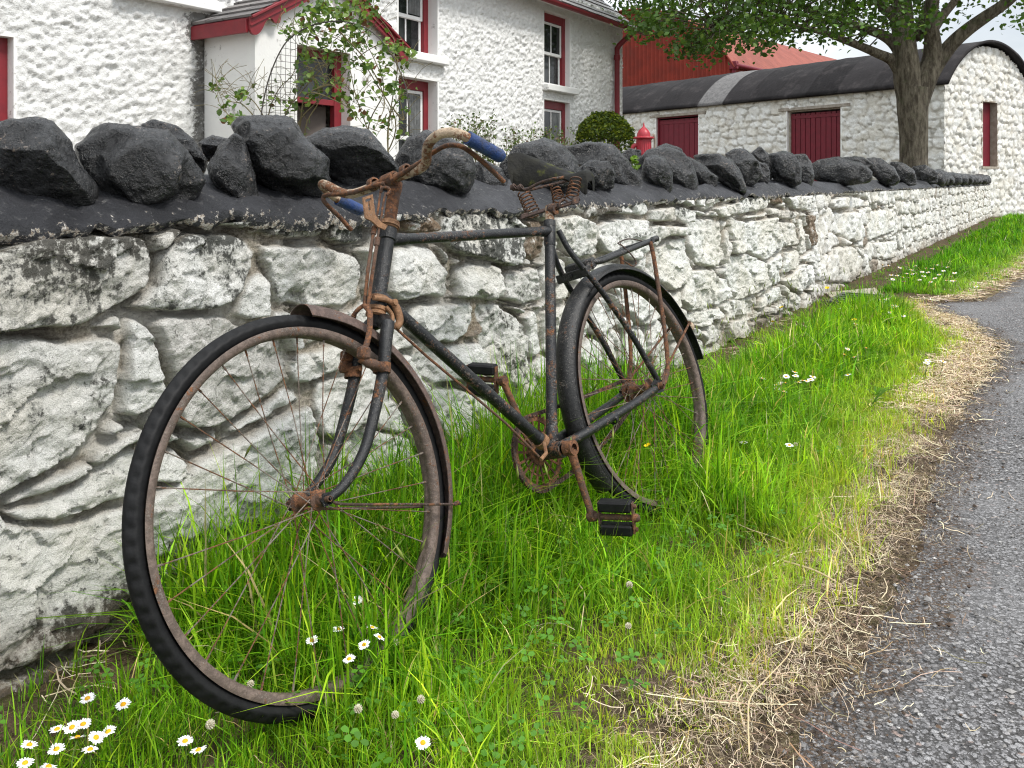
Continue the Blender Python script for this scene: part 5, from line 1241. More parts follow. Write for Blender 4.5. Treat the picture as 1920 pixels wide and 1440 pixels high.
for i, (m0, m1, z0, z1) in enumerate(doors):
    mb = MB(); n = 8 if i == 0 else 10; w = (m1 - m0 - .06) / n
    for k in range(n): mb.box(BP(m0 + .03 + (k + .5) * w, .13, (z1 - .09) / 2), Lb * (w / 2 - .008), G * (.012 + .002 * (k % 2)), UP * ((z1 - .09) / 2), .004)
    for zz in (z1 - .2,): mb.box(BP((m0 + m1) / 2, .112, zz), Lb * ((m1 - m0) / 2 - .03), G * .010, UP * .045, .004)
    mb.box(BP((m0 + m1) / 2, .15, z1 / 2 - .05), Lb * ((m1 - m0) / 2 - .03), G * .004, UP * (z1 / 2 - .06)); d = mb.build('door', MAT['reddoor'], barn)
    mb = MB()
    for a in (m0 + .03, m1 - .03): mb.box(BP(a, .12, z1 / 2), Lb * .028, G * .05, UP * (z1 / 2 + .05))
    mb.box(BP((m0 + m1) / 2, .12, z1 - .02), Lb * ((m1 - m0) / 2 - .055), G * .045, UP * .022)
    mb.build('frame', MAT['timber'] if i else MAT['reddoor'], d)
    mb = MB(); mb.box(BP((m0 + m1) / 2, .10, z1 + .045), Lb * ((m1 - m0) / 2 + .30), G * .125, UP * .045, .008); mb.build('lintel', MAT['barnwall'] if False else MAT['timber'], d)
    mb = MB()
    for a in (m0, m1):
        mb = MB(); mb.prism([BP(a, -.0, -.05), BP(a, -.0, z1), BP(a, .2, z1), BP(a, .2, -.05)], Lb * (-.04 if a == m0 else .04)); mb.build('reveal', MAT['smoothwhite'], d)
k0, k1, z0, z1 = slot; mb = MB()
mb.prism([BP(.0, k1, z0 - .03), BP(.0, k1, z1 + .03), BP(.34, k1, z1 + .03), BP(.34, k1, z0 - .03)], G * .05); mb.prism([BP(.0, k0, z0 - .03), BP(.0, k0, z1 + .03), BP(.34, k0, z1 + .03), BP(.34, k0, z0 - .03)], G * -.05)
mb.prism([BP(0, k0, z1), BP(0, k1, z1), BP(.34, k1, z1), BP(.34, k0, z1)], UP * .04); mb.prism([BP(-.02, k0 - .05, z0), BP(-.02, k1 + .05, z0), BP(.34, k1 + .05, z0), BP(.34, k0 - .05, z0)], UP * -.06)
sl = mb.build('window_slot', MAT['concrete'], barn); mb = MB(); mb.box(BP(.20, (k0 + k1) / 2 - .02, (z0 + z1) / 2), G * ((k1 - k0) / 2), Lb * .02, UP * ((z1 - z0) / 2)); mb.build('shutter', MAT['reddoor'], sl)

# ================================================================== RED CORRUGATED BARN BEHIND
qa = math.radians(42); RW_ = np.array([-math.cos(qa), math.sin(qa), 0]); RS_ = np.array([math.sin(qa), math.cos(qa), 0]); RC0 = np.array([(1375 - 960) / F * 42, 42., 0])
def RP(k, q, z): return RC0 + RW_ * k + RS_ * q + UP * z
shed = thing('hay_barn', 'big red corrugated iron hay barn with a rounded roof behind the white barn', 'barn', RP(6, 10, 0))
RWID, REZ, RRISE = 12.6, 6.75, 3.35; RRad = ((RWID / 2) ** 2 + RRISE ** 2) / (2 * RRISE)
def raz(k): return REZ + np.sqrt(np.maximum(0, RRad ** 2 - (k - RWID / 2) ** 2)) - (RRad - RRISE)
kk = np.arange(0, RWID, .0125 * 2); V = np.zeros((len(kk), 3, 3))
for i, k in enumerate(kk):
    w = .045 * math.sin(2 * math.pi * k / .25)
    V[i, 0] = RP(k, w, -.1); V[i, 1] = RP(k, w, 4.7); V[i, 2] = RP(k, w - .03, raz(k))
low = np.stack([V[:, 0], V[:, 1]], 1); up2 = np.stack([V[:, 1] + RS_ * -.02 - UP * .12, V[:, 2] + RS_ * -.01], 1)
mesh_np('wall', np.vstack([low.reshape(-1, 3), up2.reshape(-1, 3)]), [grid_faces(len(kk), 2), grid_faces(len(kk), 2) + 2 * len(kk)], MAT['iron_red'], shed)
qq = np.arange(0, 24, .025); V = np.array([[RP(.02 * math.sin(2 * math.pi * q / .16), q, z) for z in (-.1, REZ)] for q in qq]); mesh_np('wall', V.reshape(-1, 3), [grid_faces(len(qq), 2)], MAT['iron_red'], shed)
A2 = math.asin(RWID / 2 / RRad) + .045; al = np.linspace(-A2, A2, 40); qq = np.arange(-.25, 24.3, .04); cz2 = REZ + RRISE - RRad + .04
AL, QQ = np.meshgrid(al, qq, indexing='ij'); wv = .022 * np.sin(2 * np.pi * QQ / .20); rr = RRad + wv
V = RC0 + RW_ * (RWID / 2 + rr * np.sin(AL))[..., None] + RS_ * QQ[..., None] + UP * (cz2 + rr * np.cos(AL))[..., None]
mesh_np('roof', V.reshape(-1, 3), [grid_faces(len(al), len(qq))], MAT['iron_pink'], shed)
mb = MB(); mb.tube([RP(-.22, -.28, REZ - .12), RP(-.22, 24.3, REZ - .12)], .10, 10); mb.tube([RP(-.10, -.12, REZ - .15), RP(-.06, -.10, REZ - .55), RP(-.04, -.10, 0)], .09, 10); mb.box(RP(-.1, -.14, REZ - .12), RW_ * .2, RS_ * .12, UP * .2, .03); mb.build('gutter', MAT['reddoor'], shed, smooth=True)
mb = MB(); mb.tube([RP(RWID / 2 + (RRad + .02) * math.sin(a), -.26, cz2 + (RRad + .02) * math.cos(a)) for a in al], .045, 8); mb.build('verge_trim', MAT['iron_red'], shed, smooth=True)

# ================================================================== OLD RED PUMP
pp = at(1207, 340, 12.6); pp[2] = 0; px1 = 12.6 / F
zt_ = lambda py: CAMH + (HY - py) * px1
pump = thing('water_pump', 'red cast iron water pump with a pointed domed cap beside the round bush', 'pump', pp)
mb = MB(); mb.lathe([(.16, 0), (.16, .06), (.115, .10), (.105, zt_(292)), (.112, zt_(290)), (.112, zt_(286)), (.104, zt_(284)), (.108, zt_(262)), (.125, zt_(260))], pp, UP, 28)
for k in range(20):
    a = 2 * math.pi * k / 20; dr = np.array([math.cos(a), math.sin(a), 0]); mb.tube([pp + dr * .107 + UP * .3, pp + dr * .107 + UP * zt_(263)], .006, 6)
mb.build('body', MAT['redpump'], pump, smooth=True)
mb = MB(); mb.lathe([(.10, zt_(261)), (.150, zt_(260)), (.155, zt_(258.5)), (.150, zt_(257)), (.100, zt_(256)), (.096, zt_(250)), (.075, zt_(245)), (.045, zt_(241)), (.022, zt_(238.5)), (.016, zt_(237)), (.010, zt_(233)), (.004, zt_(230)), (.0005, zt_(229.5))], pp, UP, 28); mb.build('cap', MAT['redpump'], pump, smooth=True)
lt = np.array([-1, 0, 0]); mb = MB(); mb.tube(spline([pp + lt * .09 + UP * zt_(272), pp + lt * .15 + UP * zt_(274), pp + lt * .17 + UP * zt_(282), pp + lt * .19 + UP * zt_(292)], 5), .032, 12); mb.build('spout', MAT['redpump'], pump, smooth=True)
mb = MB(); mb.tube(spline([pp - lt * .10 + UP * zt_(262), pp - lt * .16 + UP * zt_(258), pp - lt * .15 + UP * .8, pp - lt * .14 + UP * .4], 6), .016, 8); mb.build('handle', MAT['timber'], pump, smooth=True)

# ---- iron cover in the grass
dc = [ground(*p) for p in [(1578, 566), (1612, 562), (1650, 572), (1640, 582), (1600, 577)]]
dct = np.mean(dc, 0); mb = MB(); mb.prism([p + UP * .02 for p in [dct + (D * a + N * b) for a, b in ((-.30, -.2), (.30, -.2), (.30, .2), (-.30, .2))]], UP * .03)
for k in range(5): mb.box(dct + UP * .055 + D * (-.22 + .11 * k), D * .02, N * .16, UP * .005)
cov = mb.build('drain_cover', MAT['coping'], org=dct); tag(cov, 'dark iron drain cover half hidden in the grass by the wall joint', 'drain cover')

# ================================================================== GRASS, STRAW, GRAVEL
def blades(base, h, w, az, lean, seg=3, curl=None, flat=None):
    """ribbon blades; base (n,3); lean = sideways reach as a share of the height"""
    n = len(base); dr = np.stack([np.cos(az), np.sin(az), 0 * az], 1); tw = az + np.pi / 2 + rng.normal(0, .5, n); sd = np.stack([np.cos(tw), np.sin(tw), 0 * az], 1)
    t = np.linspace(0, 1, seg + 1); V = np.zeros((n, 2 * seg + 1, 3))
    for k, q in enumerate(t):
        up = h * (q - .35 * np.minimum(lean, 1.6) * q * q); c = base + UP * up[:, None] + dr * (h * lean * q ** 1.9)[:, None]
        ww = (w * (1 - q) ** .6 * (.75 + .5 * q))[:, None] / 2
        if k < seg: V[:, 2 * k] = c - sd * ww; V[:, 2 * k + 1] = c + sd * ww
        else: V[:, 2 * k] = c
    b = np.arange(n)[:, None] * (2 * seg + 1)
    quads = np.concatenate([b + np.array([[2 * k, 2 * k + 1, 2 * k + 3, 2 * k + 2]]) for k in range(seg - 1)], 0); tris = b + np.array([[2 * seg - 2, 2 * seg - 1, 2 * seg]])
    return V, quads, tris
def in_gap(s, t): return (s > 6.28 + .12 * fbm2(t * 3, s * 0, 2, 3)) & (s < 6.98 + .12 * fbm2(t * 3, s * 0 + 5, 2, 4) - .25 * (t > 1.0))
GB = []   # batches: base, h, w, az, lean, colour
def sow(n_tuft, s0, s1, per, wid, hs=1.0):
    s = rng.uniform(s0, s1, n_tuft); te = t_edge(s); t = rng.uniform(0.0, 1.0, n_tuft) * (te + .12)
    q = te - t                                             # distance to the road
    cover = 1.0
    bare = np.where(s > 6.6, .25 + .05 * fbm2(s * 2, t, 2, 13), np.where(s > 2.2, .27 + .1 * fbm2(s * 3, t, 2, 12), .03 + .05 * fbm2(s * 4, t, 2, 11) + .17 * (s < .25)))
    dens = sstep(-.02, .16, t - bare) * (.15 + .85 * sstep(.03, .22, q + .10 * fbm2(s * 4, t * 4, 3, 15))) * sstep(.06, .15, q + .05)
    dens *= .55 + .45 * sstep(-.45, .15, fbm2(s * 5, t * 5, 3, 16)); dens = np.where(in_gap(s, t), .02, dens)
    dens = np.maximum(dens, .07 * (t < bare) * (t > .02))
    k = rng.uniform(0, 1, n_tuft) < dens; s, t, q, bare = s[k], t[k], q[k], bare[k]; n = len(s)
    nz = fbm2(s * 3.2, t * 3.2, 3, 21)
    H = .065 + .15 * np.exp(-((t - .30) / .36) ** 2) * sstep(.0, .7, s + .15) + .05 * nz
    H = np.where(s > 6.6, .085 + .03 * nz, H); H = np.where(s < 6.6, H * (1 - .40 * sstep(1.7, 3.0, s)) + .015 * sstep(1.7, 3, s), H); H *= 1 - .5 * sstep(.42, .12, s) * sstep(1.2, .5, t)
    H *= 1 - .55 * np.exp(-(((s - 6.1) / .45) ** 2 + ((t - .3) / .35) ** 2))
    H *= 1 - .55 * sstep(.22, .02, t - bare) * sstep(1.5, 2.4, s)
    H = np.maximum(H, .03) * (.42 + .58 * sstep(.08, .55, q)) * hs
    H *= 1 - .45 * np.exp(-(((s - 1.15) / .42) ** 2 + ((t - .72) / .28) ** 2))
    H *= 1 - .40 * np.exp(-(((s - .35) / .38) ** 2 + ((t - .75) / .34) ** 2))
    rep = rng.poisson(per, n) + 1; idx = np.repeat(np.arange(n), rep); m = len(idx)
    sp = .018 + .012 * (s[idx] > 4); a = rng.uniform(0, 2 * np.pi, m); rr = np.abs(rng.normal(0, 1, m)) * sp
    bs = s[idx] + rr * np.cos(a); bt = t[idx] + rr * np.sin(a); ok = bt > .012; bs, bt, idx, a = bs[ok], bt[ok], idx[ok], a[ok]; m = len(bs)
    base = P0 + D * bs[:, None] + N * bt[:, None] - UP * .008
    tufta = rng.uniform(0, 2 * np.pi, n); az = np.where(rng.uniform(0, 1, m) < .55, a + rng.normal(0, .5, m), tufta[idx] + rng.normal(0, .6, m)) - A + np.pi / 2 * 0
    h = H[idx] * np.clip(rng.lognormal(-.08, .42, m), .3, 2.3); lean = np.clip(np.abs(rng.normal(.45, .5, m)), .03, 2.2)
    yb = sstep(.55, .1, q[idx] + .1 * nz[idx]) ; r = rng.uniform(0, 1, m); tone = (.5 + .5 * fbm2(bs * 2.3, bt * 2.3, 3, 25))
    g1, g2, g3 = np.array([.150, .310, .010]), np.array([.33, .48, .030]), np.array([.050, .150, .008])
    f = np.clip(r ** 1.35 * .85 + tone * .40 - .16, 0, 1)[:, None]; c = np.where(f < .5, g3 + (g1 - g3) * f * 2, g1 + (g2 - g1) * (f * 2 - 1))
    c = c * (1 - .6 * yb[:, None]) + np.array([.44, .50, .07]) * (.6 * yb[:, None])
    dry = rng.uniform(0, 1, m) < (.035 + .30 * sstep(.36, .05, q[idx])); c[dry] = np.array([.50, .40, .20]) * rng.uniform(.7, 1.2, (dry.sum(), 1))
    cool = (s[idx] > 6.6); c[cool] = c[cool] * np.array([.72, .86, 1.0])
    tv = rng.lognormal(0, .30, n)[idx][:, None]; th_ = rng.normal(0, 1, n)[idx][:, None]; c = c * np.clip(tv, .5, 1.7) * (1 + np.array([.13, .02, -.1]) * np.clip(th_, -1.5, 1.5)) * 1.10
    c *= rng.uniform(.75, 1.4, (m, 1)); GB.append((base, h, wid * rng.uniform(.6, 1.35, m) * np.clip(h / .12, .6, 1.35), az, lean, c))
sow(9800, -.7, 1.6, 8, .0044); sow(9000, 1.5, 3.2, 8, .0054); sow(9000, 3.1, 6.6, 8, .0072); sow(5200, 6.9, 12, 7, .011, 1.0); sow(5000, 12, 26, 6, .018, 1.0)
# taller stalks with flowering heads
n = 170; s = rng.uniform(.35, 5.6, n); t = rng.uniform(.06, .75, n); base = P0 + D * s[:, None] + N * t[:, None]
GB.append((base, rng.uniform(.22, .40, n), np.full(n, .0024), rng.uniform(0, 6.28, n), rng.uniform(.05, .45, n), np.array([[.20, .27, .06]]) * rng.uniform(.7, 1.3, (n, 1))))
V, Q, T, C = [], [], [], []; k = 0
for base, h, w, az, lean, c in GB:
    v_, q_, t_ = blades(base, h, w, az, lean); m = v_.shape[1]; V.append(v_.reshape(-1, 3)); Q.append(q_ + k); T.append(t_ + k); C.append(np.repeat(c, m, 0)); k += len(V[-1])
b0, h0, w0, a0, l0, c0 = GB[-1]
tip = b0 + UP * (h0 * (1 - .35 * l0))[:, None] + np.stack([np.cos(a0), np.sin(a0), 0 * a0], 1) * (h0 * l0)[:, None]
for i in range(len(tip)):                              # seed heads
    d = np.array([math.cos(a0[i]) * l0[i] * 1.6, math.sin(a0[i]) * l0[i] * 1.6, .8]); d /= np.linalg.norm(d); L = random.uniform(.025, .05); x = np.cross(d, (0, 1, .2)); x /= np.linalg.norm(x); y = np.cross(d, x)
    vv = [tip[i] - d * L * .7]
    for th in range(4): vv.append(tip[i] - d * L * .1 + (x * math.cos(th * math.pi / 2) + y * math.sin(th * math.pi / 2)) * .0030)
    vv.append(tip[i] + d * L * .5); V.append(np.array(vv)); C.append(np.tile(np.array([[.25, .30, .08]]) * random.uniform(.7, 1.3), (6, 1)))
    T.append(np.array([[0, 1, 2], [0, 2, 3], [0, 3, 4], [0, 4, 1], [5, 2, 1], [5, 3, 2], [5, 4, 3], [5, 1, 4]]) + k); k += 6
tag(mesh_np('grass', np.vstack(V), [np.vstack(Q), np.vstack(T)], MAT['grass'], attrs={'col': np.vstack(C)}), 'long green verge grass growing round the bicycle and along the wall', 'grass', kind='stuff')
# trefoil leaves low in the sward
n = 950; s = rng.uniform(-.3, 2.6, n); t = rng.uniform(.15, 1.05, n) ; k_ = (fbm2(s * 4, t * 4, 3, 41) > -.05) & (t < t_edge(s) - .15); s, t = s[k_], t[k_]; n = len(s)
V, Fq, C = [], [], []
for i in range(n):
    c = W(s[i], t[i], random.uniform(.02, .075)); r = random.uniform(.006, .011); th0 = random.uniform(0, 6.28); tl = np.array([random.uniform(-.4, .4), random.uniform(-.4, .4)]); col = np.array([.075, .20, .016]) * random.uniform(.75, 1.4)
    for q in range(3):
        th = th0 + q * 2.094; d = np.array([math.cos(th), math.sin(th)]); e = np.array([-d[1], d[0]]); b = len(V)
        for x, y in ((0.1, 0), (.7, .55), (1.35, .5), (1.55, 0), (1.35, -.5), (.7, -.55)):
            p = d * x * r + e * y * r; V.append(c + np.array([p[0], p[1], p @ tl + .15 * r * abs(y)])); C.append(col)
        Fq += [(b, b + 1, b + 2, b + 3), (b, b + 3, b + 4, b + 5)]
tag(mesh_np('clover_leaves', V, [np.array(Fq)], MAT['leaf'], attrs={'col': np.array(C)}), 'small round clover leaves low in the grass round the front wheel', 'clover leaves', kind='stuff')
for i in range(26):                                    # plantain rosettes among the grass
    s0, t0 = random.uniform(.2, 3.2), random.uniform(.45, 1.0)
    if i == 0: WV, WF, WC = [], [], []
    for q in range(random.randint(4, 7)):
        a = random.uniform(0, 6.28); L = random.uniform(.05, .10); w = L * random.uniform(.16, .24); up = random.uniform(.35, 1.0); d = np.array([math.cos(a), math.sin(a), 0]); e = np.array([-d[1], d[0], 0]); c = W(s0, t0, .01); b = len(WV); col = np.array([.10, .22, .02]) * random.uniform(.7, 1.3)
        for x, y, z in ((0, .12, 0), (.3, .8, .45), (.65, 1, .75), (1, 0, .8)):
            WV += [c + d * L * x + e * w * y / 2 + UP * L * z * up, c + d * L * x - e * w * y / 2 + UP * L * z * up, c + d * L * x + UP * (L * z * up - .12 * w)]; WC += [col, col, col]
        for k in range(3): WF += [(b + 3 * k, b + 3 * k + 3, b + 3 * k + 5, b + 3 * k + 2), (b + 3 * k + 2, b + 3 * k + 5, b + 3 * k + 4, b + 3 * k + 1)]
tag(mesh_np('weeds', WV, [np.array(WF)], MAT['grass'], attrs={'col': np.array(WC)}), 'low broad leaved weeds scattered through the verge grass', 'weeds', kind='stuff')
# straw and dead grass along the road edge
def strips(s, t, L, w, az, z, col, bend):
    n = len(s); V = np.zeros((n, 8, 3)); c0 = P0 + D * s[:, None] + N * t[:, None] + UP * z[:, None]
    for k, q in enumerate(np.linspace(-.5, .5, 4)):
        a = az + bend * q; d = np.stack([np.cos(a), np.sin(a), 0 * a], 1); e = np.stack([-np.sin(a), np.cos(a), 0 * a], 1)
        c = c0 + d * (L * q)[:, None] + e * (bend * L * q * q * .8)[:, None] + UP * (rng.normal(0, .002, n) + .006 * (q * 2) ** 2 * rng.normal(0, 1, n))[:, None]
        c[:, 2] = np.maximum(c[:, 2], .001)
        ww = (w * (1 - .5 * abs(q)))[:, None] / 2; V[:, 2 * k] = c - e * ww; V[:, 2 * k + 1] = c + e * ww + UP * (.3 * w)[:, None]
    b = np.arange(n)[:, None] * 8; Q = np.concatenate([b + np.array([[2 * k, 2 * k + 1, 2 * k + 3, 2 * k + 2]]) for k in range(3)], 0); return V.reshape(-1, 3), Q, np.repeat(col, 8, 0)
SV, SQ, SC = [], [], []; k = 0
for n, s0, s1, off, spread, L0, w0 in ((15000, -.6, 3.2, .09, .075, .019, .0008), (2400, -.6, 3.2, .09, .07, .042, .0010), (170, -.5, 3.2, .10, .09, .10, .0020), (900, -.5, 3.2, .32, .18, .040, .0013), (12000, 3.0, 6.5, .10, .075, .05, .0026), (7000, 6.6, 26, .13, .09, .09, .006), (260, -.4, .5, 1.22, .09, .08, .0022), (300, 2.8, 5.2, 1.12, .10, .09, .0025), (120, -.3, 2.8, -.08, .08, .035, .0018)):
    s = rng.uniform(s0, s1, n); t = t_edge(s) - off - .03 * fbm2(s * 5, s * 0, 3, 51) + rng.normal(0, spread, n)
    ok = (fbm2(s * 7, t * 7, 3, 52) > (rng.uniform(-.9, .1, n) if off < .3 else -.1)) & (t > .03) & ~((s > 6.35) & (s < 6.6)); s, t = s[ok], t[ok]; m = len(s)
    col = np.where(rng.uniform(0, 1, (m, 1)) < .3, np.array([[.32, .23, .14]]), np.array([[.74, .60, .43]])) * rng.uniform(.5, 1.25, (m, 1)) + rng.normal(0, .02, (m, 3)); col = np.clip(col, .05, .8)
    v_, q_, c_ = strips(s, t, L0 * rng.lognormal(0, .5, m), w0 * rng.uniform(.6, 1.5, m), rng.uniform(0, 6.28, m), np.abs(rng.normal(.004, .006, m)) + .001, col, rng.normal(0, .28, m)); SV.append(v_); SQ.append(q_ + k); SC.append(c_); k += len(v_)
tag(mesh_np('straw', np.vstack(SV), [np.vstack(SQ)], MAT['straw'], attrs={'col': np.vstack(SC)}), 'pale dry straw and dead grass lying along the road edge', 'straw', kind='stuff')
# a few long stalks that can be picked out one by one
def stalk(px, label, w=.003):
    P = spline([ground(x, y, .03) for x, y in px], 6); P[:, 2] += .01 * np.sin(np.linspace(0, 3, len(P))); mb = MB(); mb.tube(P, np.linspace(w, w * .5, len(P)) / 2, 5)
    o = mb.build('straw_stalk', MAT['straw'], org=tuple(P[0])); a = o.data.attributes.new('col', 'FLOAT_COLOR', 'POINT'); a.data.foreach_set('color', np.tile(np.array([.62, .50, .30, 1], np.float32), len(o.data.vertices))); tag(o, label, 'straw', 'long dry stalks')
stalk([(1405, 1415), (1403, 1365), (1407, 1318), (1440, 1280), (1478, 1235), (1490, 1200)], 'long dry stalk bent in two, reaching onto the asphalt at the ragged edge')
stalk([(1382, 982), (1410, 1000), (1445, 1012), (1478, 1020)], 'thin dry stalk lying on green grass right of the low pedal', .003)
stalk([(1470, 1052), (1510, 1070), (1545, 1085), (1580, 1100)], 'broad pale dry stalk pointing from the short grass to the road', .006)
stalk([(1085, 1095), (1096, 1120), (1094, 1150), (1088, 1185)], 'curved tan stalk in the green grass below the low pedal', .003)
# loose chippings
n = 7600; s = np.concatenate([rng.uniform(-.6, 3, 1700), rng.uniform(3, 9, 900), rng.uniform(-.6, 3, 3600), rng.uniform(3, 7, 1400)]); t = t_edge(s) + np.where(np.arange(n) < 2600, np.abs(rng.normal(.05, .55, n)), rng.normal(.03, .07, n)); ok = t < 4.6; s, t = s[ok], t[ok]; n = len(s)
oc = np.array([[1, 0, 0], [-1, 0, 0], [0, 1, 0], [0, -1, 0], [0, 0, 1], [0, 0, -1.]]); of = np.array([[0, 2, 4], [2, 1, 4], [1, 3, 4], [3, 0, 4], [2, 0, 5], [1, 2, 5], [3, 1, 5], [0, 3, 5]])
sz = rng.lognormal(math.log(.0034), .40, n); V = oc[None] * (sz[:, None, None] * rng.uniform(.55, 1.3, (n, 6, 1))) * np.array([1.2, 1, .6]); aa = rng.uniform(0, 6.28, n); cc, sn = np.cos(aa)[:, None], np.sin(aa)[:, None]
V = np.stack([V[..., 0] * cc - V[..., 1] * sn, V[..., 0] * sn + V[..., 1] * cc, V[..., 2]], -1) + (P0 + D * s[:, None] + N * t[:, None] + UP * .004)[:, None]
dk = (t - t_edge(s)) < rng.uniform(0, .30, n); g = rng.uniform(.09, .36, (n, 1)); g = np.where(rng.uniform(0, 1, (n, 1)) < .05, .55, g); cc_ = g * np.array([[1.02, .98, .95]]); cc_[dk] = np.array([.09, .06, .04]) * rng.uniform(.4, 1.6, (dk.sum(), 1)); C = np.repeat(cc_, 6, 0)
tag(mesh_np('gravel', V.reshape(-1, 3), [(np.arange(n)[:, None, None] * 6 + of[None]).reshape(-1, 3)], MAT['straw'], smooth=False, attrs={'col': C}), 'loose grey chippings scattered over the road', 'gravel', kind='stuff')

# ================================================================== FLOWERS
def petals_mesh():
    mb = MB(); r = random.Random(3)
    for k in range(19):
        a = 2 * math.pi * k / 19 + r.uniform(-.05, .05); d = np.array([math.cos(a), math.sin(a), 0]); e = np.array([-d[1], d[0], 0]); L = r.uniform(.0102, .0122); dz = r.uniform(-.001, .002)
        mb.add([d * .002, d * L * .5 + e * .0013 + UP * .0008, d * L * .9 + e * .0012 + UP * dz, d * L + UP * dz, d * L * .9 - e * .0012 + UP * dz, d * L * .5 - e * .0013 + UP * .0008], [(0, 1, 2, 3), (0, 3, 4, 5)])
    return mb
def make_flower(name, cat):
    t = thing(name, 'x', cat); return t
daisy0 = None
def daisy(px, py, zf, label, group, sc=1.0, tilt=None):
    global daisy0
    p = ground(px, py, zf); r = random.Random(int(px * 7 + py))
    if daisy0 is None:
        t = thing('daisy', label, 'daisy', (0, 0, 0), group); ORG[t.name] = np.zeros(3)
        petals_mesh().build('petals', MAT['petal'], t)
        mb = MB(); mb.lathe([(.0001, .0032), (.002, .0030), (.0036, .0018), (.0042, .0002), (.003, -.0012)], (0, 0, 0), UP, 14); mb.build('flower_centre', MAT['yellow'], t, smooth=True)
        mb = MB(); mb.tube(spline([(0, 0, -.001), (.003, .001, -.03), (-.004, .002, -.07), (-.002, 0, -.13)], 4), .0010, 6); mb.lathe([(.0010, -.004), (.004, -.0012), (.002, -.001)], (0, 0, 0), UP, 8); mb.build('stem', MAT['stem'], t, smooth=True)
        daisy0 = t
    else:
        t = daisy0.copy(); COL.objects.link(t); tag(t, label, 'daisy', group)
        for ch in list(daisy0.children):
            c = ch.copy(); COL.objects.link(c); c.parent = t
    t.location = p; tl = tilt or (r.uniform(-.25, .45), r.uniform(-.35, .35)); t.rotation_euler = (tl[0], tl[1], r.uniform(0, 6.28)); t.scale = (sc, sc, sc)
    return t
DG = 'open daisies in the grass by the front wheel'
for px, py, lb in [(164, 1310, 'white daisy tipped sideways, topmost of the clump at the wall foot'), (231, 1321, 'round white daisy facing the viewer between the clump and the front tyre'), (107, 1368, 'wide white daisy at the left end of the middle row of the clump'), (135, 1364, 'white daisy in the middle of the tight knot of three, left one'), (156, 1358, 'white daisy at the top of the tight knot of three'),
                   (145, 1383, 'white daisy at the bottom of the tight knot of three'), (180, 1383, 'white daisy just right of the tight knot of three'), (203, 1372, 'white daisy at the right end of the middle row of the clump'), (169, 1406, 'half closed white daisy below the clump middle row'), (55, 1397, 'narrow white daisy standing apart nearest the bare soil'), (106, 1405, 'drooping white daisy directly below the wide one of the clump'), (47, 1431, 'white daisy lowest on the bare soil side, in the bottom corner'), (91, 1438, 'white daisy cut by the bottom edge below the clump'),
                   (347, 1390, 'largest white daisy, upper of the pair below the front tyre'), (372, 1407, 'white daisy, lower of the pair below the front tyre'), (669, 1126, 'single white daisy standing highest behind the front rim'), (698, 1177, 'white daisy at the top of the group inside the lower right rim'), (711, 1195, 'small white daisy beside the rim edge'), (683, 1209, 'white daisy in the centre of the group inside the lower right rim'), (655, 1236, 'white daisy seen edge on, lowest of the group inside the rim'), (585, 1201, 'small daisy turned up low in the grass left of the rim group'), (635, 1180, 'closed up daisy between the rim group and the loose one'), (793, 1393, 'lone white daisy in dense grass near the bottom edge')]:
    daisy(px, py, .115 if py < 1250 else .075, lb, DG, 1.08 if py > 1300 else .98)
FD = [('tiny white daisy in the thick patch on the far verge', 'far daisy patch', [(1655 + (k * 37) % 140, 497 + (k * 23) % 33) for k in range(34)]), ('tiny white daisy near the iron drain cover', 'daisies by the drain cover', [(1645, 556), (1652, 562), (1662, 561), (1655, 566), (1673, 573), (1680, 574), (1676, 577), (1670, 586), (1693, 592), (1566, 606), (1578, 579), (1550, 612)]),
      ('small white daisy in the loose drift beyond the rear wheel', 'daisies beyond the rear wheel', [(1402, 724), (1455, 722), (1462, 719), (1456, 729), (1474, 706), (1472, 718), (1490, 698), (1492, 705), (1497, 717), (1505, 714), (1512, 715), (1520, 712), (1524, 707), (1469, 734), (1436, 727), (1430, 710)]),
      ('white daisy scattered singly in the green mid verge', 'scattered mid verge daisies', [(1590, 703), (1583, 665), (1601, 670), (1624, 653), (1590, 655), (1598, 603), (1604, 608), (1740, 677), (1768, 678), (1737, 681), (1480, 835), (1395, 830)]),
      ('tiny white daisy at the far straw edge', 'daisies by the far straw', [(1850, 512), (1860, 516), (1864, 522), (1871, 523), (1830, 538), (1790, 527)])]
for lb, gp, P in FD:
    for x, y in P:
        Y = F * .86 / (y - HY); daisy(x, y, .10, lb, gp, min(1.75, .9 + Y * .11))
clo0 = None
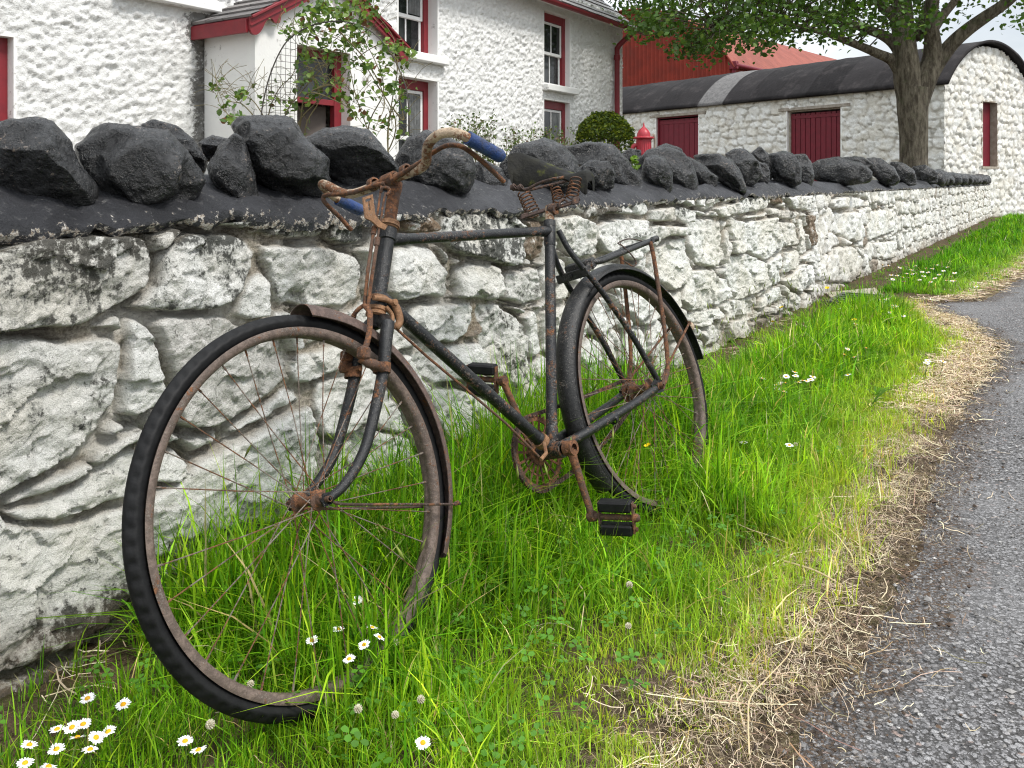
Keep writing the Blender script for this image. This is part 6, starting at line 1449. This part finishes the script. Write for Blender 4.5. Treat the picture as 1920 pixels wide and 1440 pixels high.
for px, py, lb in [(470, 1284, 'white clover head standing over the lower front rim'), (671, 1331, 'round cream clover head in the grass right of the tyre foot'), (789, 1313, 'tall white clover head near the bottom edge'), (1178, 1175, 'pale clover head alone in the grass below the pedal'), (742, 1205, 'faded clover head by the lower right rim'), (394, 1360, 'browning clover head between the tyre and the daisy pair'), (741, 1342, 'small clover head left of the tall white one'), (1180, 1098, 'cream clover head just below the low pedal'), (1492, 834, 'small clover head far out in the short grass')]:
    zf = .08; p = ground(px, py, zf)
    if clo0 is None:
        t = thing('clover_flower', lb, 'clover', (0, 0, 0), 'white clover heads'); mb = MB()
        for k in range(46):
            ph = math.acos(1 - 1.7 * (k + .5) / 46); th = k * 2.4; d = np.array([math.sin(ph) * math.cos(th), math.sin(ph) * math.sin(th), math.cos(ph)]); mb.tube([d * .003, d * .007 + UP * .001, d * .0088 + UP * .002], [.0009, .0017, .0005], 5)
        mb.build('flower_head', MAT['clover'], t, smooth=True); mb = MB(); mb.tube(spline([(0, 0, 0), (.003, 0, -.04), (0, .002, -.10)], 4), .0011, 6); mb.build('stem', MAT['stem'], t, smooth=True); clo0 = t
    else:
        t = clo0.copy(); COL.objects.link(t); tag(t, lb, 'clover', 'white clover heads')
        for ch in list(clo0.children): c = ch.copy(); COL.objects.link(c); c.parent = t
    t.location = p; t.rotation_euler = (random.uniform(-.2, .3), random.uniform(-.2, .2), random.uniform(0, 6)); t.scale = [random.uniform(.7, .9)] * 3
bc0 = None
for px, py, zf, sc, lb in [(1215, 837, .17, 1.0, 'yellow buttercup in the grass inside the rear wheel'), (1522, 521, .12, 1.5, 'yellow buttercup in front of the wall joint'), (1551, 541, .12, 1.6, 'yellow buttercup at the edge of the concrete entry'), (1448, 604, .10, 1.3, 'yellow buttercup close to the wall foot beyond the rear wheel'), (1466, 577, .14, 1.3, 'yellow buttercup against the white stones beyond the rear mudguard'), (1602, 601, .10, 1.4, 'yellow buttercup beside white daisies past the drain cover'), (901, 849, .12, .8, 'small yellow buttercup in front of the chainring')]:
    p = ground(px, py, zf)
    if bc0 is None:
        t = thing('buttercup', lb, 'buttercup', (0, 0, 0), 'yellow buttercups'); mb = MB()
        for k in range(5):
            a = 2 * math.pi * k / 5; d = np.array([math.cos(a), math.sin(a), 0]); e = np.array([-d[1], d[0], 0])
            mb.add([d * .001, d * .006 + e * .0058 + UP * .003, d * .0105 + e * .004 + UP * .006, d * .0105 - e * .004 + UP * .006, d * .006 - e * .0058 + UP * .003], [(0, 1, 2, 3, 4)])
        mb.build('petals', MAT['butter'], t); mb = MB(); mb.tube(spline([(0, 0, 0), (.004, 0, -.06), (0, .003, -.17)], 4), .0010, 6); mb.build('stem', MAT['stem'], t, smooth=True); bc0 = t
    else:
        t = bc0.copy(); COL.objects.link(t); tag(t, lb, 'buttercup', 'yellow buttercups')
        for ch in list(bc0.children): c = ch.copy(); COL.objects.link(c); c.parent = t
    t.location = p; t.rotation_euler = (random.uniform(.1, .5), random.uniform(-.3, .3), random.uniform(0, 6)); t.scale = [sc] * 3

# ================================================================== LEAFY THINGS
def leaves_np(C, size, nrm_bias, col, cols_var=.2, fold=.25, asp=.62):
    """leaf per centre: two-sided folded leaf of six points"""
    n = len(C); d = rng.normal(0, 1, (n, 3)) + np.array(nrm_bias); d /= np.linalg.norm(d, axis=1)[:, None]      # leaf normal
    a = rng.normal(0, 1, (n, 3)); a -= d * (a * d).sum(1)[:, None]; a /= np.linalg.norm(a, axis=1)[:, None]; b = np.cross(d, a)
    sz = (size * rng.uniform(.65, 1.25, n))[:, None] if np.isscalar(size) else size[:, None]
    V = np.stack([C - a * sz * .5, C - a * sz * .1 + b * sz * asp * .5 + d * sz * fold * .5, C + a * sz * .25 + b * sz * asp * .42 + d * sz * fold * .4, C + a * sz * .55, C + a * sz * .25 - b * sz * asp * .42 + d * sz * fold * .4, C - a * sz * .1 - b * sz * asp * .5 + d * sz * fold * .5], 1)
    k = np.arange(n)[:, None] * 6; Q = np.concatenate([k + np.array([[0, 1, 2, 3]]), k + np.array([[0, 3, 4, 5]])], 0)
    cc = np.repeat(np.clip(col * rng.uniform(1 - cols_var, 1 + cols_var, (n, 1)), 0, 1), 6, 0); return V.reshape(-1, 3), Q, cc
# ---- the tree beyond the wall
TY = 15.0
def tp(px, py, dy=0.0): return at(px, py, TY + dy)
tree = thing('tree', 'broad leafy tree with a thick forked trunk standing behind the far wall', 'tree', np.array([tp(1713, 340)[0], TY, 0]))
mb = MB(); wpx = TY / F / 2
g0 = tp(1713, 340); trunk = [(g0[0], TY, -.1), (g0[0], TY, .25), (g0[0], TY, .7)] + [tuple(tp(*q)) for q in ((1713, 300), (1713, 250), (1711, 200), (1712, 165))]
mb.tube(spline(trunk, 5), np.interp(np.linspace(0, 6, 31), range(7), np.array([86, 64, 53, 49, 50, 55, 58]) * wpx), 20)
limbs = [([(1711, 255, 0), (1707, 200, 0), (1702, 150, 0), (1697, 100, 0), (1693, 50, .1), (1690, 0, .2), (1680, -90, .4), (1660, -220, .5)], [26, 44, 50, 44, 40, 36, 28, 14]), ([(1711, 250, 0), (1719, 195, 0), (1736, 145, 0), (1748, 110, 0), (1748, 70, -.1), (1744, 40, -.2), (1750, -10, -.3), (1770, -120, -.4), (1800, -230, -.5)], [26, 42, 42, 36, 28, 26, 24, 18, 8]),
         ([(1738, 150, 0), (1757, 118, 0), (1785, 82, -.1), (1815, 55, -.25), (1850, 30, -.4), (1890, 2, -.6), (1960, -60, -.9), (2040, -120, -1.2)], [34, 30, 26, 24, 22, 19, 13, 6]), ([(1692, 140, 0), (1672, 113, 0), (1645, 100, -.1), (1612, 86, -.2), (1580, 74, -.3), (1550, 63, -.4), (1500, 50, -.6), (1440, 40, -.8), (1350, 55, -1.0)], [26, 20, 17, 15, 13, 11, 9, 7, 4]),
         ([(1695, 105, 0), (1676, 80, .1), (1655, 66, .2), (1630, 57, .3), (1600, 46, .4), (1560, 28, .5), (1480, 8, .7), (1380, -5, .9), (1280, 20, 1.0), (1215, 60, .9)], [28, 24, 20, 17, 15, 13, 10, 8, 6, 3]), ([(1694, 50, .1), (1660, 15, .3), (1600, -30, .6), (1500, -90, .9), (1380, -110, 1.1)], [26, 20, 15, 10, 4]), ([(1745, 60, -.1), (1775, 20, .2), (1830, -40, .5), (1900, -120, .8)], [22, 16, 11, 5]),
         ([(1744, 50, 0), (1715, 70, .3), (1735, 20, .5), (1760, -20, .6)], [20, 16, 12, 8]), ([(1556, 30, .5), (1500, 60, .7), (1455, 45, .9)], [7, 5, 3]), ([(1380, 0, .9), (1330, 70, .9), (1300, 95, .8)], [7, 5, 3])]
for P, w in limbs:
    q = spline([tp(*p) for p in P], 5); mb.tube(q, np.interp(np.linspace(0, len(w) - 1, len(q)), range(len(w)), np.array(w) * wpx), 10)
r_ = np.random.default_rng(8)
limbq = [spline([tp(*p) for p in P], 5) for P, _ in limbs]; allq = np.vstack(limbq)
bx = np.array([1140, 1165, 1200, 1215, 1250, 1290, 1310, 1345, 1375, 1400, 1420, 1445, 1480, 1510, 1545, 1580, 1605, 1640, 1680, 1700, 1740, 1780, 1810, 1840, 1880, 1905, 1925, 1990.])
by = np.array([-40, 5, 60, 72, 62, 104, 112, 88, 66, 70, 98, 72, 68, 60, 80, 66, 84, 56, 62, 78, 60, 44, 34, 24, 6, 52, 62, 40.])
cl, tries = [], 0
while len(cl) < 1500:
    dy = r_.uniform(-2.6, 2.6); px = r_.uniform(1120, 2060); lowy = np.interp(px, bx, by); u = r_.uniform(0, 1)
    py = lowy - 4 - (u ** 1.5) * 360; 
    if dy > 1.2: py -= 6
    z = CAMH + (HY - py) / F * TY; cxn = (px - 1640) / 520; czn = (z - 5.4) / 2.6
    if cxn ** 2 + (max(0, czn)) ** 2 * .9 + (dy / 3.1) ** 2 > 1.0: continue
    if px > 1740 and py > -40 and r_.uniform() < .72: continue
    if 1540 < px < 1700 and py > 0 and r_.uniform() < .45: continue
    if px < 1175 and py > 30: continue
    cl.append(at(px, py, TY + dy) if abs(dy) < 9 else None)
cl = np.array(cl)
for c in cl[::2]:                                       # twigs join the clusters to the limbs
    j = np.argmin(((allq - c) ** 2).sum(1)); a = allq[j]
    if np.linalg.norm(a - c) < 1.5: mb.tube([a, (a + c) / 2 + (0, 0, .06), c], [.014, .010, .004], 5)
mb.build('trunk', MAT['bark'], tree, smooth=True, auto=80)
cid = np.repeat(np.arange(len(cl)), 19); C = cl[cid] + rng.normal(0, 1, (len(cid), 3)) * np.array([.19, .19, .12])
clcol = np.array([.058, .118, .018])[None] * np.random.default_rng(2).uniform(.65, 1.45, (len(cl), 1)); col = clcol[cid]; lt_ = rng.uniform(0, 1, len(cid)) < .14; col[lt_] = np.array([.13, .21, .03])
v_, q_, c_ = leaves_np(C, .086, (0, 0, 1.1), col, .35, asp=.8); mesh_np('crown', v_, [q_], MAT['leaf'], tree, attrs={'col': c_})
# ---- clipped round bush
BYr = 14.2; bcen = at(1134, 262, BYr); bush = thing('round_bush', 'dense clipped round green bush at the corner of the cottage', 'bush', (bcen[0], bcen[1], 0)); R0 = 55 * BYr / F
n = 9500; d = rng.normal(0, 1, (n, 3)); d /= np.linalg.norm(d, axis=1)[:, None]; rr = R0 * (.62 + .4 * rng.uniform(0, 1, n) ** .5) * (1 + .06 * fbm(d * 3, 3, 5)); d2 = d.copy(); d2[:, 2] = np.where(d[:, 2] < 0, d[:, 2] * (bcen[2] - .05) / R0, d[:, 2] * .95); C = bcen + d2 * rr[:, None]; C = C[C[:, 2] > .05]; n = len(C)
out = rng.uniform(0, 1, n); col = np.where((out < .35)[:, None], np.array([[.22, .27, .025]]), np.array([[.075, .12, .018]])); v_, q_, c_ = leaves_np(C, .05, (0, 0, .8), col, .3); mesh_np('foliage', v_, [q_], MAT['leaf'], bush, attrs={'col': c_})
mb = MB()
for k in range(14):
    d = np.array([random.uniform(-.6, .6), random.uniform(-.6, .6), random.uniform(.2, 1)]); mb.tube([(bcen[0], bcen[1], 0), np.array([bcen[0], bcen[1], .5]) + d * .1, bcen + d * R0 * .7], [.03, .02, .006], 6)
mb.build('stem', MAT['bark'], bush, smooth=True)
# ---- climbing rose on a wire arch in front of the porch
RY = 7.5
def rp_(px, py, dy=0): return at(px, py, RY + dy)
arch = thing('wire_arch', 'thin wire garden arch with square mesh sides in front of the porch door', 'garden arch', rp_(490, 340) * np.array([1, 1, 0])); mb = MB()
hoop = [(487, 400), (489, 240), (493, 195), (505, 145), (525, 97), (548, 68), (590, 46), (640, 40), (690, 55), (728, 92), (752, 140), (766, 200), (770, 400)]
for dy in (-.30, .30): mb.tube(spline([rp_(x, y, dy) for x, y in hoop], 6), .006, 6)
hp = spline([(x, y, 0) for x, y in hoop], 6)
for q in hp[4::3]: mb.tube([rp_(q[0], q[1], -.30), rp_(q[0], q[1], .30)], .0026, 4)
for dy in (-.18, -.06, .06, .18): mb.tube([rp_(q[0], q[1], dy) for q in hp], .0026, 4)
hpL = [h for h in hp if h[0] < 560 and 60 < h[1] < 300]; topx = 556
for y in range(78, 250, 12):
    xl = np.interp(y, [68, 97, 145, 195, 240], [548, 525, 505, 493, 489]); mb.tube([rp_(xl, y, -.3), rp_(topx, y + 4, -.28)], .0020, 4)
for x in range(500, 557, 9):
    yt = np.interp(x, [489, 493, 505, 525, 548, 560], [240, 195, 145, 97, 68, 62]); mb.tube([rp_(x, yt, -.3), rp_(x - 2, 300, -.29)], .0020, 4)
mb.build('wire_mesh', MAT['wire'], arch, smooth=True)
rose = thing('climbing_rose', 'climbing rose with light green leaves sprawling over the arch by the porch', 'rose', rp_(640, 340) * np.array([1, 1, 0])); mb = MB(); rr_ = random.Random(12); stems = []
RS = [[(500, 345), (535, 222), (560, 180), (600, 130), (640, 95), (690, 60)], [(540, 345), (560, 235), (620, 170), (670, 110), (720, 80), (765, 92)], [(575, 345), (570, 240), (600, 180), (575, 110), (590, 40), (620, -20)], [(700, 345), (690, 240), (720, 170), (700, 110), (670, 60), (650, 10)], [(735, 345), (728, 260), (735, 190), (745, 130), (735, 70), (700, 20)], [(715, 345), (700, 280), (690, 240), (670, 180), (655, 120), (640, 60)], [(728, 300), (728, 220), (750, 180), (762, 170)], [(560, 240), (580, 175), (640, 195), (660, 210)],
      [(585, 170), (620, 160), (650, 190), (680, 235)], [(500, 250), (478, 220), (455, 195), (430, 190), (415, 175)], [(470, 260), (450, 225), (430, 215), (412, 192)], [(505, 240), (490, 210), (470, 185), (440, 175)], [(600, 40), (560, 60), (535, 70)], [(650, 100), (600, 95), (560, 90)], [(690, 345), (740, 240), (700, 150), (660, 90), (610, 60)], [(520, 345), (505, 230), (520, 170), (550, 140), (560, 100)], [(640, 60), (690, 120), (720, 190), (700, 250)], [(735, 200), (755, 225), (748, 170)]]
for P in RS:
    dy0 = rr_.uniform(-.3, .3); q = spline([rp_(x + rr_.uniform(-3, 3), y, dy0 + rr_.uniform(-.12, .12)) for x, y in P], 6); stems.append(q); mb.tube(q, np.linspace(.007, .0025, len(q)), 6)
for q in stems:                                        # side shoots
    for k in range(4):
        i = rr_.randrange(3, len(q)); e = q[i] + np.array([rr_.uniform(-.28, .28), rr_.uniform(-.2, .2), rr_.uniform(-.05, .28)]); s_ = spline([q[i], (q[i] + e) / 2 + (0, 0, .03), e], 4); stems.append(s_) if k < 3 and len(stems) < 60 else None; mb.tube(s_, .0022, 5)
mb.build('stem', MAT['twig'], rose, smooth=True)
blobs = [(600, 20, 34, 90), (640, 25, 40, 120), (575, 45, 26, 50), (665, 60, 34, 70), (690, 30, 26, 50), (715, 85, 24, 34), (740, 95, 24, 44), (768, 98, 14, 22), (610, 75, 40, 66), (575, 110, 22, 26), (570, 140, 16, 20), (640, 110, 40, 40), (690, 120, 30, 36), (725, 130, 22, 26), (735, 165, 20, 22), (755, 180, 12, 14), (760, 205, 9, 10), (600, 160, 26, 26), (640, 155, 20, 22), (645, 185, 18, 18), (660, 215, 12, 14), (700, 175, 30, 20), (690, 215, 26, 14), (720, 225, 16, 12), (500, 195, 16, 7), (455, 175, 14, 20), (432, 195, 10, 8), (425, 225, 12, 16), (447, 222, 10, 16), (545, 200, 20, 8), (580, 180, 16, 14), (540, 60, 14, 14), (600, -10, 60, 90), (680, -20, 50, 70)]
C, col = [], []
for x, y, r, n in blobs:
    for k in range(n):
        C.append(rp_(x + rr_.gauss(0, r * .5), y + rr_.gauss(0, r * .42), rr_.gauss(0, .2))); u = rr_.random(); col.append([.075, .14, .03] if u < .5 else ([.17, .26, .05] if u < .92 else [.16, .07, .035]))
for q in stems:
    for p in q[3:]:
        if rr_.random() < .32: C.append(p + np.array([rr_.gauss(0, .04), rr_.gauss(0, .04), rr_.gauss(0, .03)])); col.append([.085, .15, .03] if rr_.random() < .7 else [.17, .25, .05])
v_, q_, c_ = leaves_np(np.array(C), .056, (0, -.4, .8), np.array(col), .25, asp=.72); mesh_np('foliage', v_, [q_], MAT['leaf'], rose, attrs={'col': c_})
# ---- twiggy plants along the house foot
def sprig_bush(name, label, cx, hw, topy, Y, n, seed):
    r = random.Random(seed); b = at(cx, 340, Y); b[2] = 0; th = thing(name, label, 'plant', b); mb = MB(); C, col = [], []
    for k in range(n):
        a = np.array([cx + r.uniform(-1, 1) * hw, topy + (abs(r.gauss(0, 1)) * 22)]); e = at(a[0], a[1], Y + r.uniform(-.25, .25)); s0 = b + np.array([r.uniform(-.25, .25) + (e[0] - b[0]) * .6, r.uniform(-.2, .2), .25]); q = spline([s0, (s0 + e) / 2 + np.array([r.uniform(-.06, .06), 0, 0]), e], 6); mb.tube(q, np.linspace(.006, .002, len(q)), 5)
        for p in q[2:]:
            for _ in range(4): C.append(p + np.array([r.gauss(0, .045), r.gauss(0, .04), r.gauss(0, .035)])); col.append([.085, .13, .03] if r.random() < .75 else ([.12, .075, .05] if r.random() < .5 else [.15, .19, .06]))
    mb.build('stem', MAT['twig'], th, smooth=True); v_, q_, c_ = leaves_np(np.array(C), .044, (0, -.3, .8), np.array(col), .3); mesh_np('foliage', v_, [q_], MAT['leaf'], th, attrs={'col': c_})
sprig_bush('garden_plant', 'tall twiggy plant against the white wall beside the ground floor window', 880, 50, 216, 11.2, 40, 3)
sprig_bush('garden_plant', 'thin low plant with few leaves in front of the bare house wall', 965, 28, 245, 11.9, 22, 4)
sprig_bush('garden_plant', 'leafy plant in front of the right ground floor window', 1030, 45, 240, 12.4, 38, 5)
C = [on_t(1192, 312, -.12) + np.array([random.gauss(0, .012), random.gauss(0, .02), random.uniform(-.01, .05)]) for _ in range(26)]; wd = thing('weed', 'small bright green weed growing between two black coping boulders', 'weed', C[0])
v_, q_, c_ = leaves_np(np.array(C), .03, (0, -.2, 1), np.tile([[.14, .24, .03]], (len(C), 1)), .3); mesh_np('foliage', v_, [q_], MAT['leaf'], wd, attrs={'col': c_})

# ================================================================== SKY, SUN, CAMERA
EL, AZX, AZY = math.radians(56), .80, -.50; rot = math.atan2(AZX, AZY)
w = bpy.data.worlds.new('World'); scene.world = w; w.use_nodes = True; nt = w.node_tree; bg = nt.nodes['Background']
sky = nt.nodes.new('ShaderNodeTexSky'); sky.sky_type = 'NISHITA'; sky.sun_disc = False; sky.sun_elevation = EL; sky.sun_rotation = rot; sky.dust_density = 2.0
tc = nt.nodes.new('ShaderNodeTexCoord'); mp = nt.nodes.new('ShaderNodeMapping'); mp.inputs['Scale'].default_value = (1.2, 1.2, 3.2); nt.links.new(tc.outputs['Generated'], mp.inputs[0])
nz = nt.nodes.new('ShaderNodeTexNoise'); nz.inputs['Scale'].default_value = 2.2; nz.inputs['Detail'].default_value = 7; nz.inputs['Roughness'].default_value = .55; nt.links.new(mp.outputs[0], nz.inputs['Vector'])
mr = nt.nodes.new('ShaderNodeMapRange'); mr.inputs[1].default_value = .32; mr.inputs[2].default_value = .62; mr.inputs[3].default_value = .70; mr.inputs[4].default_value = 1.0; nt.links.new(nz.outputs['Fac'], mr.inputs[0])
cr = nt.nodes.new('ShaderNodeMapRange'); cr.inputs[1].default_value = .35; cr.inputs[2].default_value = .7; cr.inputs[3].default_value = 6.2; cr.inputs[4].default_value = 9.0; nt.links.new(nz.outputs['Fac'], cr.inputs[0])
sx = nt.nodes.new('ShaderNodeSeparateXYZ'); nt.links.new(tc.outputs['Generated'], sx.inputs[0])       # an overcast sky is brighter overhead
zr = nt.nodes.new('ShaderNodeMapRange'); zr.inputs[1].default_value = 0; zr.inputs[2].default_value = 1; zr.inputs[3].default_value = .72; zr.inputs[4].default_value = 1.75; nt.links.new(sx.outputs[2], zr.inputs[0])
zm = nt.nodes.new('ShaderNodeMath'); zm.operation = 'MULTIPLY'; nt.links.new(cr.outputs[0], zm.inputs[0]); nt.links.new(zr.outputs[0], zm.inputs[1]); crz = zm.outputs[0]
cmb = nt.nodes.new('ShaderNodeCombineColor'); 
for i, f_ in enumerate((.96, 1.0, 1.035)):
    mu = nt.nodes.new('ShaderNodeMath'); mu.operation = 'MULTIPLY'; mu.inputs[1].default_value = f_; nt.links.new(crz, mu.inputs[0]); nt.links.new(mu.outputs[0], cmb.inputs[i])
mx = nt.nodes.new('ShaderNodeMix'); mx.data_type = 'RGBA'; nt.links.new(mr.outputs[0], mx.inputs[0]); nt.links.new(sky.outputs[0], mx.inputs[6]); nt.links.new(cmb.outputs[0], mx.inputs[7]); nt.links.new(mx.outputs[2], bg.inputs[0]); bg.inputs[1].default_value = 0.10
sl_ = bpy.data.lights.new('sun', 'SUN'); sl_.energy = 1.9; sl_.angle = math.radians(14); sl_.color = (1, .96, .90); so = bpy.data.objects.new('sun', sl_); COL.objects.link(so)
sd = Vector((math.cos(EL) * AZX / math.hypot(AZX, AZY), math.cos(EL) * AZY / math.hypot(AZX, AZY), math.sin(EL))); so.rotation_euler = sd.to_track_quat('Z', 'Y').to_euler()
cam = bpy.data.cameras.new('camera'); cam.sensor_width = 36; cam.lens = 36 * F / 1920; cam.shift_y = -(720 - HY) / 1920; cam.clip_start = .05; cam.clip_end = 1000
co = bpy.data.objects.new('camera', cam); COL.objects.link(co); co.location = CAM; co.rotation_euler = (math.pi / 2, 0, 0); scene.camera = co
vs = scene.view_settings; vs.view_transform = 'Standard'; vs.look = 'None'; vs.exposure = 0.74; vs.gamma = 1.0; scene.display_settings.display_device = 'sRGB'
scene.cycles.use_denoising = True; scene.cycles.denoising_prefilter = 'NONE'; scene.cycles.denoising_input_passes = 'RGB_ALBEDO_NORMAL'; scene.cycles.filter_width = 1.15; scene.cycles.max_bounces = 6; scene.cycles.transparent_max_bounces = 4
